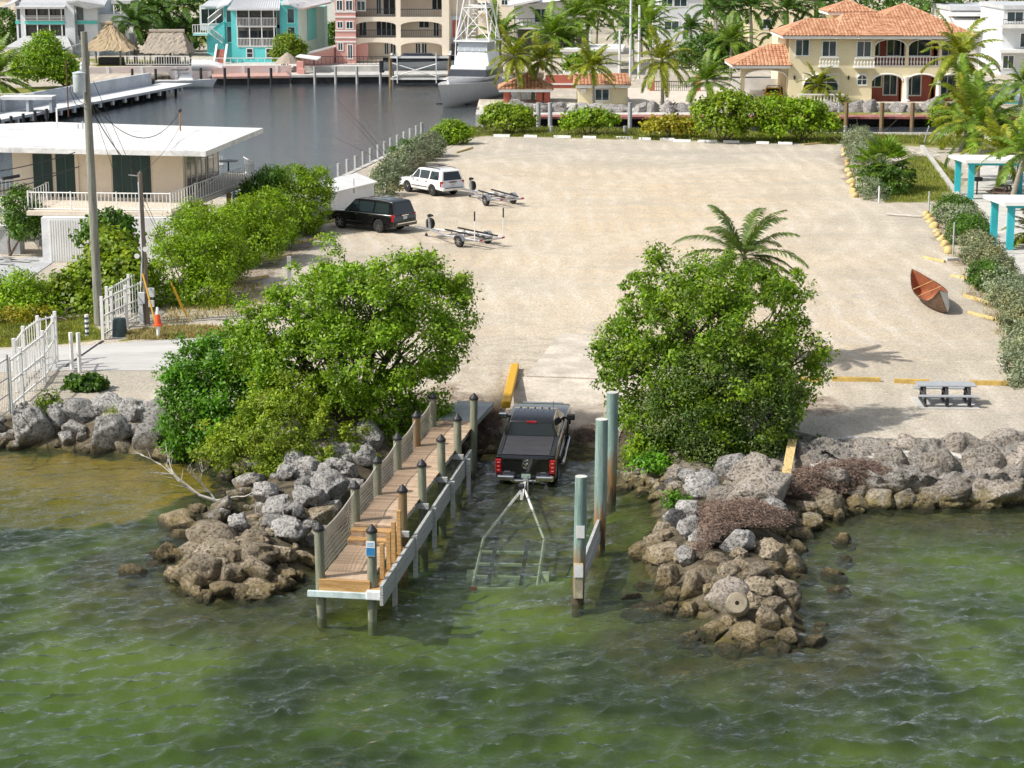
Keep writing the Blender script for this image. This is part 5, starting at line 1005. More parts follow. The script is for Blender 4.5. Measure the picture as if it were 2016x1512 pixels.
# utility poles and wires
UP, SPO = P(195,640), P(290,638)
t = thing('utility_pole', 'tall grey wooden utility pole with a transformer drum', 'utility pole', UP); top = PY(165,62,UP.y); b = B(); b.tube([UP-Vector((0,0,.3)), UP.lerp(top,.5), top], [.21,.185,.145], 14); b.obj('shaft', POLE, t, smooth=True)
tr = PY(157,163,UP.y-.45); b = B(); b.lathe([(.24,-.42),(.27,-.38),(.27,.38),(.29,.40),(.29,.44),(.05,.5)], 18, tr+Vector((-.02,0,0))); d_ = b.obj('transformer', mat('transformer_grey', (.52,.58,.62), .5, var=.12, sc=4), t, smooth=True); b = B(); b.lathe([(.05,.5),(.08,.6),(.05,.72),(.07,.8),(.02,.9)], 10, tr+Vector((.12,0,0))); b.obj('bushing', GREYW, d_); B().box(tr+Vector((.15,.25,0)), (.1,.3,.5)).obj('bracket', GALV, d_)
b = B(); b.box(top+Vector((-.14,0,-.15)), (.12,.12,.4)); b.obj('insulator', DARKM, t); b = B(); b.tube([top+Vector((-.1,0,-.5)), top+Vector((-.9,-.2,-.75))], .03, 6); b.obj('lamp_arm', GALV, t)
b = B(); b.tube([tr+Vector((-.3,0,.2)), tr+Vector((-.42,-.1,-.3)), tr+Vector((-.2,-.1,-.9)), tr+Vector((.25,0,-1.15))], .014, 5); b.tube([tr+Vector((-.24,0,.1)), tr+Vector((-.3,-.1,-.35)), tr+Vector((0,-.1,-.8)), tr+Vector((.25,0,-.95))], .014, 5); b.obj('jumper_cable', WIRE, t)
t = thing('service_pole', 'thin brown wooden service pole with meter boxes beside the sliding gate', 'utility pole', SPO); stop = PY(275,340,SPO.y); b = B(); b.tube([SPO-Vector((0,0,.2)), SPO.lerp(stop,.5), stop], [.135,.12,.10], 12); b.obj('shaft', mat('brown_pole', (.22,.18,.14), .9, var=.3, sc=2, stretch=(8,8,.5)), t, smooth=True)
for dx, dz, s_ in ((-.18,1.0,(.28,.2,.5)),(.24,1.25,(.28,.2,.4)),(.24,.75,(.24,.2,.3)),(-.22,.5,(.16,.14,1.3))): B().box(SPO+Vector((dx,-.12,dz+.2)), s_).obj('meter_box', GREYW, t, bevel=.01)
for dz in (3.1, 3.4): b = B(); b.lathe([(.12,-.05),(.06,.12)], 10, SPO+Vector((.08 if dz > 3.2 else -.3,-.2,dz)), 'y'); b.obj('flood_lamp', WHITE, t)
b = B(); b.tube([SPO+Vector((-.2,-.1,1.7)), SPO+Vector((-.1,-.14,3.0)), stop+Vector((-.05,-.12,-.4))], .03, 6); b.obj('conduit', GREYW, t)
b = B(); b.tube([stop+Vector((-.5,0,-.1)), stop+Vector((0,0,-.15)), stop+Vector((.0,0,.08))], .025, 5); b.obj('service_bracket', GALV, t)
def wire(label, a_, c_, sag, r=.016, n=14, m=WIRE, name='overhead_wire'):
    a_ = Vector(a_); c_ = Vector(c_); b = B(); b.tube([a_.lerp(c_, i/n)-Vector((0,0,sag*4*(i/n)*(1-i/n))) for i in range(n+1)], r, 4); return tag(b.obj(name, m), label, 'wire')
mast = PY(354,220,121.5)
wire('black cable looping from the utility pole to the roof mast', PY(183,205,UP.y), mast+Vector((0,0,.0)), 1.5, .022); wire('cable dropping from the utility pole to the service pole', PY(180,215,UP.y), stop+Vector((-.05,0,-.1)), .25, .022)
wire('thin wire from the utility pole towards the house wall', PY(176,190,UP.y), PY(232,360,117.), .1, .012); wire('thin cable from the service pole up to the roof mast', stop, mast+Vector((0,0,-.8)), .35, .012)
wire('twin guy wire strand running down from the service pole to its yellow guard', PY(182,200,UP.y), P(368,622)+Vector((0,0,1.2)), 0, .012); wire('guy wire strand from the utility pole to the gravel beside the gate', PY(184,160,UP.y), P(361,612)+Vector((0,0,1.2)), 0, .012)
for k, (px, py) in enumerate(((368,624),(361,613))):
    p = P(px, py); d = (PY(182,200,UP.y)-p).normalized(); b = B(); b.tube([p, p+d*1.5], .04, 6); tag(b.obj('guy_guard', YELLOW), ['yellow plastic guy wire guard standing alone on the gravel','yellow guy guard paired behind the other one on the gravel'][k], 'guy guard', 'yellow guy guards')
b = B(); p = P(309,648); b.tube([p, SPO+Vector((-.1,-.1,2.3))], .04, 6); tag(b.obj('guy_guard', YELLOW), 'long yellow guard leaning against the brown service pole', 'guy guard')
for k, (z0_, py0) in enumerate(((0,325),(0,352),(0,392))):
    a_ = PY(-60, 345+k*22, 84); c_ = PY(148+8*k, 300+k*28, 88) if k < 2 else PY(150,330,88); wire(['upper black cable ending at the dead end clamps before the house','middle black cable ending at the dead end clamps before the house','lower black cable with a splice case before the house'][k], a_, c_, .12, .02)
b = B(); b.tube([PY(5,352,84.5), PY(38,346,85)], .07, 8); tag(b.obj('splice_case', BLACKPL, smooth=True), 'black splice case hanging on the lower cable before the house', 'splice case')
# hedges
def hedge(name, label, pts, w_, h_, m, n, size, seed, group=None, cat='hedge', r=.5, cr=.3):
    E_ = []; rs = random.Random(seed)
    for px, py in pts: p = P(px, py); E_.append(((p.x, p.y, h_*.42), (w_*rs.uniform(.85,1.15), w_*rs.uniform(.9,1.3), h_*.58*rs.uniform(.85,1.15))))
    base = Vector((E_[0][0][0], E_[0][0][1], 0)); t = thing(name, label, cat, base, 0, group); link('foliage', crown_mesh('foliage', E_, m, n, 26, size, seed, cr, shell=.8), None, t); stems(base, [e[0] for e in E_], .05, seed).obj('stem', BARK, t); return t
HG = 'silvery hedges'
hedge('silver_hedge', 'silvery green hedge between the canal piles and the white car', [(758,385),(770,368),(785,352),(800,338),(815,326),(830,316),(845,308)], 1.15, 1.9, L_SILVER, 1100, .15, 31, HG)
hedge('green_shrub', 'dark green creeper patch on top of the silvery canal hedge', [(778,345),(795,335)], .7, 2.1, L_DARK, 50, .16, 32)
bush('canal_bush', 'bright rounded bush at the corner of the lot beside the canal', 'bush', P(888,284), [(885,262,30,22,0),(905,265,22,18,.2),(870,270,16,14,0),(890,248,18,12,.4)], L_LIME, 180, 26, .22, 33, cr=.45)
hedge('silver_hedge', 'silvery hedge behind the fan palm bed', [(1690,308),(1700,318),(1690,296),(1712,330),(1704,345)], 1.1, 1.9, L_SILVER, 520, .15, 34, HG)
hedge('green_shrub', 'dark green shrub round the foot of the fan palm', [(1735,375),(1755,385),(1720,380),(1768,372)], 1.0, 1.7, L_DARK, 260, .2, 35)
hedge('silver_hedge', 'silvery shrub in front of the fan palm bed', [(1708,388),(1722,394)], .75, 1.2, L_SILVER, 90, .12, 36, HG)
for k, (pts, m, lb) in enumerate([([(1880,420),(1895,432),(1865,428)], L_DARK, 'dark green shrub heading the hedge by the teal shelter'), ([(1870,440),(1890,452),(1905,446)], L_SILVER, 'silvery shrub second along the hedge by the teal shelter'), ([(1900,462),(1915,475),(1895,480),(1925,465)], L_DARK, 'dark green shrub in the hedge beside the grey post'),
      ([(1920,495),(1940,510),(1925,520)], L_GREYB, 'grey twiggy shrub in the hedge opposite the teal columns'), ([(1945,535),(1965,545),(1950,555)], L_GREYB, 'greyish shrub in the hedge opposite the canoe'), ([(1940,560),(1955,572)], L_DARK, 'dark green sprig patch in the hedge opposite the canoe'), ([(1972,575),(1990,590),(1980,605)], L_SILVER, 'silvery shrub in the hedge beside the worn stops'),
      ([(2000,625),(2018,640),(2005,655)], L_GREYB, 'grey shrub near the end of the hedge'), ([(2015,690),(2030,715),(2020,735),(2035,760)], L_SILVER, 'silvery shrub closing the hedge beyond the stops')]): hedge('hedge_shrub', lb, pts, .9, 1.15, m, 330, .13, 40+k, 'shrubs of the hedge by the shelters', 'shrub')
# canal piles along the lot
for k, (px, py) in enumerate(((681,347),(698,338),(714,331),(729,322),(743,315),(758,308),(770,301),(782,294),(795,288),(808,281),(820,274),(832,268),(842,262))):
    p = P(px, py, 0); b = B(); b.tube([p-Vector((.5,0,2)), p+Vector((-.5,0,.9))], .13, 8); tag(b.obj('mooring_pile', WOODG, smooth=True), 'weathered mooring pile in the row between the hedge and the canal', 'pile', 'row of canal piles by the hedge')
# teal shelters
def shelter(label, px, py, zt, seed):
    p = P(px, py); t = thing('picnic_shelter', label, 'shelter', p, R(-3)); W = dict(parent=t, world=False)
    for x, y in ((0,0),(-.5,2.2),(4.0,0),(3.5,2.2)): B().box((x,y,zt/2), (.36,.36,zt)).obj('column', TEAL, **W)
    B().box((2.0,0,zt+.07), (4.5,.34,.18)).obj('beam', TEAL, **W); B().box((1.5,2.2,zt+.07), (4.5,.34,.18)).obj('beam', TEAL, **W)
    b = B(); b.slab([(-.5,-.5,zt+.36),(4.7,-.5,zt+.36),(4.1,2.7,zt+.36),(-1.1,2.7,zt+.36)], .2); b.obj('roof', WHITE, **W)
    B().box((1.8,1,.02), (6.5,4.5,.05)).obj('floor_slab', CONC, **W); return p
p1 = shelter('teal picnic shelter with a white flat roof farther along the sand by the canal', 1910, 393, 2.25, 1); p2 = shelter('teal picnic shelter with a white flat roof opposite the canoe', 1987, 493, 2.35, 2)
BROWNT = mat('brown_table_wood', (.16,.11,.08), .8, var=.25, sc=4)
picnic('brown picnic table under the farther teal shelter', p1+Vector((2.2,.6,.04)), R(60), BROWNT, BROWNT, 1.9, False); picnic('brown picnic table under the teal shelter opposite the canoe', p2+Vector((2.1,.6,.04)), R(60), BROWNT, BROWNT, 1.9, False)
p = p1+Vector((.9,2.2,0)); t = thing('park_grill', 'black park grill on a post beside the farther shelter', 'grill', p); B().box(p+Vector((0,0,.5)), (.09,.09,1.0)).obj('post', DARKM, t); B().box(p+Vector((0,0,1.08)), (.6,.45,.22)).obj('fire_box', DARKM, t)
a_, c_ = P(1815,292), P(1888,392); b = B(); d = c_-a_; b.box((a_+c_)/2+Vector((0,0,.12)), (.3,d.length,.3), math.atan2(-d.x, d.y)); tag(b.obj('low_kerb_wall', CONC), 'low pale kerb wall between the grass and the sandy shelter ground', 'kerb')
p = P(1800,310); rs = np.random.RandomState(4); b = B(); 
for _ in range(60): q = p+Vector((rs.normal(0,.8), rs.normal(0,.5), rs.rand()*.4)); d = Vector((rs.normal(), rs.normal(), rs.normal()*.3)).normalized(); b.tube([q, q+d*.7], .02, 3)
tag(b.obj('brush_pile', DEADW), 'pile of dead grey brush on the grass behind the fan palm', 'brush pile', kind='stuff')
p = P(1818,285); b = B(); b.tube([p, p+Vector((.45,.3,1.5))], .05, 6); tag(b.obj('leaning_pipe', GALV), 'leaning grey pipe at the canal end of the kerb wall', 'pipe')
b = B(); a_, c_ = P(1745,424), P(1815,429); b.tube([a_+Vector((0,0,.08)), c_+Vector((0,0,.08))], .06, 6); tag(b.obj('drift_log', DEADW), 'thin grey log lying on the gravel past the fan palm', 'log')
# ------------------------------------------------------------------ palms
def frond_verts(L_, rise, droop, az, nl, ll, rs, wind=(0,0), lw=.05, fold=.5):
    C = []; d0 = Vector((math.cos(az)*math.cos(rise), math.sin(az)*math.cos(rise), math.sin(rise))); p = Vector((0,0,0)); d = d0.copy(); n = 14; pts = [p.copy()]
    for i in range(n): d = (d+Vector((wind[0], wind[1], -droop*(.4+i/n)))*(1.0/n)).normalized(); p = p+d*(L_/n); pts.append(p.copy())
    V = []; Fq = []
    for i in range(n):                                  # midrib
        a_, c_ = pts[i], pts[i+1]; t = (c_-a_).normalized(); sd = t.cross(Vector((0,0,1))); sd = sd.normalized() if sd.length > 1e-4 else Vector((1,0,0)); w0 = .035*(1-i/n)+.008
        o = len(V); V += [a_-sd*w0, a_+sd*w0, c_+sd*w0*.9, c_-sd*w0*.9]; Fq.append((o,o+1,o+2,o+3))
    for j in range(nl):
        u = .12+.88*j/(nl-1); f = u*n; i = min(int(f), n-1); q = pts[i].lerp(pts[i+1], f-i); t = (pts[i+1]-pts[i]).normalized()
        sd = t.cross(Vector((0,0,1))); sd = sd.normalized() if sd.length > 1e-4 else Vector((1,0,0)); up = sd.cross(t)
        l_ = ll*math.sin(math.pi*(.12+.80*u))**.7*rs.uniform(.8,1.1)
        for f2 in (-1, 1):
            dr = (sd*f2*.85+t*.75+up*(.28*fold)+Vector((rs.uniform(-.12,.12)+wind[0]*.25, rs.uniform(-.12,.12)+wind[1]*.25, rs.uniform(-.15,.05)))).normalized(); e1 = q+dr*l_*.5; e2 = e1+(dr+Vector((0,0,-.75))).normalized()*l_*.5
            wv = t*lw*.5; o = len(V); V += [q-wv, q+wv, e1+wv, e1-wv, e2]; Fq.append((o,o+1,o+2,o+3)); Fq.append((o+3,o+2,o+4,o+4))
    return V, Fq
def palm_crown(seed, m, nf=24, L_=3.2, rise=(-.35,1.3), droop=1.3, nl=34, ll=.75, wind=(.5,0), lw=.10):
    rs = random.Random(seed); b = B()
    for k in range(nf):
        az = k*2.39996+rs.uniform(-.2,.2); f = k/(nf-1); ri = rise[1]+(rise[0]-rise[1])*f+rs.uniform(-.1,.1)
        V, Fq = frond_verts(L_*rs.uniform(.85,1.1), ri, droop*rs.uniform(.8,1.2), az, nl, ll, rs, wind, lw); b.add(V, [tuple(dict.fromkeys(q)) for q in Fq])
    me = b.mesh('crown'); me.materials.append(m); return me
L_COCO = leafmat('coconut_frond', (.075,.16,.015), (.22,.33,.035), .3); L_COCOY = leafmat('yellowing_frond', (.10,.17,.012), (.33,.34,.03), .3); L_ROYAL = leafmat('royal_frond', (.035,.095,.014), (.11,.20,.03), .25)
CROWNS = [palm_crown(1, L_COCO), palm_crown(2, L_COCOY), palm_crown(3, L_ROYAL, 19, 3.0, (-.1,1.2), 1.6), palm_crown(4, L_COCO, 22, 3.2, (-.5,1.35), 1.0, wind=(.7,.1)), palm_crown(5, L_COCOY, 24, 3.3, (-.6,1.3), 1.5, wind=(.2,0)), palm_crown(9, leafmat('olive_frond', (.055,.115,.02), (.17,.24,.05), .3), 24, 3.2, (-.45,1.2), 1.35, 60, .7, (.2,-.1), .06)]
ROYALT = mat('royal_palm_trunk', (.42,.40,.37), .85, var=.12, sc=2)
def palm(label, cpx, cpy, Y, bpx, ln, var=0, group=None, z0=0., tr=.16, tm=None):
    c = PY(cpx, cpy, Y); base = Vector((PY(bpx, 150, Y).x, Y, z0)); t = thing('palm_tree', label, 'palm tree', base, 0, group); h = c.z-z0; b = B()
    b.tube([base+Vector((0,0,-.2)), base+Vector(((c.x-base.x)*.15,0,h*.3)), base+Vector(((c.x-base.x)*.55,0,h*.7)), c+Vector((0,0,.05))], [tr*1.5, tr*1.05, tr*.9, tr*.75], 9); b.obj('trunk', tm or (ROYALT if var == 2 else PALMB), t, smooth=True)
    o = inst(CROWNS[var], 'crown', t, c-base, random.Random(int(cpx*7+cpy)).uniform(-.6,.6), (ln/3.2,)*3)
    if var in (1, 4): b = B(); rs = random.Random(int(cpx)); [b.lathe([(.02,-.14),(.13,-.05),(.13,.05),(.02,.14)], 7, c+Vector((rs.uniform(-.3,.3), rs.uniform(-.3,.1), -.25+rs.uniform(-.1,.1)))) for _ in range(5)]; b.obj('coconuts', mat('coconut_husk', (.35,.26,.05), .6, var=.3), t, kind='stuff')
    return t
G = 'palms across the canal'
for a in [('coconut palm leaning over the tiled pavilion beside the yacht',1012,112,207,1024,3.2,4),('coconut palm rising through the far corner of the tiled pavilion',1064,120,209,1048,3.1,1),('coconut palm in front of the cream gatehouse',1168,132,202,1168,3.1,1),
          ('coconut palm rising beside the paved drive and iron gate',1304,120,199,1305,3.5,4),('light green coconut palm behind the gatehouse lamp posts',1280,48,228,1283,3.4,3),('coconut palm in front of the iron drive gate',1392,160,206,1396,3.2,0),('coconut palm between the rain tree and the carport roof',1440,80,236,1438,3.4,0),
          ('young palm in front of the arched window of the tiled mansion',1610,168,204.5,1608,2.3,4),('tiny young palm on the mansion seawall',1657,203,199,1655,1.3,1),('tall palm at the corner of the tiled mansion',1893,112,196,1898,4.4,4),('shaggy palm below the corner palm of the mansion',1905,190,186,1899,3.9,0),
          ('palm with drooping yellow fronds on the grass at the canal end of the shelters',1915,240,162,1898,4.2,1),('palm standing behind the farther teal shelter',1938,250,143,1932,3.9,0),('big palm between the two teal shelters',1976,300,137,1976,3.3,1),('palm at the edge of the sand beyond the shelters',2022,300,128,2004,3.0,0),
          ('low palm beside the nearer teal shelter roof',2034,460,113,2040,1.9,4),('small pale palm by the pool wall',2016,165,205,2012,3.0,0),
          ('palm behind the yacht tower',985,72,236,985,4.2,0),('palm in front of the white balcony house',1130,35,262,1136,4.4,0),('leaning palm beside the white balcony house',1180,18,266,1172,4.6,0),('low shaggy palm behind the white flat roofed building edge',1085,70,250,1085,4.2,0),('low palm in front of the white balcony house porch',1110,85,252,1112,3.6,0),
          ('tall slim palm behind the concrete pole',1262,20,280,1262,4.2,0),('grey green palm beside the white flat roofed building',1245,70,258,1246,4.2,2)]: palm(*a[:6], a[6], G)
G = 'royal palms behind the mansion'
for px, py, bpx, lb in ((1408,18,1410,'royal palm before the pale glass fronted building'),(1478,18,1478,'royal palm beside the small cream apartment house'),(1550,22,1549,'royal palm just behind the carport roof of the mansion'),(1620,8,1618,'royal palm behind the little roof turret of the mansion'),(1845,10,1840,'royal palm behind the high hip of the mansion roof'),(1360,58,1361,'small royal palm by the street behind the rain tree'),(1525,70,1526,'short dark palm behind the carport')): palm(lb, px, py, 272, bpx, 5.0 if py < 30 else 3.2, 2, G, tr=.24)
G = 'palms between the thatched huts and the turquoise house'
for px, py, bpx, ln, lb in ((266,48,269,4.6,'drooping dark palm between the two thatched huts'),(305,20,300,5.0,'tall palm behind the grey thatched hut'),(362,14,358,5.2,'tall palm beside the turquoise house stairs'),(340,70,342,4.4,'shorter palm behind the grey thatched hut'),(378,60,380,4.0,'palm against the turquoise stair wall')): palm(lb, px, py, 268 if px < 290 else 284, bpx, ln, 2, G)
palm('shaggy date palm on the vacant lot by the left dock wall'.replace('left ',''), -12, 155, 208, -12, 5.0, 3); 
palm('coconut palm rising behind the round tree on the gravel', 1464, 505, 82, 1466, 2.75, 5)
def fan_palm(label, px, py, hpx):
    base = P(px, py); s = scale_at(base); t = thing('fan_palm', label, 'palm tree', base); rs = random.Random(3); b = B(); h = hpx/s; top = base+Vector((0,0,h)); tk = B(); tk.tube([base, base.lerp(top,.5)+Vector((.08,0,0)), top], [.2,.17,.14], 9); tk.obj('trunk', PALMB, t, smooth=True)
    for k in range(26):
        az = k*2.4; el = R(75)-R(105)*k/25; d = Vector((math.cos(az)*math.cos(el), math.sin(az)*math.cos(el), math.sin(el))); L_ = rs.uniform(1.1,1.6); hub = top+d*L_+Vector((0,0,-.1*L_)); b.tube([top, hub], .018, 3); sd = d.cross(Vector((0,0,1))).normalized(); up = sd.cross(d)
        for j in range(17):
            a = R(-105+210*j/16); dr = (d*math.cos(a)+sd*math.sin(a)+up*.12+Vector((0,0,-.18))).normalized(); l_ = 1.15*(1-.25*abs(a)/2); q = hub+dr*l_; wv = (dr.cross(up)).normalized()*.075; b.add([hub, hub+dr*l_*.55+wv, q+Vector((0,0,-.12)), hub+dr*l_*.55-wv], [(0,1,2,3)])
    me = b.mesh('crown'); me.materials.append(L_COCO); link('crown', me, None, t)
fan_palm('fan palm in the stone edged bed at the edge of the lot', 1737, 376, 52)
# shrubs and trees beyond the lot
G = 'shrubs along the canal grass'
for i, a in enumerate([((1004,265),[(985,225,30,18,0),(1020,228,28,18,.3),(1000,240,34,18,-.2),(970,240,22,14,0),(1035,245,18,12,0)],L_GRAPE,200,'pale sea grape shrub on bare stems at the corner of the canal'),((1158,268),[(1135,240,26,16,0),(1165,236,30,18,.2),(1195,240,24,14,0)],L_LIME,150,'low flat topped shrub on the canal grass before the gatehouse'),
        ((1320,274),[(1290,250,24,14,0),(1320,248,30,18,0),(1350,252,26,16,0)],L_YEL,130,'yellow leaved shrub on the canal grass'),((1425,280),[(1390,232,30,34,0),(1430,215,44,32,0),(1470,230,36,36,.3),(1420,250,50,24,-.4),(1460,200,22,16,.6)],L_GRAPE,300,'large yellow green sea grape on the canal grass'),
        ((1580,280),[(1530,225,44,34,.3),(1580,235,44,36,0),(1620,250,30,26,0),(1540,255,46,22,-.3),(1600,225,26,24,.6)],L_LIME,320,'large bright green shrub on the canal grass before the mansion')]): bush('canal_shrub', a[4], 'shrub', P(*a[0]), a[1], a[2], a[3], 24, .26, 60+i, G, cr=.5, aspect=.75, low=-.4)
bush('round_shrub', 'bright shrub at the end of the red canal dock', 'shrub', (39.0,194,-.2), [(1850,230,22,20,0),(1865,222,18,18,0)], L_LIME, 80, 24, .26, 71, cr=.5); bush('round_shrub', 'small dark shrub beside the paved drive', 'shrub', (15.5,200,0), [(1320,218,22,12,0)], L_DARK, 50, 22, .26, 72, cr=.5)
bush('leafy_tree', 'dense green tree on the vacant lot across the canal', 'tree', (-48,226,0), [(85,110,40,34,0),(60,130,36,30,0),(115,128,36,28,0),(90,85,24,20,1),(130,145,20,18,-1)], L_GREEN, 420, 24, .34, 73, cr=.75, r0=.25); bush('leafy_tree', 'small round tree before the turquoise house', 'tree', (-28.2,257,0), [(566,92,28,22,0),(560,105,26,16,0),(585,100,18,16,0)], L_GRAPE, 220, 22, .34, 74, cr=.6)
bush('rain_tree', 'broad dark umbrella shaped tree behind the iron gate', 'tree', (21.5,240,0), [(1390,95,50,26,0),(1430,100,46,24,0),(1360,110,30,20,0),(1470,110,30,20,1),(1420,120,60,16,-1)], L_DARK, 420, 24, .36, 75, cr=.8, r0=.3); bush('leafy_tree', 'green bush against the white flat roofed building', 'tree', (6.6,233,0), [(1135,125,24,16,0),(1160,118,20,14,0)], L_GREEN, 120, 22, .34, 76, cr=.6)
bush('leafy_tree', 'dark tree between the turquoise house and the pink building', 'tree', (-25.4,290,0), [(655,75,14,30,0),(648,95,20,16,0)], L_DARK, 130, 22, .36, 77, cr=.7); bush('leafy_tree', 'dark trees behind the white and grey house corner', 'tree', (-68,300,0), [(10,50,24,30,0),(25,75,20,24,0)], L_DARK, 160, 22, .4, 78, cr=.8); bush('leafy_tree', 'dense trees behind the grey thatched hut', 'tree', (-46,292,0), [(300,60,40,34,0),(350,75,44,36,0),(260,30,30,30,2)], L_DARK, 380, 22, .42, 79, cr=.9)
# a far wood and shrubs reading as one mass behind the houses
rs = np.random.RandomState(8); E_ = []
for k in range(60): x = -95+190*k/59+rs.uniform(-2,2); E_.append(((x, 345+rs.uniform(-12,25), rs.uniform(2.5,4.5)), (rs.uniform(4,7), 4, rs.uniform(4,7))))
tag(link('distant_trees', crown_mesh('distant_trees', E_, L_DARK, 2600, 12, .8, 5, 1.3), None), 'distant belt of dark trees behind the houses', 'trees', kind='stuff')

# ------------------------------------------------------------------ buildings
def cells(b, x0, x1, z0, z1, y0, y1, ops):
    X = sorted({x0, x1, *[v for o in ops for v in o[:2]]}); Z = sorted({z0, z1, *[v for o in ops for v in o[2:4]]})
    for zi in range(len(Z)-1):
        run = None
        for xi in range(len(X)):
            solid = xi < len(X)-1 and not any(o[0]-1e-6 <= X[xi] and X[xi+1] <= o[1]+1e-6 and o[2]-1e-6 <= Z[zi] and Z[zi+1] <= o[3]+1e-6 for o in ops)
            if solid and run is None: run = X[xi]
            if not solid and run is not None: b.bb(run, X[xi], y0, y1, Z[zi], Z[zi+1]); run = None
class Front:                                    # a front wall at distance Y, laid out from the photo's rows and columns
    def __init__(s, t, Y): s.t = t; s.Y = Y
    def x(s, px): return PY(px, 100, s.Y).x
    def z(s, py): return PY(1008, py, s.Y).z
    def rect(s, r): return (s.x(r[0]), s.x(r[1]), s.z(r[3]), s.z(r[2]))
    def wall(s, r, ops, m, th=.3, name='wall', dy=0): b = B(); x0,x1,z0,z1 = s.rect(r); cells(b, x0, x1, z0, z1, s.Y+dy, s.Y+dy+th, [s.rect(o) for o in ops]); return b.obj(name, m, s.t)
    def block(s, r, d, m, dy=0, name='wall', z0=None): x0,x1,za,z1 = s.rect(r); return B().bb(x0, x1, s.Y+dy, s.Y+dy+d, za if z0 is None else z0, z1).obj(name, m, s.t)
    def window(s, r, nx=2, nz=1, fr=WHITE, gl=GLASS2, dy=0, fw=.12, name='window'):
        x0,x1,z0,z1 = s.rect(r); b = B(); y0, y1 = s.Y+dy-.07, s.Y+dy-.003; b.bb(x0-fw,x0,y0,y1,z0-fw,z1+fw); b.bb(x1,x1+fw,y0,y1,z0-fw,z1+fw); b.bb(x0,x1,y0,y1,z1,z1+fw); b.bb(x0,x1,y0,y1,z0-fw,z0)
        for i in range(1, nx): xm = x0+(x1-x0)*i/nx; b.bb(xm-fw*.3, xm+fw*.3, y0, y1, z0, z1)
        for i in range(1, nz): zm = z0+(z1-z0)*i/nz; b.bb(x0, x1, y0+.01, y1, zm-fw*.3, zm+fw*.3)
        f = b.obj(name, fr, s.t); B().bb(x0, x1, s.Y+dy-.03, s.Y+dy-.004, z0, z1).obj('pane', gl, f); return f
    def rail(s, px0, px1, py0, py1, m=WHITE, dy=-.1, gap=.16, w_=.04, name='railing', top=.08):
        x0,x1,z0,z1 = s.rect((px0,px1,py0,py1)); b = B(); y = s.Y+dy; b.bb(x0,x1,y-.04,y+.04,z1-top,z1); b.bb(x0,x1,y-.03,y+.03,z0,z0+.06); n = max(2, int((x1-x0)/gap))
        for i in range(n+1): xx = x0+(x1-x0)*i/n; b.bb(xx-w_/2, xx+w_/2, y-.02, y+.02, z0+.03, z1-.04)
        return b.obj(name, m, s.t, kind='stuff')
    def balusters(s, px0, px1, py0, py1, m=WHITE, dy=-.1, gap=.3):
        x0,x1,z0,z1 = s.rect((px0,px1,py0,py1)); b = B(); y = s.Y+dy; b.bb(x0,x1,y-.1,y+.1,z1-.12,z1); b.bb(x0,x1,y-.1,y+.1,z0,z0+.1); n = max(2, int((x1-x0)/gap)); h = z1-z0-.22
        for i in range(n+1): b.lathe([(.06,0),(.05,h*.15),(.10,h*.4),(.04,h*.7),(.06,h)], 6, (x0+(x1-x0)*(i+.0)/n, y, z0+.1))
        return b.obj('balustrade', m, s.t, kind='stuff')
    def arch(s, r, m, rise=.45, th=.3, dy=0, trim=None):     # fills the upper corners of an opening to round it
        x0,x1,z0,z1 = s.rect(r); n = 12; b = B(); cx = (x0+x1)/2; hw_ = (x1-x0)/2; rs_ = min(rise*(x1-x0), z1-z0); zz = lambda a: z1-rs_+rs_*math.sin(a)
        pts = [(cx+hw_*math.cos(a), zz(a)) for a in [math.pi*i/(2*n) for i in range(2*n+1)]]; y0 = s.Y+dy+.004; y1 = s.Y+dy+th-.004
        for i in range(2*n):
            (xa,za),(xb,zb) = pts[i], pts[i+1]
            b.add([(xa,y0,za),(xb,y0,zb),(xb,y0,z1+.01),(xa,y0,z1+.01),(xa,y1,za),(xb,y1,zb),(xb,y1,z1+.01),(xa,y1,z1+.01)], [(0,3,2,1)[::-1],(4,5,6,7)[::-1],(0,1,5,4),(1,2,6,5),(2,3,7,6),(3,0,4,7)])
        o = b.obj('arch', m, s.t)
        if trim: b = B(); b.tube([(x, s.Y+dy-.05, z) for x, z in pts], .09, 4); b.obj('arch_trim', trim, s.t)
        return o
    def porch(s, r, depth, back, dy=0): x0,x1,z0,z1 = s.rect(r); return B().bb(x0-.3, x1+.3, s.Y+dy+depth, s.Y+dy+depth+.2, z0-.3, z1+.3).obj('back_wall', back, s.t)
def tile_plane(b, e0, e1, r0, r1, per=.34, amp=.075, crs=.42):      # barrel tiles over an eave-ridge quad
    e0,e1,r0,r1 = map(Vector, (e0,e1,r0,r1)); u = (e1-e0); Lu = u.length; u /= Lu; nrm_ = u.cross((r0-e0) if (r0-e0).length > .1 else (r1-e0)).normalized()
    if nrm_.z < 0: nrm_ = -nrm_
    v = nrm_.cross(u); v = v if v.z > 0 else -v; a0, a1 = (r0-e0).dot(u), (r1-e0).dot(u); Hs = (r0-e0).dot(v); n = int(Lu/per)
    for i in range(n):
        uc = (i+.5)*Lu/n
        vm = Hs if a0-1e-6 <= uc <= a1+1e-6 else Hs*uc/max(a0,.01) if uc < a0 else Hs*(Lu-uc)/max(Lu-a1,.01)
        if vm < .2: continue
        m = max(1, int(vm/crs))
        for j in range(m):
            v0, v1 = vm*j/m, vm*(j+1)/m; ring = []
            for vv, lift in ((v0-.03,.045),(v1,.0)):
                for k in range(5): a = math.pi*k/4; ring.append(e0+u*(uc-math.cos(a)*per*.47)+v*vv+nrm_*(math.sin(a)*amp+lift))
            b.add(ring, [(k, k+1, 6+k, 5+k) for k in range(4)]+[(0,1,2),(0,2,3),(0,3,4)])
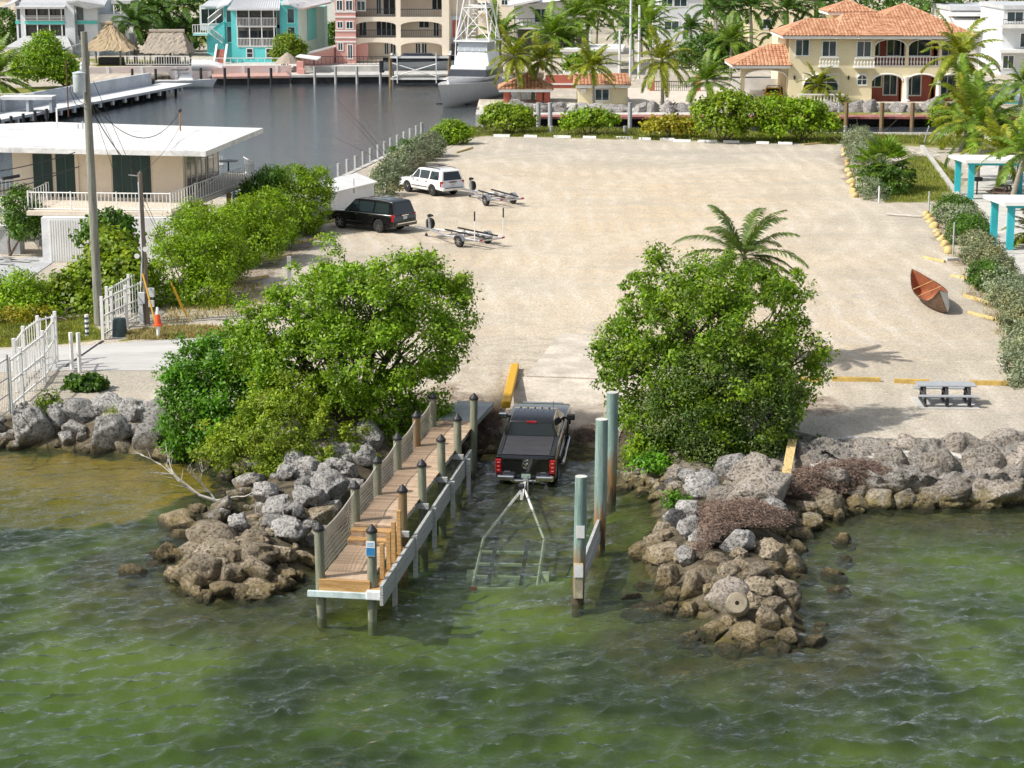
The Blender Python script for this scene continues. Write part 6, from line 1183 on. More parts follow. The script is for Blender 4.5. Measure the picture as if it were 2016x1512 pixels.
def hip_roof(t, x0, x1, y0, y1, ze, zr, rx0, rx1, m=TILE, eave=WHITE, ryf=.5, tiles=True):
    ry = y0+(y1-y0)*ryf; A_, B_, C_, D_ = (x0,y0,ze),(x1,y0,ze),(x1,y1,ze),(x0,y1,ze); R0, R1 = (rx0,ry,zr),(rx1,ry,zr)
    b = B(); b.add([A_,B_,C_,D_,R0,R1], [(0,1,5,4),(1,2,5),(2,3,4,5),(3,0,4),(3,2,1,0)]); rf = b.obj('roof', m, t)
    if tiles:
        b = B(); tile_plane(b, A_, B_, R0, R1); tile_plane(b, D_, A_, R0, R0); tile_plane(b, B_, C_, R1, R1); b.obj('roof_tiles', m, rf, kind='stuff')
        b = B(); [b.tube([p, q], .11, 6) for p, q in ((A_,R0),(B_,R1),(R0,R1)) if (Vector(p)-Vector(q)).length > .2]; b.obj('ridge_tiles', m, rf)
    b = B(); b.bb(x0+.05,x1-.05,y0+.05,y0+.25,ze-.28,ze-.005); b.bb(x0+.05,x0+.25,y0+.25,y1,ze-.28,ze-.005); b.bb(x1-.25,x1-.05,y0+.25,y1,ze-.28,ze-.005); b.obj('eave_board', eave, rf); return rf
# --- the tiled mansion
def z3(*a): return [1300+v/2.816 if i % 4 < 2 else v/2.816 for i, v in enumerate(a)]     # from the studied enlargement
def mansion():
    Y = 206.; t = thing('tiled_mansion', 'cream two storey mansion with an orange tiled roof and arched loggias across the canal', 'house', (36,Y,0)); f = Front(t, Y)
    up = [z3(1190,1362,215,368), z3(1378,1548,215,368), z3(1562,1690,215,368)]; lo = [z3(1180,1350,410,572), z3(1375,1540,410,572), z3(1558,1690,410,572)]
    f.wall(z3(715,1716,198,592), up+lo, CREAM, .35)
    for r in up+lo: f.arch(r, CREAM, .22, .35, 0, WHITE); f.porch(r, 2.6, REDST)
    x0,x1,z0,z1 = f.rect(z3(1180,1716,368,410)); B().bb(x0,x1,Y+.36,Y+2.6,f.z(375/2.816),f.z(390/2.816)).obj('loggia_floor', PALES, t); B().bb(x0-.3,x1,Y+.36,Y+2.6,f.z(600/2.816),f.z(572/2.816)).obj('porch_floor', PALES, t)
    for r in (z3(1195,1235,232,315), z3(1285,1355,228,315), z3(1385,1525,228,315), z3(1575,1680,232,315), z3(1185,1255,420,490), z3(1272,1342,418,535), z3(1380,1478,420,538), z3(1580,1680,430,540)): f.window(r, 2, 1, dy=2.6, name='loggia_window')
    f.window(z3(752,822,222,306)); f.window(z3(900,972,230,310), 2); f.window(z3(1092,1165,232,312), 2)
    for r in (z3(882,984,312,364), z3(1075,1180,316,368)): f.balusters(r[0], r[1], r[2], r[3], dy=-.75); x0,x1,z0,z1 = f.rect((r[0], r[1], r[3], r[3]+2.6)); B().bb(x0-.05,x1+.05,Y-.9,Y-.002,z0,z1).obj('balcony_slab', WHITE, t)
    for r in up: f.balusters(r[0], r[1], 312/2.816, 368/2.816, dy=.12)
    for r in (z3(800,990,412,500), z3(1100,1148,412,468)): f.window(r, 3 if r[1]-r[0] > 30 else 2, 2, name='arched_window'); f.arch(r, CREAM, .3, .1, -.11, WHITE)
    for px in (1370,1550): x = f.x(1300+px/2.816); z0 = f.z(572/2.816); z1 = f.z(425/2.816); b = B(); b.lathe([(.42,0),(.42,.3),(.26,.4),(.26,.0+(z1-z0)*.55),(.22,(z1-z0)-.3),(.36,z1-z0-.1),(.36,z1-z0)], 12, (x,Y-.12,z0)); b.obj('column', WHITE, t, smooth=True)
    for k, (ya, yb) in enumerate(((1.2,0),(1.7,1.2))): x0,x1 = f.x(1300+1060/2.816), f.x(1300+1720/2.816); B().bb(x0,x1,Y-ya,Y-yb-.002,-.3,.22-.18*k).obj('terrace_step', PALES, t)
    f.balusters(1566, 1655, 180, 204, dy=-3.0); x0,x1,z0,z1 = f.rect((1560,1675,202,216)); B().bb(x0,x1,Y-3.4,Y-1.72,-.3,z1).obj('terrace_wall', PALES, t)
    for px in (1048, 748): b = B(); x = f.x(1300+px/2.816); b.box((x,Y-.06,f.z(430/2.816)), (.16,.12,.36)); b.obj('wall_lamp', DARKM, t)
    X = lambda v: f.x(1300+v/2.816); Z = lambda v, dY: PY(1008, v/2.816, Y+dY).z; ze = f.z(196/2.816)
    x0,x1,_,_ = f.rect(z3(715,1716,198,592)); B().bb(x0+.02,x1-.02,Y+3.0,Y+14,0,ze-.1).obj('core_wall', CREAM, t)
    hip_roof(t, X(668), X(1010), Y-.9, Y+9, ze, Z(107,4), X(830), X(1000)-.01); hip_roof(t, X(960), X(1330), Y-.92, Y+11, ze-.01, Z(76,5), X(1055), X(1275)); hip_roof(t, X(1085), X(1750), Y-.96, Y+16, ze-.02, Z(24,7.5), X(1405), X(1425))
    B().bb(X(1040),X(1240),Y+10,Y+15,ze,Z(70,10)).obj('turret_wall', CREAM, t); hip_roof(t, X(1000), X(1280), Y+9.2, Y+16, Z(68,9), Z(6,12), X(1130), X(1150))
    g = Front(t, Y+.6); r = z3(472,704,385,520); g.wall(z3(450,715,362,520), [r], CREAM, .4, 'carport_wall'); g.arch(r, CREAM, .16, .4, 0, WHITE); X2 = lambda v: g.x(1300+v/2.816)
    hip_roof(t, X2(398), X2(720), Y-.4, Y+8, g.z(360/2.816), PY(1008,248/2.816,Y+4).z, X2(620), X2(719)); B().bb(X2(450),X2(715),Y+9,Y+9.3,0,g.z(470/2.816)).obj('garden_wall', WHITE2, t)
mansion()
def pool_car():
    p = Vector((PY(1506,190,211).x, 211, 0)); t = suv('parked_car', 'small yellow sports car parked under the mansion carport', p, (.15,1), mat('yellow_car_paint', (.75,.50,.02), .25, coat=.8), 4.3, 1.85, 1.3, 2.6, .33, BLACKPL, BLACKPL); return t
pool_car()
# --- gatehouse, pavilion, walls of the mansion's grounds
def small_bits():
    Y = 205.5; t = thing('gatehouse', 'small cream gatehouse with an orange tiled roof and one window', 'house', (8.9,Y,0)); f = Front(t, Y); f.block((1139,1237,168,216), 5, CREAM, z0=-.2); f.window((1173,1199,176,197), 2); B().box((f.x(1149),Y-.15,f.z(178)), (.5,.3,.4)).obj('air_conditioner', WHITE, t)
    hip_roof(t, f.x(1131), f.x(1241), Y-.8, Y+5.8, f.z(166), PY(1008,146,Y+2.5).z, f.x(1133), f.x(1239)); B().box((f.x(1238),Y-.1,f.z(195)), (.2,.2,.3)).obj('meter_box', GALV, t)
    Y = 207; t = thing('tiled_pavilion', 'open pavilion with an orange hipped tile roof on red columns beside the yacht', 'pavilion', (1.4,Y,0)); f = Front(t, Y); X = f.x
    for px, dy in ((997,.3),(1062,.3),(1078,.3),(1000,4),(1074,4)): B().bb(X(px)-.3,X(px)+.3,Y+dy,Y+dy+.6,-.3,f.z(176)).obj('column', REDST, t)
    hip_roof(t, X(981), X(1089), Y-.5, Y+5.2, f.z(175), PY(1008,146,Y+2.3).z, X(1036), X(1040)); B().bb(X(1060),X(1088),Y-.6,Y-.1,-.3,f.z(204)).obj('bench_wall', REDST, t)
    t = thing('red_garden_wall', 'dark red garden wall behind the pavilion', 'wall', (6,226,0)); f = Front(t, 226); f.block((1074,1134,148,190), .4, REDST); f.block((1074,1134,164,167), .6, WHITE, -.1, 'coping')
    t = thing('iron_gate', 'wide black iron driveway gate with red posts beside the palm', 'gate', (20,222,0)); f = Front(t, 222); 
    for px in (1285,1376): f.block((px-5,px+5,150,196), .7, REDST, 0, 'gate_post', 0); b = B(); b.lathe([(.1,0),(.35,.2),(.3,.5),(.05,.8)], 8, (f.x(px),222.35,f.z(150))); b.obj('finial', WHITE, t)
    f.rail(1290, 1371, 160, 190, DARKM, .3, .22, .05, 'gate_bars'); f.block((1290,1371,182,196), .1, DARKM, .32, 'lower_panel', 0)
    for k, (px, py) in enumerate(((1219,60),(1240,0),(1257,10),(1284,40))):
        b = B(); x = PY(px, 190, 232+k*4).x; b.tube([(x,232+k*4,-.2),(x,232+k*4,PY(px,py,232+k*4).z)], [.16,.13], 8); tag(b.obj('concrete_pole', GREYW), ['thin pale pole behind the gatehouse roof','tall wooden pole behind the gatehouse','pale pole between the gatehouse and the palm','slim pole beside the light green palm'][k], 'pole', 'poles behind the gatehouse')
    t = thing('paved_drive', 'pale paved drive behind the iron gate', 'drive', (19,212,0)); b = B(); b.slab([(12,198.6,.02),(27,198.6,.02),(27,226,.02),(12,226,.02)], .05); b.obj('paving', PALES, t)
    # flat-roofed white building
    Y = 246; t = thing('white_outbuilding', 'plain white flat roofed building behind the gatehouse', 'building', (10,Y,0)); f = Front(t, Y); f.block((1110,1222,98,150), 9, WHITE, z0=0); B().slab([(f.x(1102),Y-.6,f.z(96)),(f.x(1226),Y-.6,f.z(96)),(f.x(1236)+.3,Y+10,f.z(96)),(f.x(1130),Y+10,f.z(96))], .3).obj('roof', WHITE, t)
    # white balcony house
    Y = 286; t = thing('balcony_house', 'white house with a teal window and a long dark railed balcony behind the yacht', 'house', (6,Y,0)); f = Front(t, Y); f.block((1014,1140,4,120), 12, WHITE, z0=0); f.window((1053,1077,18,43), 2); f.block((1006,1168,50,56), 2.2, WHITE, -2.2, 'balcony_slab'); f.rail(1008,1166,35,50,DARKM,-2.1,.5,.05)
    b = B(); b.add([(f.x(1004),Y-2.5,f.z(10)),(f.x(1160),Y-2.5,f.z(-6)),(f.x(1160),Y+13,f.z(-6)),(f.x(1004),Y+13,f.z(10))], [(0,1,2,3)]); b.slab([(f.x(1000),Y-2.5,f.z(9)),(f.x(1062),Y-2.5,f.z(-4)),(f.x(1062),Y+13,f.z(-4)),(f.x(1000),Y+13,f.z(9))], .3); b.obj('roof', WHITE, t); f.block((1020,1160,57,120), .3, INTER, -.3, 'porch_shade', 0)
    for px in (1016,1060,1110,1160): f.block((px-2,px+2,56,110), .3, WHITE, -2.1, 'porch_post', 0)
    Y = 318; t = thing('beige_house', 'beige house with a balcony behind the pink building', 'house', (-4,Y,0)); f = Front(t, Y); f.block((930,1012,-20,90), 10, BEIGE, z0=0); f.window((988,999,0,9), 2); f.block((934,972,22,26), 2, BEIGE, -2, 'balcony_slab'); f.rail(936,970,11,22,WHITE,-1.9,.25); f.window((940,965,6,21), 3, gl=GLASS)
    # pale buildings behind the palms
    for nm, lb, Y, r, m, wins in (('glass_fronted_house','pale blue white house with rows of windows behind the royal palms',300,(1296,1382,-20,90),GREYW,[(1302,1322,-6,12),(1326,1350,-6,12),(1308,1335,42,58),(1345,1368,44,58)]),('cream_apartments','small cream apartment house between the royal palms',296,(1481,1600,-20,75),CREAM,[(1501,1516,38,56),(1560,1575,38,56)]),
         ('white_villa','white villa with tall windows past the mansion roof',262,(1868,1975,20,100),WHITE,[(1875,1885,26,34)]),('grey_villa','grey white villa with stacked balconies beside the corner palm',246,(1972,2110,18,160),GREYW,[(1980,2010,24,42),(2008,2030,66,92),(1976,1996,110,134),(2020,2060,24,42)]),('white_backdrop_house','white house glimpsed between turquoise house and pink building',312,(622,668,-20,100),WHITE,[(630,636,30,40)]),('dark_roof_house','brown roofed house behind the white and grey house',330,(-40,40,-20,40),BEIGE,[(0,20,14,24)])):
        t = thing(nm, lb, 'house', (PY((r[0]+r[1])/2,90,Y).x,Y,0)); f = Front(t, Y); f.block(r, 12, m, z0=0); [f.window(q, 2) for q in wins]; f.block((r[0]-3,r[1]+3,r[2]-8,r[2]), 13, MROOF, -.6, 'roof')
        if nm == 'white_villa': f.block((1862,1980,24,30), 4, WHITE, -3, 'lower_roof'); b = B(); b.slab([(f.x(1866),Y-6,f.z(52)),(f.x(1950),Y-6,f.z(52)),(f.x(1950),Y,f.z(26)),(f.x(1866),Y,f.z(26))], .3); b.obj('metal_roof', WHITE, t)
        if nm == 'grey_villa': f.block((1960,2110,46,54), 2, WHITE, -2, 'balcony_slab'); f.block((1960,2110,96,102), 2, WHITE, -2, 'balcony_slab'); f.rail(1965,2110,36,46,DARKM,-1.9,.3)
    t = thing('pool_wall', 'pale blue grey wall behind the pool beside the corner palm', 'wall', (48,214,0)); f = Front(t, 214); f.block((1905,2110,166,200), .5, GREYW, z0=0); t2 = thing('swimming_pool', 'narrow strip of turquoise swimming pool past the corner palm', 'pool', (50,204,0)); f = Front(t2, 206); f.block((1945,2110,198,207), 6, mat('pool_tile', (.10,.42,.44), .15, var=.1), 0, 'basin')
small_bits()
# --- pink building
def z2(*a): return [640+v/2.965 if i % 4 < 2 else v/2.965 for i, v in enumerate(a)]
def pink():
    Y = 268.; t = thing('pink_building', 'pink and cream three storey building with arched balconies across the canal', 'building', (-15,Y,0)); f = Front(t, Y); ops = []
    for a, c in ((-30,98),(125,220),(247,350)): ops += [z2(182,415,a,c), z2(443,683,a,c)]
    f.wall(z2(180,725,-60,352), ops, BEIGE, .4)
    for r in ops: f.porch(r, 2.4, BEIGE); f.arch(r, BEIGE, .10, .4)
    for i, (a, c) in enumerate(((-30,98),(125,220),(247,350))):
        zt = f.z((c+3)/2.965); B().bb(f.x(640+182/2.965),f.x(640+690/2.965),Y+.41,Y+2.4,zt-.25,zt).obj('balcony_floor', PALES, t)
        if i < 2: f.rail(640+182/2.965, 640+416/2.965, (c-46)/2.965, c/2.965, DARKM, .1, .22, .035); f.rail(640+443/2.965, 640+683/2.965, (c-46)/2.965, c/2.965, DARKM, .1, .22, .035)
    for r in (z2(298,322,-20,85),z2(338,405,-20,88),z2(624,680,-20,56),z2(195,234,130,212),z2(296,410,128,212),z2(547,602,130,165),z2(632,660,138,215),z2(342,362,258,322),z2(378,404,258,322),z2(525,550,260,328),z2(562,588,260,328)): f.window(r, 2 if r[1]-r[0] < 30 else 4, 1, dy=2.4, gl=GLASS, name='balcony_door')
    f2 = Front(t, Y-.8); f2.block(z2(62,180,-60,358), 6, PINK, 0, 'bay_wall', 0)
    for z in (65,95,175,215,240): f2.block(z2(60,182,z,z+8), .1, WHITE, -.09, 'band')
    for r in (z2(74,104,5,58),z2(128,162,5,58),z2(76,104,128,162),z2(128,163,128,165),z2(78,102,252,292),z2(135,158,262,340)): f2.window(r, 2)
    f.window(z2(192,236,8,60), 2, dy=.002); f.block(z2(183,250,250,345), .2, PINK, .5, 'pink_panel', 0)
    b = B(); x1 = f.x(640+725/2.965); b.bb(x1-.3,x1+.2,Y+.42,Y+18,0,f.z(-20)); b.obj('end_wall', BEIGE, t); g = Front(t, Y+.8); g.block(z2(727,800,95,352), .4, GREYW, 0, 'stair_wall', 0); g.block(z2(800,885,-60,300), 8, BEIGE, 4, 'rear_wing', 0); g.block(z2(745,785,118,218), .06, REDST, -.07, 'red_panel'); g.block(z2(745,785,238,245), .06, REDST, -.07, 'red_panel'); g.window(z2(745,782,258,300), 2); g.block(z2(725,870,-60,95), 1.5, BEIGE, .5, 'upper_wall')
    B().box((f.x(890),Y-.6,1.0), (.9,.7,1.1)).obj('air_conditioner', WHITE, t); B().box((f.x(900),Y-.5,1.4), (1.4,1.0,2.2)).obj('tank', DARKM, t)
    f.block((655,912,-60,-18), 15, TILE, 0, 'roof')
pink()
# --- turquoise house
def z5(*a): return [380+v/6.72 if i % 4 < 2 else v/6.72 for i, v in enumerate(a)]
def turq():
    Y = 270.; t = thing('turquoise_house', 'turquoise three storey house with screened porches and a metal roof', 'house', (-31,Y,0)); f = Front(t, Y); X = lambda v: f.x(380+v/6.72); Z = lambda v: f.z(v/6.72)
    p1, p2 = z5(605,1125,112,340), z5(610,1125,355,602); f.wall(z5(530,1128,90,830), [p1, p2], TURQ, .3, dy=-1.2); f.block(z5(425,1392,60,830), 14, TURQ, 0, 'wall', 0)
    for r in (p1, p2):
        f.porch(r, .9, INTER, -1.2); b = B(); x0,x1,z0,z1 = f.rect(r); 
        for i in range(4): xm = x0+(x1-x0)*i/3.2; b.bb(xm-.06, xm+.06, Y-1.28, Y-1.203, z0, z1)
        b.bb(x0,x1,Y-1.28,Y-1.204,z0-.15,z0); b.obj('screen_frame', WHITE, t)
        for i in range(4): xm = x0+(x1-x0)*(i+.5)/4; B().bb(xm-.5,xm+.5,Y-.40,Y-.304,z0+.05,z1-.5).obj('door_pane', GLASS, t)
    f.rail(p1[0], p1[1], 228/6.72, 340/6.72, WHITE, -1.3, .18, .05); f.rail(p2[0], p2[1], 495/6.72, 602/6.72, WHITE, -1.3, .18, .05)
    for r in (z5(460,522,112,290),z5(1262,1346,120,300),z5(460,526,352,556),z5(1262,1350,362,470)): f.window(r, 1, 1, TURQL, GLASS2, fw=.08)
    for r in (z5(730,802,640,750),z5(985,1058,640,750)): f.window(r, 1, 2, WHITE, GLASS, dy=-1.2, fw=.1)
    # right-hand wing turned away
    b = B(); b.add([(X(1392),Y+.2,0),(X(1660),Y+9,0),(X(1660),Y+9,PY(1008,90/6.72,Y+9).z),(X(1392),Y+.2,Z(100)),(X(1392),Y+12,0),(X(1660),Y+14,0),(X(1660),Y+14,PY(1008,90/6.72,Y+9).z),(X(1392),Y+12,Z(100))], [(0,1,2,3),(1,5,6,2),(4,7,6,5),(3,2,6,7),(0,3,7,4)]); b.obj('wing_wall', TURQL, t)
    b = B(); xa, ya, xb, yb = X(1392), Y+.2, X(1660), Y+9; lp = lambda k, o: (xa+(xb-xa)*k+o*.9, ya+(yb-ya)*k-o*.3); q0, q1 = lp(.35,.08), lp(.68,.08); b.add([(*q0,Z(560)),(*q1,Z(540)),(*q1,Z(130)),(*q0,Z(140)),(q0[0]-.1,q0[1]+.2,Z(560)),(q1[0]-.1,q1[1]+.2,Z(540)),(q1[0]-.1,q1[1]+.2,Z(130)),(q0[0]-.1,q0[1]+.2,Z(140))], [(0,1,2,3),(1,5,6,2),(3,2,6,7),(0,3,7,4)]); b.obj('wing_panel', TURQ, t)
    # metal roof with standing seams
    b = B(); b.slab([(X(498),Y-2.0,Z(108)),(X(1180),Y-2.0,Z(108)),(X(1180)-.6,Y+5,Z(-70)),(X(498)+.6,Y+5,Z(-70))], .2); rf = b.obj('porch_roof', MROOF, t)
    b = B(); n = 22
    for i in range(n+1): k = i/n; b.tube([(X(498)+(X(1180)-X(498))*k, Y-2.0, Z(108)+.04), (X(498)+.6+(X(1180)-X(498)-1.2)*k, Y+5, Z(-70)+.04)], .04, 4)
    b.obj('roof_seams', GREYW, rf, kind='stuff')
    for pl in ([(X(330),Y-.5,Z(95)),(X(500),Y-.8,Z(40)),(X(500),Y+6,Z(-20)),(X(330),Y+6,Z(20))], [(X(1182),Y-.8,Z(40)),(X(1300),Y-1.0,Z(45)),(X(1440),Y-.6,Z(110)),(X(1500),Y+6,Z(40)),(X(1182),Y+6,Z(-40))], [(X(1440),Y-.4,Z(112)),(X(1760),Y+9,Z(58)),(X(1720),Y+13,Z(0)),(X(1300),Y+5,Z(-20))]): b = B(); b.slab(pl, .2); b.obj('roof', MROOF, t)
    # stairs
    b = B(); b.side([(X(192),Z(700)),(X(430),Z(830)),(X(430),Z(290)),(X(400),Z(290)),(X(192),Z(430))], Y-.3, Y+2); b.obj('stair_wall', TURQ, t); b = B(); b.slab([(X(20),Y-1,Z(440)),(X(215),Y-1,Z(440)),(X(215),Y+2,Z(440)),(X(20),Y+2,Z(440))], .25); b.obj('landing', TURQL, t); f.rail(383, 413, 318/6.72, 430/6.72, WHITE, -1.0, .3, .09)
    for (xa, za), (xb, zb) in (((200,410),(400,570)),((215,330),(395,190))):
        b = B(); a_, c_ = Vector((X(xa),Y-.5,Z(za))), Vector((X(xb),Y-.5,Z(zb))); b.tube([a_, c_], .07, 4); b.tube([a_+Vector((0,0,.85)), c_+Vector((0,0,.85))], .06, 4)
        for i in range(13): q = a_.lerp(c_, i/12); b.tube([q, q+Vector((0,0,.85))], .03, 3)
        b.obj('stair_railing', WHITE, t, kind='stuff')
    for k in range(9): B().box((X(410+.0)-.02*k, Y-2.2-.28*(8-k), .12+.19*k), (1.0,.3,.18)).obj('stair_tread', BRICKR, t)
    for dx in (-.65,.65): b = B(); b.slab([(X(410)+dx-.12,Y-4.6,.5),(X(410)+dx+.12,Y-4.6,.5),(X(410)+dx+.12,Y-1.9,2.4),(X(410)+dx-.12,Y-1.9,2.4)], .5); b.obj('stair_cheek', WHITE, t)
    g = Front(t, Y+6); g.block((395,445,12,60), 4, GREYW, 0, 'rear_porch'); g.window((399,441,18,46), 3, 1, WHITE, GLASS)
    b = B(); b.slab([(X(60),Y+4,Z(95)),(X(460),Y+4,Z(95)),(X(460),Y+12,Z(40)),(X(60),Y+12,Z(40))], .2); b.obj('rear_roof', MROOF, t)
turq()
# --- grey and white house with teal bands
def z4(*a): return [v/6.3 for v in a]
def greyhouse():
    Y = 282.; t = thing('grey_white_house', 'grey white house with screened porches and teal bands behind the thatched hut', 'house', (-60,Y,0)); f = Front(t, Y); X = lambda v: f.x(v/6.3); Z = lambda v: f.z(v/6.3)
    p1, p2 = z4(350,840,75,255), z4(350,840,300,440); f.wall(z4(295,960,40,640), [p1,p2], GREYW, .3, dy=-1.0); f.block(z4(220,1225,30,780), 12, GREYW, 0, 'wall', 0)
    for r in (p1,p2):
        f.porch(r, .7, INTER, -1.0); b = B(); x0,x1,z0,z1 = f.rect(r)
        for i in range(4): xm = x0+(x1-x0)*i/3.25; b.bb(xm-.07,xm+.07,Y-1.07,Y-1.003,z0,z1)
        b.obj('screen_frame', WHITE, t)
        for i in range(4): xm = x0+(x1-x0)*(i+.5)/4; B().bb(xm-.7,xm+.7,Y-.40,Y-.304,z0+.05,z1-.3).obj('door_pane', GLASS, t)
    for i in range(4): b = B(); zz = Z(248-i*18); b.bb(X(350),X(840),Y-1.12,Y-1.071,zz-.04,zz+.04); b.obj('porch_rail', WHITE, t)
    TB = mat('teal_band', (.10,.55,.50), .6, var=.05)
    for a, c, dy in ((210,296,-.1),(350,842,-1.15),(965,1222,-.1)): f.block(z4(a,c,258,296), .12, TB, dy-.02, 'teal_band')
    for r in (z4(970,1056,78,250),z4(975,1060,302,440),z4(235,290,75,245),z4(245,300,295,470)): f.window(r, 1, 1, GREYW, GLASS2, fw=.08)
    for pl in ([(X(240),Y-1.8,Z(80)),(X(860),Y-1.8,Z(80)),(X(880),Y+5,Z(-60)),(X(260),Y+5,Z(-60))], [(X(880),Y-1.5,Z(10)),(X(1000),Y-1.6,Z(0)),(X(1120),Y-1.4,Z(82)),(X(1340),Y-1.0,Z(60)),(X(1300),Y+6,Z(-60)),(X(880),Y+6,Z(-60))], [(X(100),Y-1.2,Z(70)),(X(245),Y-1.5,Z(20)),(X(245),Y+5,Z(-40)),(X(100),Y+5,Z(0))], [(X(160),Y-4.2,Z(560)),(X(980),Y-4.2,Z(575)),(X(860),Y-1.02,Z(445)),(X(330),Y-1.02,Z(445))]): b = B(); b.slab(pl, .25); b.obj('roof', GREYR, t)
    f.block(z4(720,960,575,760), .3, GREYW, -3.2, 'lower_wall', 0); f.block(z4(805,975,668,770), .4, BRICKR, -3.6, 'brick_wall', 0)
    f.block(z4(1225,1560,180,420), 6, GREYW, 3, 'stair_tower', 0); b = B(); b.slab([(X(1225),Y+1,Z(180)),(X(1480),Y+1,Z(180)),(X(1560),Y+1,Z(320)),(X(1700),Y+1,Z(330)),(X(1700),Y+3,Z(330)),(X(1560),Y+3,Z(320)),(X(1480),Y+3,Z(180)),(X(1225),Y+3,Z(180))], 1.0); b.obj('stair_parapet', GREYW, t); f.block(z4(1520,1700,310,400), .3, WHITE, .8, 'landing_parapet')
    for v in (1415,1500): f.block(z4(v,v+14,40,180), .2, WHITE, .6, 'porch_post')
    f.block(z4(1400,1640,10,48), 6, GREYR, .2, 'stair_roof')
greyhouse()
# --- thatched huts
def hut(label, Y, px0, px1, rx0, rx1, py_e, py_r, m, posts):
    t = thing('thatched_hut', label, 'hut', (PY((px0+px1)/2,110,Y).x,Y,0)); f = Front(t, Y); x0,x1,ze,zr = f.x(px0), f.x(px1), f.z(py_e), PY(1008,py_r,Y+3).z; D_ = 6.0; n, m_ = 72, 12; V = []
    a0, a1 = f.x(rx0), f.x(rx1); rs = random.Random(int(px0))
    for j in range(m_):
        k = j/(m_-1)
        for i in range(n):
            a = 2*math.pi*i/n; cx, sy = math.cos(a), math.sin(a); sq = 1/max(abs(cx), abs(sy))**.75; ex = (x0+x1)/2+cx*sq*(x1-x0)/2; ey = Y+3+sy*sq*3.6; rxx = (a0+a1)/2+max(-1, min(1, cx*1.6))*(a1-a0)/2
            jit = rs.uniform(-.10,.10); kk = k**.85; V.append((ex*(1-kk)+rxx*kk+jit, ey*(1-kk)+(Y+3)*kk+rs.uniform(-.1,.1), ze+(zr-ze)*k+rs.uniform(-.07,.07)-(.25*rs.random() if j == 0 else 0)))
    b = B(); b.add(V, [(j*n+i, j*n+(i+1)%n, (j+1)*n+(i+1)%n, (j+1)*n+i) for j in range(m_-1) for i in range(n)]); b.obj('thatch_roof', m, t)
    b = B(); b.tube([(a0-.2,Y+3,zr+.05),(a1+.2,Y+3,zr+.05)], .25, 7); b.obj('ridge_cap', m, t)
    for px in posts: b = B(); x = f.x(px); b.tube([(x,Y+.6,0),(x,Y+.6,ze+.4)], .13, 7); b.obj('post', POLE, t); b = B(); b.tube([(x,Y+5.2,0),(x,Y+5.2,ze+.4)], .13, 7); b.obj('post', POLE, t)
    B().box(((x0+x1)/2,Y+3,.45), ((x1-x0)*.45,1.6,.9)).obj('bar_counter', DARKM, t)
hut('golden thatched hut with a pointed roof by the canal wall', 262, 157, 262, 205, 212, 98, 46, THATCH, (172,235,250)); hut('grey thatched hut with a long ridge by the canal wall', 262, 270, 374, 290, 354, 103, 62, THATCH2, (282,322,362))
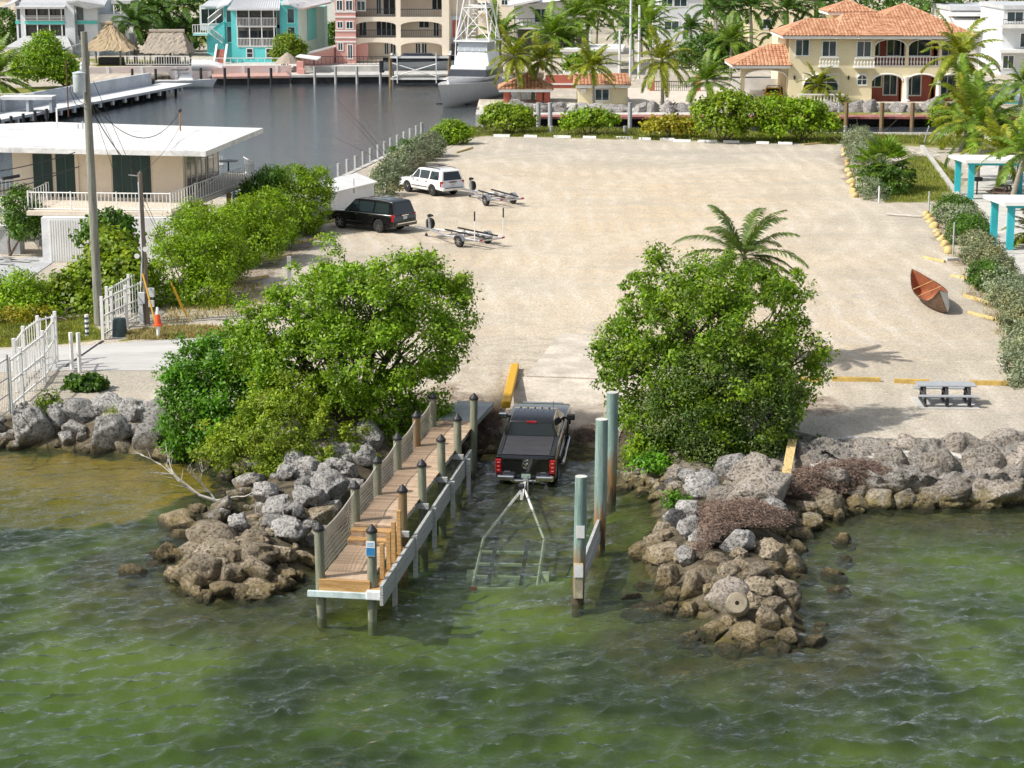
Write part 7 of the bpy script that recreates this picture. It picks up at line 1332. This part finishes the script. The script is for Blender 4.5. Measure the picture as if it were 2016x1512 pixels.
# --- far canal walls, docks and boats
def canal_far():
    W_ = mat('white_seawall', (.66,.63,.63), .8, var=.12, sc=.5, c2=(.60,.50,.47)); DK = mat('dark_dock_wall', (.03,.03,.03), .7, var=.4, sc=1)  # DK: near-black colour for the walls and piles below the dock decks
    def run(name, label, cat, a_, c_, h0, h1, th, m, extra=None):
        a_, c_ = Vector((*a_, 0)), Vector((*c_, 0)); d = (c_-a_); L_ = d.length; an = math.atan2(d.y, d.x); t = thing(name, label, cat, (a_+c_)/2, an); B().bb(-L_/2,L_/2,-th/2,th/2,h0,h1).obj('wall', m, t, world=False); return t, L_
    t, L_ = run('seawall', 'white canal seawall below the thatched huts and turquoise house', 'seawall', (-62,247), (-26.6,252), -1.4, .75, .5, W_)
    for x in np.arange(-L_/2+2, L_/2, 4.0): B().bb(x-.15,x+.15,-.32,-.251,-.5,.75).obj('pilaster', WHITE2, t, world=False)
    t, L_ = run('seawall', 'pale seawall below the pink building', 'seawall', (-26.5,253.2), (-5,254.5), -1.4, .55, .5, CONC)
    for nm, lb, a_, c_, m in (('canal_dock','red brick topped dock below the turquoise house',(-35,244.6),(-26.2,246.2),mat('pink_paving',(.50,.30,.25),.85,var=.15,sc=2)),('canal_dock','pale concrete dock below the pink building',(-26.1,247),(-5.4,249),CONC)):
        a_, c_ = Vector((*a_,0)), Vector((*c_,0)); d = c_-a_; L_ = d.length; t = thing(nm, lb, 'dock', (a_+c_)/2, math.atan2(d.y,d.x)); B().bb(-L_/2,L_/2,0,6.5,-.35,-.1).obj('deck', m, t, world=False); B().bb(-L_/2,L_/2,.4,.7,-1.6,-.352).obj('underwall', DK, t, world=False)
    for k, px in enumerate((261,307,396,443,490,534,620,661,703,749)): 
        Y = 243.5 if px < 560 else 246.5; x = PY(px,160,Y).x; b = B(); b.tube([(x,Y,-2),(x,Y,1.0 if px > 390 else .9)], .16, 8); tag(b.obj('dock_pile', DARKM if px < 560 else WOODG), 'dark dock pile before the white canal seawall' if px < 560 else 'grey dock pile before the pink building', 'pile', 'dark canal piles' if px < 560 else 'grey canal piles')
    t = thing('white_rail_fence', 'white rail fence on the seawall in front of the grey thatched hut', 'fence', (-42,254,0)); f = Front(t, 254); f.rail(247, 372, 110, 127, WHITE, 0, .3, .06); f.rail(372, 560, 114, 126, WHITE, .3, .8, .05)
    t = thing('iron_fence', 'dark thin iron fence along the terrace of the pink building', 'fence', (-16,256,0)); f = Front(t, 256); f.rail(600, 905, 111, 127, DARKM, 0, .5, .035)
    t = thing('pink_pillar', 'pink rendered pillar at the end of the white seawall', 'pillar', (-26.4,250.5,0)); f = Front(t, 250); f.block((583,596,121,152), 1.6, PINK, 0, 'shaft'); f.block((588,600,135,151), 1.2, PINK, -1.0, 'plinth')
    t = thing('sloped_boundary_wall', 'sloping pink boundary wall beside the pink building', 'wall', (-26,262,0)); b = B(); x0,x1 = PY(592,100,258).x, PY(660,100,266).x; b.add([(x0,256,0),(x1,268,0),(x1,268,PY(660,92,268).z),(x0,256,PY(592,111,256).z),(x0,256.4,0),(x1,268.4,0),(x1,268.4,PY(660,92,268).z),(x0,256.4,PY(592,111,256).z)], [(0,1,2,3),(7,6,5,4),(3,2,6,7),(1,5,6,2),(0,3,7,4)]); b.obj('wall', PINK, t); b = B(); b.tube([(x0,256.2,PY(592,111,256).z+.08),(x1,268.2,PY(660,92,268).z+.08)], .2, 4); b.obj('coping', WHITE, t)
    t = thing('patio_canopy', 'small white slanted patio canopy beside the pink pillar', 'canopy', (-25,251.5,0)); f = Front(t, 251.5); b = B(); b.slab([(f.x(583),250.6,f.z(110)),(f.x(626),250.6,f.z(116)),(f.x(630),253,f.z(113)),(f.x(588),253,f.z(108))], .12); b.obj('roof', WHITE, t); 
    for px in (588,618): b = B(); b.tube([(f.x(px),251.5,-.1),(f.x(px),251.5,f.z(114))], .06, 6); b.obj('post', DARKM, t)
    t = thing('patio_umbrella', 'closed straw patio umbrella below the small round tree', 'umbrella', (-28.4,251.6,0)); b = B(); x = PY(566,120,253.5).x; b.lathe([(1.6,.9),(.9,1.6),(.1,2.2)], 10, (x,253.5,0)); b.obj('canopy', THATCH2, t); b = B(); b.tube([(x,253.5,0),(x,253.5,1.9)], .06, 6); b.obj('pole', POLE, t)
    # vacant lot wall and long concrete dock
    A0, A1 = Vector((-48.2,186,0)), Vector((-36.4,234,0)); d = (A1-A0).normalized(); q = Vector((-d.y, d.x, 0)); LL = (A1-A0).length; t = thing('concrete_dock', 'long white concrete walkway dock with a grey wall along the vacant lot', 'dock', A0, math.atan2(-d.x, d.y)); GW = mat('grey_seawall', (.50,.54,.58), .8, var=.12, sc=.5)
    B().bb(-3.0,.6,0,LL,-.30,-.05).obj('deck', mat('white_deck_concrete', (.66,.67,.68), .8, var=.08, sc=.6), t, world=False); B().bb(-3.4,-3.0,0,LL-3,-1.3,1.25).obj('parapet', GW, t, world=False); B().bb(-2.8,-2.6,0,LL,-1.6,-.302).obj('underwall', DK, t, world=False)
    for y in np.arange(1.5, LL, 3.0): B().bb(.3,.58,y-.2,y+.2,-.75,-.302).obj('corbel', WHITE2, t, world=False); b = B(); b.tube([(-.2,y,-2.4),(-.2,y,-.3)], .16, 6); b.obj('pile', DK, t, world=False)
    a_, c_ = Vector((-60,172,0)), Vector((-48.4,186,0)); d = c_-a_; t = thing('concrete_dock', 'lower grey concrete dock with black posts beside the pale house', 'dock', a_, math.atan2(d.y,d.x)); B().bb(-8,d.length,-3,0,-.32,-.1).obj('deck', CONC2, t, world=False); B().bb(-8,d.length,.0,.4,-1.3,1.4).obj('parapet', GW, t, world=False)
    for px in (-20,0,23,47,70,93): p = P(px, 262-px*.22, -.1); b = B(); b.tube([p-Vector((0,0,2)), p+Vector((0,0,1.25))], .14, 8); tag(b.obj('dock_pile', DARKM), 'black post along the lower grey concrete dock', 'pile', 'black posts of the grey dock')
    t = thing('boat_shelter', 'low grey concrete shelter box on the walkway dock', 'shelter', (-46.6,192,0)); b = B(); b.bb(-48.6,-43.6,197.4,199.6,1.1,1.4); b.obj('roof', WHITE2, t); 
    for x in (-48.4,-46.1,-43.9): B().bb(x,x+.25,197.5,199.5,-.1,1.098).obj('wall', GW, t)
    p = P(135,230,-.1); b = B(); b.tube([p, p+Vector((0,0,5.2))], .06, 6); tag(b.obj('thin_mast', mat('rusty_mast', (.16,.07,.04), .8)), 'thin rusty mast rising from the walkway dock', 'mast')
    t = thing('white_rail_fence', 'white rail fence on the vacant lot by the date palm', 'fence', (-52,200,0)); f = Front(t, 203); f.rail(-40, 62, 184, 198, WHITE, 0, .3, .06)
    # mansion-side red dock, piles and rip-rap
    RD = mat('red_dock', (.36,.10,.09), .85, var=.25, sc=2, c2=(.42,.20,.17)); t = thing('red_dock', 'long faded red dock along the canal below the mansion', 'dock', (25,195,0)); B().bb(-2.6,60,193.6,196.4,-.35,-.15).obj('deck', RD, t); B().bb(-2.6,60,195.6,195.9,-1.6,-.352).obj('underwall', DK, t)
    t = thing('stone_seawall', 'grey stone seawall of the mansion garden', 'seawall', (25,199,0)); B().bb(-3,60,198.2,198.8,-1.2,-.02).obj('wall', mat('grey_stone_wall', (.34,.34,.35), .9, var=.3, sc=2, bump=.5), t); B().bb(-3.4,1.5,194,199,-1.6,.05).obj('corner_slab', CONC, t)
    for k, px in enumerate((1060,1083,1240,1372,1665,1735,1795,1862)): x = PY(px,245,193.4).x; b = B(); b.tube([(x,193.3,-2.2),(x,193.3,1.2)], .2, 8); tag(b.obj('dock_pile', PILEO if px > 1600 else WOODG), 'wooden pile standing at the red dock', 'pile', 'piles of the red dock')
    rs = random.Random(6)
    for k in range(34):
        x = -1+k*1.3+rs.uniform(-.3,.3); rock(Vector((x, 197.2+rs.uniform(-.3,.3), .05+rs.uniform(-.1,.2))), rs.uniform(.6,1.15), .6, rs.uniform(.5,.85), ROCK, 'big grey rip rap boulder behind the red dock', 'boulders behind the red dock')
    for k, px in enumerate((1085,1230,1371,1663)): p = P(px,276,-.5); b = B(); b.tube([p-Vector((0,0,1.6)), p+Vector((0,0,1.2))], .17, 7); tag(b.obj('dock_pile', WOODG), 'short grey pile in the canal channel behind the grass', 'pile', 'piles in the canal channel')
    a_, c_ = (-4.0,176.3), (60,176.9); t, L_ = run('canal_bulkhead', 'low concrete bulkhead between the canal grass and the channel', 'bulkhead', a_, c_, -1.6, .06, .4, CONC); t, L_ = run('canal_bulkhead', 'concrete bulkhead along the canal behind the pile row', 'bulkhead', (-12.7,141), (-7.0,174.4), -1.6, .05, .4, CONC)
canal_far()
def hull(b, L_, W_, h0, h1, n=15, m=9, flare=.75, rake=.5):        # boat hull, bow at +y
    V = []
    for i in range(n):
        u = i/(n-1); hw = W_/2*(1-max(0, (u-.45)/.55)**2.2); sheer = h1+(.35*h1)*max(0,u-.35)**1.5
        for k in range(m): a = k/(m-1)*2-1; x = hw*math.copysign(abs(a)**.45, a)*(flare+(1-flare)*abs(a)); z = h0+(sheer-h0)*abs(a)**1.8; y = -L_/2+L_*u+rake*max(0,(u-.8)/.2)*(abs(a)**2)*.8; V.append((x,y,z))
    fs = [(i*m+k, (i+1)*m+k, (i+1)*m+k+1, i*m+k+1) for i in range(n-1) for k in range(m-1)]+[tuple(range(m))]+[(i*m, i*m+m-1, (i+1)*m+m-1, (i+1)*m) for i in range(n-1)]
    return b.add(V, fs)
def boats():
    # sport fishing yacht with a tower, bow towards the camera
    c = Vector((-4.6,222,WZ)); t = thing('fishing_yacht', 'white sport fishing yacht with a tall tower moored bow out in the canal', 'yacht', c, R(180-17)); W = dict(parent=t, world=False); b = B(); hull(b, 16.5, 4.9, -.3, 2.1, rake=2.2, flare=.8); b.obj('hull', HULLW, smooth=True, **W)
    b = B(); hull(b, 13.0, 4.2, 1.9, 2.55); b.obj('foredeck', HULLW, smooth=True, **W)
    b = B(); b.box((0,-2.6,3.1), (4.4,6.0,1.4), tp=.9); cb = b.obj('cabin', HULLW, bevel=.15, **W); b = B(); b.box((0,-2.55,3.05), (4.46,6.08,.75), tp=.94); b.obj('cabin_glass', mat('dark_wrap', (.03,.035,.045), .2, coat=.5), cb, world=False, bevel=.1)
    b = B(); b.box((0,-3.2,4.55), (4.1,4.6,1.6), tp=.8); fb = b.obj('flybridge', HULLW, bevel=.2, **W); b = B(); b.box((0,-3.0,5.7), (3.3,3.6,.9), tp=.95); b.obj('enclosure', mat('clear_enclosure', (.42,.46,.50), .15, var=.1), fb, world=False); b = B(); b.box((0,-3.2,6.28), (4.0,4.6,.14)); b.obj('hardtop', HULLW, fb, world=False, bevel=.05)
    for x in (-1.65,-.8,0,.8,1.65): b = B(); b.tube([(x,-1.2,5.2),(x*.95,-1.4,6.25)], .04, 5); b.obj('enclosure_post', WHITE, fb, world=False)
    legs = [((sx*1.9,-3.2+sy*1.9,6.3),(sx*.85,-3.2+sy*.6,12.6)) for sx in (-1,1) for sy in (-1,1)]
    for a_, c_ in legs: b = B(); b.tube([a_, c_], .085, 6); b.obj('tower_leg', WHITE, **W)
    at_ = lambda i, k: Vector(legs[i][0]).lerp(Vector(legs[i][1]), k)
    for i, j in ((0,2),(1,3),(0,1),(2,3)):
        for k0, k1 in ((.02,.55),(.55,.02),(.55,.55),(.9,.9),(.55,.85)): b = B(); b.tube([at_(i,k0), at_(j,k1)], .05, 5); b.obj('tower_brace', WHITE, **W)
    for k in range(10): b = B(); z = 6.5+k*.38; b.tube([(-.25,-1.6-.06*k,z),(.25,-1.6-.06*k,z)], .03, 4); b.obj('ladder_rung', WHITE, **W)
    b = B(); b.lathe([(.3,-.3),(.75,-.2),(.8,.15),(.3,.35)], 14, (0,-3.2,11.0)); b.obj('radar_dome', WHITE, smooth=True, **W); b = B(); b.box((0,-3.2,10.0), (2.2,1.6,.1)); b.obj('tower_platform', WHITE, **W); b = B(); b.box((0,-3.2,12.7), (2.4,2.0,.14)); b.obj('tower_top', WHITE, **W)
    for sx in (-1,1): b = B(); b.tube([(sx*2.2,-2.0,4.0),(sx*2.3,-3.6,13.2)], [.06,.03], 6); b.obj('outrigger', WHITE, **W)
    b = B(); b.box((0,7.2,2.9), (.4,1.4,.1)); b.obj('bow_pulpit', HULLW, **W); b = B(); b.bb(-2.3,2.3,-8.2,4,-.12,.12); b.obj('waterline_stripe', NAVY, **W)
    # lifted dark-hulled boat
    p = PY(828,140,243.5); c = Vector((p.x,243.5,.9)); t = thing('lifted_boat', 'dark navy motor boat raised on a white boat lift before the pink building', 'boat', c, R(-86)); W = dict(parent=t, world=False); b = B(); hull(b, 8.6, 2.6, -.2, .85, rake=.9, flare=.6); b.obj('hull', HULLW, smooth=True, **W); b = B(); hull(b, 8.75, 2.66, .15, 1.35, rake=.9, flare=.8); b.obj('hull_cover', NAVY, smooth=True, **W); b = B(); b.box((0,-.3,1.4), (2.0,5.4,.8), tp=.6); b.obj('boat_cover', NAVY, bevel=.2, **W); b = B(); b.box((0,-4.5,.3), (.6,.6,1.4)); b.obj('outboard_motor', DARKM, bevel=.1, **W)
    t = thing('boat_lift', 'white cross braced boat lift holding the dark motor boat', 'boat lift', c-Vector((0,0,1)))
    for x in (-3.4,3.4):
        for y in (-2.0,2.0): b = B(); b.tube([(c.x+x,c.y+y,-2.2),(c.x+x,c.y+y,2.6)], .19, 8); b.obj('lift_pile', PILEO if y < 0 else WOODG, t); 
        b = B(); b.bb(c.x+x-.12,c.x+x+.12,c.y-2,c.y+2,2.3,2.55); b.obj('top_beam', WHITE, t)
    for z in (2.35,-.1): B().bb(c.x-3.4,c.x+3.4,c.y-2.2,c.y-2.0,z-.1,z+.14).obj('side_beam', WHITE, t)
    for a_, c_ in (((-3.2,.4),(2.2,2.0)),((-3.2,2.0),(2.2,.4))): b = B(); b.tube([(c.x+a_[0],c.y-2.22,a_[1]-.3),(c.x+c_[0],c.y-2.22,c_[1]-.3)], .06, 4); b.obj('brace', WHITE, t)
    for x in (-2.6,1.9): B().bb(c.x+x-.06,c.x+x+.06,c.y-2.34,c.y-2.22,-.6,2.9).obj('guide_post', WHITE, t)
    # white motor boat by the far seawall
    p = PY(362,160,241); t = thing('motor_boat', 'white motor boat with a dark canopy moored at the end of the walkway dock', 'boat', (p.x,p.y,WZ), R(-88)); W = dict(parent=t, world=False); b = B(); hull(b, 6.4, 2.4, -.1, .85, rake=.8); b.obj('hull', HULLW, smooth=True, **W); b = B(); b.box((0,.3,1.3), (1.4,1.8,.8), tp=.6); b.obj('console', HULLW, bevel=.1, **W); b = B(); b.box((0,-.4,2.1), (1.7,1.9,.1)); b.obj('canopy', NAVY, **W)
    for x in (-.7,.7): b = B(); b.tube([(x,-.9,.9),(x,-.6,2.05)], .035, 5); b.obj('canopy_post', GALV, **W)
    p = PY(407,139,249); t = thing('stored_skiff', 'white skiff stood on its side against the canal seawall', 'skiff', (p.x,249,-.1), R(-90)); b = B(); hull(b, 3.6, 1.5, 0, .6, rake=.2); o = b.obj('hull', HULLW, t, world=False, smooth=True); o.rotation_euler = (0, R(-65), 0); o.location = (0,0,.75)
boats()
# ------------------------------------------------------------------ the pale house with the flat white roof beside the lot
def pale_house():
    z1 = 2.6; zr = 5.35; t = thing('pale_house', 'cream raised house with a flat white roof and railed deck beside the lot', 'house', P(200,480)); WP = lambda px, py, z=z1: P(px, py, z)
    # roof
    zt = zr+.22; rf = [P(-160,283,zt), P(0,290,zt), P(405,298,zt), P(518,252,zt), P(330,247,zt), P(100,240,zt), P(-160,250,zt)]; b = B(); b.slab(rf, .28); b.obj('roof', mat('white_roof_membrane', (.50,.50,.49), .7, var=.16, sc=.5, c2=(.72,.72,.71), lo=.25, hi=.48, bump=.15, bsc=10), t)
    fl, fr, br = WP(28,390), WP(362,394), WP(432,350); dY = (fr-fl); dY.z = 0; u = dY.normalized(); 
    # upper walls as one extruded outline
    back = br; bl = fl+(br-fr)*1.0; b = B(); b.prism([fl[:2], fr[:2], br[:2], bl[:2]], z1-.2, zr-.02); b.obj('wall', HCREAM, t)
    nf = Vector((u.y,-u.x,0)); wbox = lambda px0, px1, h0, h1, d, m, nm, par=t: None
    def on_front(k0, k1, h0, h1, m, nm, pr=.05, par=t):
        a_, c_ = fl.lerp(fr, k0), fl.lerp(fr, k1); mid = (a_+c_)/2; b = B(); b.box(mid+nf*pr*.5+Vector((0,0,(h0+h1)/2)), ((c_-a_).length, pr, h1-h0), math.atan2(u.y,u.x)); return b.obj(nm, m, par)
    kx = lambda px: (px-28)/(362-28)
    for a_, c_ in ((69,106),(114,152),(225,299)):
        w_ = on_front(kx(a_), kx(c_), .12, 2.45, DKGREEN, 'shutter', .07); n = 2 if c_-a_ < 50 else 4
        for i in range(1, n): on_front(kx(a_)+(kx(c_)-kx(a_))*i/n-.003, kx(a_)+(kx(c_)-kx(a_))*i/n+.003, .14, 2.43, mat('shutter_edge', (.03,.09,.075), .5), 'slat_joint', .085, w_)
    on_front(kx(152), kx(158), .1, 2.5, HCREAM, 'wall_post', .12); on_front(kx(190), kx(222), .1, 2.5, HCREAM, 'wall_panel', .03)
    # glazed side
    v = (br-fr); v.z = 0; Lv = v.length; v.normalize(); ns = Vector((v.y,-v.x,0)); 
    for i, (k0, k1) in enumerate(((.06,.30),(.34,.58),(.66,.95))):
        mid = fr+v*Lv*(k0+k1)/2; b = B(); b.box(mid+ns*.03+Vector((0,0,1.3)), ((k1-k0)*Lv,.06,2.3), math.atan2(v.y,v.x)); p_ = b.obj('glass_door', GLASS, t); b = B()
        for k in (k0, (k0+k1)/2, k1): b.box(fr+v*Lv*k+ns*.05+Vector((0,0,1.3)), (.10,.06,2.4), math.atan2(v.y,v.x))
        b.obj('door_frame', HCREAM, p_)
    # deck
    dk = [WP(52,416), WP(338,418), WP(402,390), WP(502,352), WP(470,338), WP(420,345), WP(380,388), WP(-40,392), WP(-40,372), WP(90,370)]
    b = B(); b.slab([WP(52,416), WP(338,418), WP(404,391), WP(500,353), WP(478,338), WP(430,342), WP(360,372), WP(120,372)], .22); b.obj('deck', mat('deck_coating', (.66,.58,.47), .8, var=.10, sc=.7), t)
    b = B(); b.slab([WP(-80,388,z1-.02), WP(85,392,z1-.02), WP(120,372,z1-.02), WP(-80,366,z1-.02)], .2); b.obj('side_deck', CONC, t)
    # lower wall
    q0, q1 = WP(78,421), WP(338,421); b = B(); b.prism([(q0.x,q0.y+.25), (q1.x,q1.y+.25), (q1.x,q1.y+6), (q0.x,q0.y+6)], -.1, z1-.24); lw = b.obj('lower_wall', WHITE2, t)
    for i in range(26): xx = q0.x+.45+i*.13; b = B(); b.bb(xx-.035,xx+.035,q0.y+.21,q0.y+.249,.05,z1-.35); b.obj('siding_rib', WHITE, lw)
    for a_ in ((372,400),(405,395),(450,372),(476,366)): p = WP(*a_); b = B(); b.box((p.x,p.y,z1/2-.12), (.25,.25,z1-.22)); b.obj('deck_post', WOODO, t)
    # railings: every baluster its own piece
    bal = B().box((0,0,.47), (.035,.035,.86)).mesh('baluster'); bal.materials.append(WHITE); M0 = Vector(t.location)
    def railing(pts, gap=.16):
        for a_, c_ in zip(pts[:-1], pts[1:]):
            d = c_-a_; n = max(1, int(d.length/gap)); an = math.atan2(d.y, d.x)
            for i in range(1, n): inst(bal, 'baluster', t, a_+d*(i/n)-M0, an)
            for z in (.06,.93): b = B(); b.tube([a_+Vector((0,0,z)), c_+Vector((0,0,z))], .032, 4); b.obj('rail', WHITE, t)
            b = B(); b.box(a_+Vector((0,0,.5)), (.07,.07,1.0), an); b.obj('rail_post', WHITE, t)
    railing([WP(56,413), WP(140,414), WP(230,415), WP(336,416)], .2); railing([WP(336,416), WP(385,396), WP(440,375), WP(500,351), WP(480,339)], .42); railing([WP(56,412), WP(92,394), WP(126,376)], .5); railing([WP(126,376), WP(60,375)], .2); railing([WP(-70,386), WP(-10,387), WP(28,388)], .2)
    # stairs going down beside the deck
    a_, c_ = P(38,440,1.5), P(78,480,0.0); landing = [P(-40,448,1.5), P(32,446,1.5), P(40,440,1.5), P(-40,438,1.5)]; b = B(); b.slab(landing, .18); b.obj('stair_landing', CONC2, t); b = B(); x0 = P(-40,448,1.5).x; x1 = P(38,446,1.5).x; y = P(0,447,1.5).y; b.bb(x0,x1,y+.1,y+1.2,-.1,1.3); b.obj('landing_wall', CONC2, t)
    n = 9
    for i in range(n): k = i/(n-1); q = a_.lerp(c_, k); b = B(); b.box((q.x+.1,q.y+.6,q.z-.1), (.32,1.1,.16)); b.obj('stair_tread', CONC2, t)
    railing([P(-40,446,1.5), P(32,446,1.5)], .16); pts = [P(34,447,1.5), P(78,488,.05)]; railing(pts, .16); railing([P(-20,395,2.55), P(20,440,1.55)], .18)
    # roof mast, vents, furniture
    p = mast; b = B(); b.tube([p-Vector((0,0,1.6)), p], .045, 6); b.obj('roof_mast', mat('rusty_pipe', (.30,.16,.07), .8, var=.3), t); b = B(); b.lathe([(.1,0),(.13,.1),(.04,.18)], 8, p); b.obj('mast_cap', DARKM, t)
    for px, py, h in ((113,252,1.2),(163,254,.45),(154,253,.25)): q = P(px, py, zt); b = B(); b.tube([q, q+Vector((0,0,h))], .05, 6); b.obj('vent_pipe', WHITE if h > 1 else GALV, t)
    def chair(label, p, rz):
        c_ = thing('deck_chair', label, 'chair', p, rz); W = dict(parent=c_, world=False); B().box((0,0,.42), (.5,.5,.04)).obj('seat', WHITE2, **W)
        for x in (-.24,.24):
            for y_ in (-.22,.22): B().box((x,y_,.21), (.035,.035,.42)).obj('leg', WHITE2, **W)
            B().box((x,.22,.68), (.035,.035,.56)).obj('back_post', WHITE2, **W); B().box((x,0,.64), (.04,.5,.03)).obj('arm_rest', WHITE2, **W)
        for i in range(4): B().box((-.15+i*.1,.24,.68), (.04,.02,.5)).obj('back_slat', WHITE2, **W)
    for k, (px, py) in enumerate(((118,382),(138,378),(366,366),(410,362),(420,340),(432,338))): chair(['white deck chair by the corner of the house deck railing','white deck chair beside the first green shutter','white deck chair at the corner of the glazed side','white deck chair by the side deck railing','white patio chair at the far end of the side deck','white patio chair tucked at the end table of the side deck'][k], WP(px, py)+Vector((0,0,.02)), k*1.3)
    q = WP(450,340); tt = thing('patio_table', 'dark round patio table at the far end of the side deck', 'table', q); b = B(); b.lathe([(.6,.70),(.62,.74)], 16, q); b.obj('top', DARKM, tt); b = B(); b.tube([q, q+Vector((0,0,.7))], .05, 6); b.obj('pedestal', DARKM, tt)
    b = B(); q = WP(362,376); b.box(q+Vector((.05,-.1,1.3)), (.2,.15,.45)); b.obj('meter_box', GALV, t)
    b = B(); b.slab([P(-80,560,.03), P(40,560,.03), P(110,512,.03), P(70,505,.03), P(-80,520,.03)], .06); struct(b.obj('house_driveway', CONC2))
    rs = random.Random(12)
    for k in range(7): q = P(rs.uniform(0,70), rs.uniform(500,520), .1); b = B(); b.box(q, (rs.uniform(.8,2.0), .2, .04), rs.uniform(-.5,.5)); tag(b.obj('scrap_board', WOODG), 'loose weathered board lying by the house stairs', 'board', 'loose boards by the house stairs')
pale_house()
# ------------------------------------------------------------------ grass on the verges
def grass_patch(label, pxs, n, h, seed, m):
    rs = np.random.RandomState(seed); poly = [P(px, py)[:2] for px, py in pxs]; A = np.array(poly); lo, hi = A.min(0), A.max(0); C = lo+rs.rand(n*4,2)*(hi-lo); d = sdf(C[:,0], C[:,1], poly)+vnoise(C[:,0], C[:,1], .6, seed)*.8
    C = C[d > 0][:n]; C = np.concatenate([C, np.zeros((len(C),1))], 1); D = nrm(np.stack([rs.randn(len(C))*.5, rs.randn(len(C))*.5, np.ones(len(C))], 1)); V = leaf_quads(C, D, nrm(rs.randn(len(C),3)), h, .16, rs)
    tag(link('grass', fast('grass', V, np.arange(len(V)).reshape(-1,4), m), None), label, 'grass', kind='stuff')
L_GRASS = leafmat('grass_blade', (.11,.17,.02), (.32,.33,.07), .3); L_DRYG = leafmat('dry_grass_blade', (.30,.26,.10), (.50,.42,.22), .3)
grass_patch('green grass of the verge beside the driveway', [(-60,626),(60,640),(190,620),(205,667),(130,676),(-60,688)], 16000, .16, 1, L_GRASS)
grass_patch('dry tufted grass between the driveway and the service pole', [(235,658),(340,642),(480,650),(500,660),(330,668),(240,672)], 5000, .22, 2, L_DRYG)
grass_patch('dry weeds on the gravel by the lime bushes', [(320,600),(480,560),(560,570),(480,620),(330,640)], 2200, .22, 3, L_DRYG)
grass_patch('grass strip along the canal', [(860,298),(890,276),(960,268),(1640,284),(1670,278),(1930,292),(1935,272),(1300,257),(925,252),(855,275)], 26000, .3, 4, L_GRASS)
grass_patch('grass beside the fan palm bed', [(1780,300),(1830,310),(1890,345),(1875,392),(1800,400),(1740,398),(1790,340)], 9000, .22, 5, L_GRASS)
grass_patch('dry weeds along the hedge and worn stops', [(1850,430),(1890,520),(1990,650),(2010,730),(1985,730),(1960,640),(1900,570),(1840,440)], 2600, .2, 6, L_DRYG)
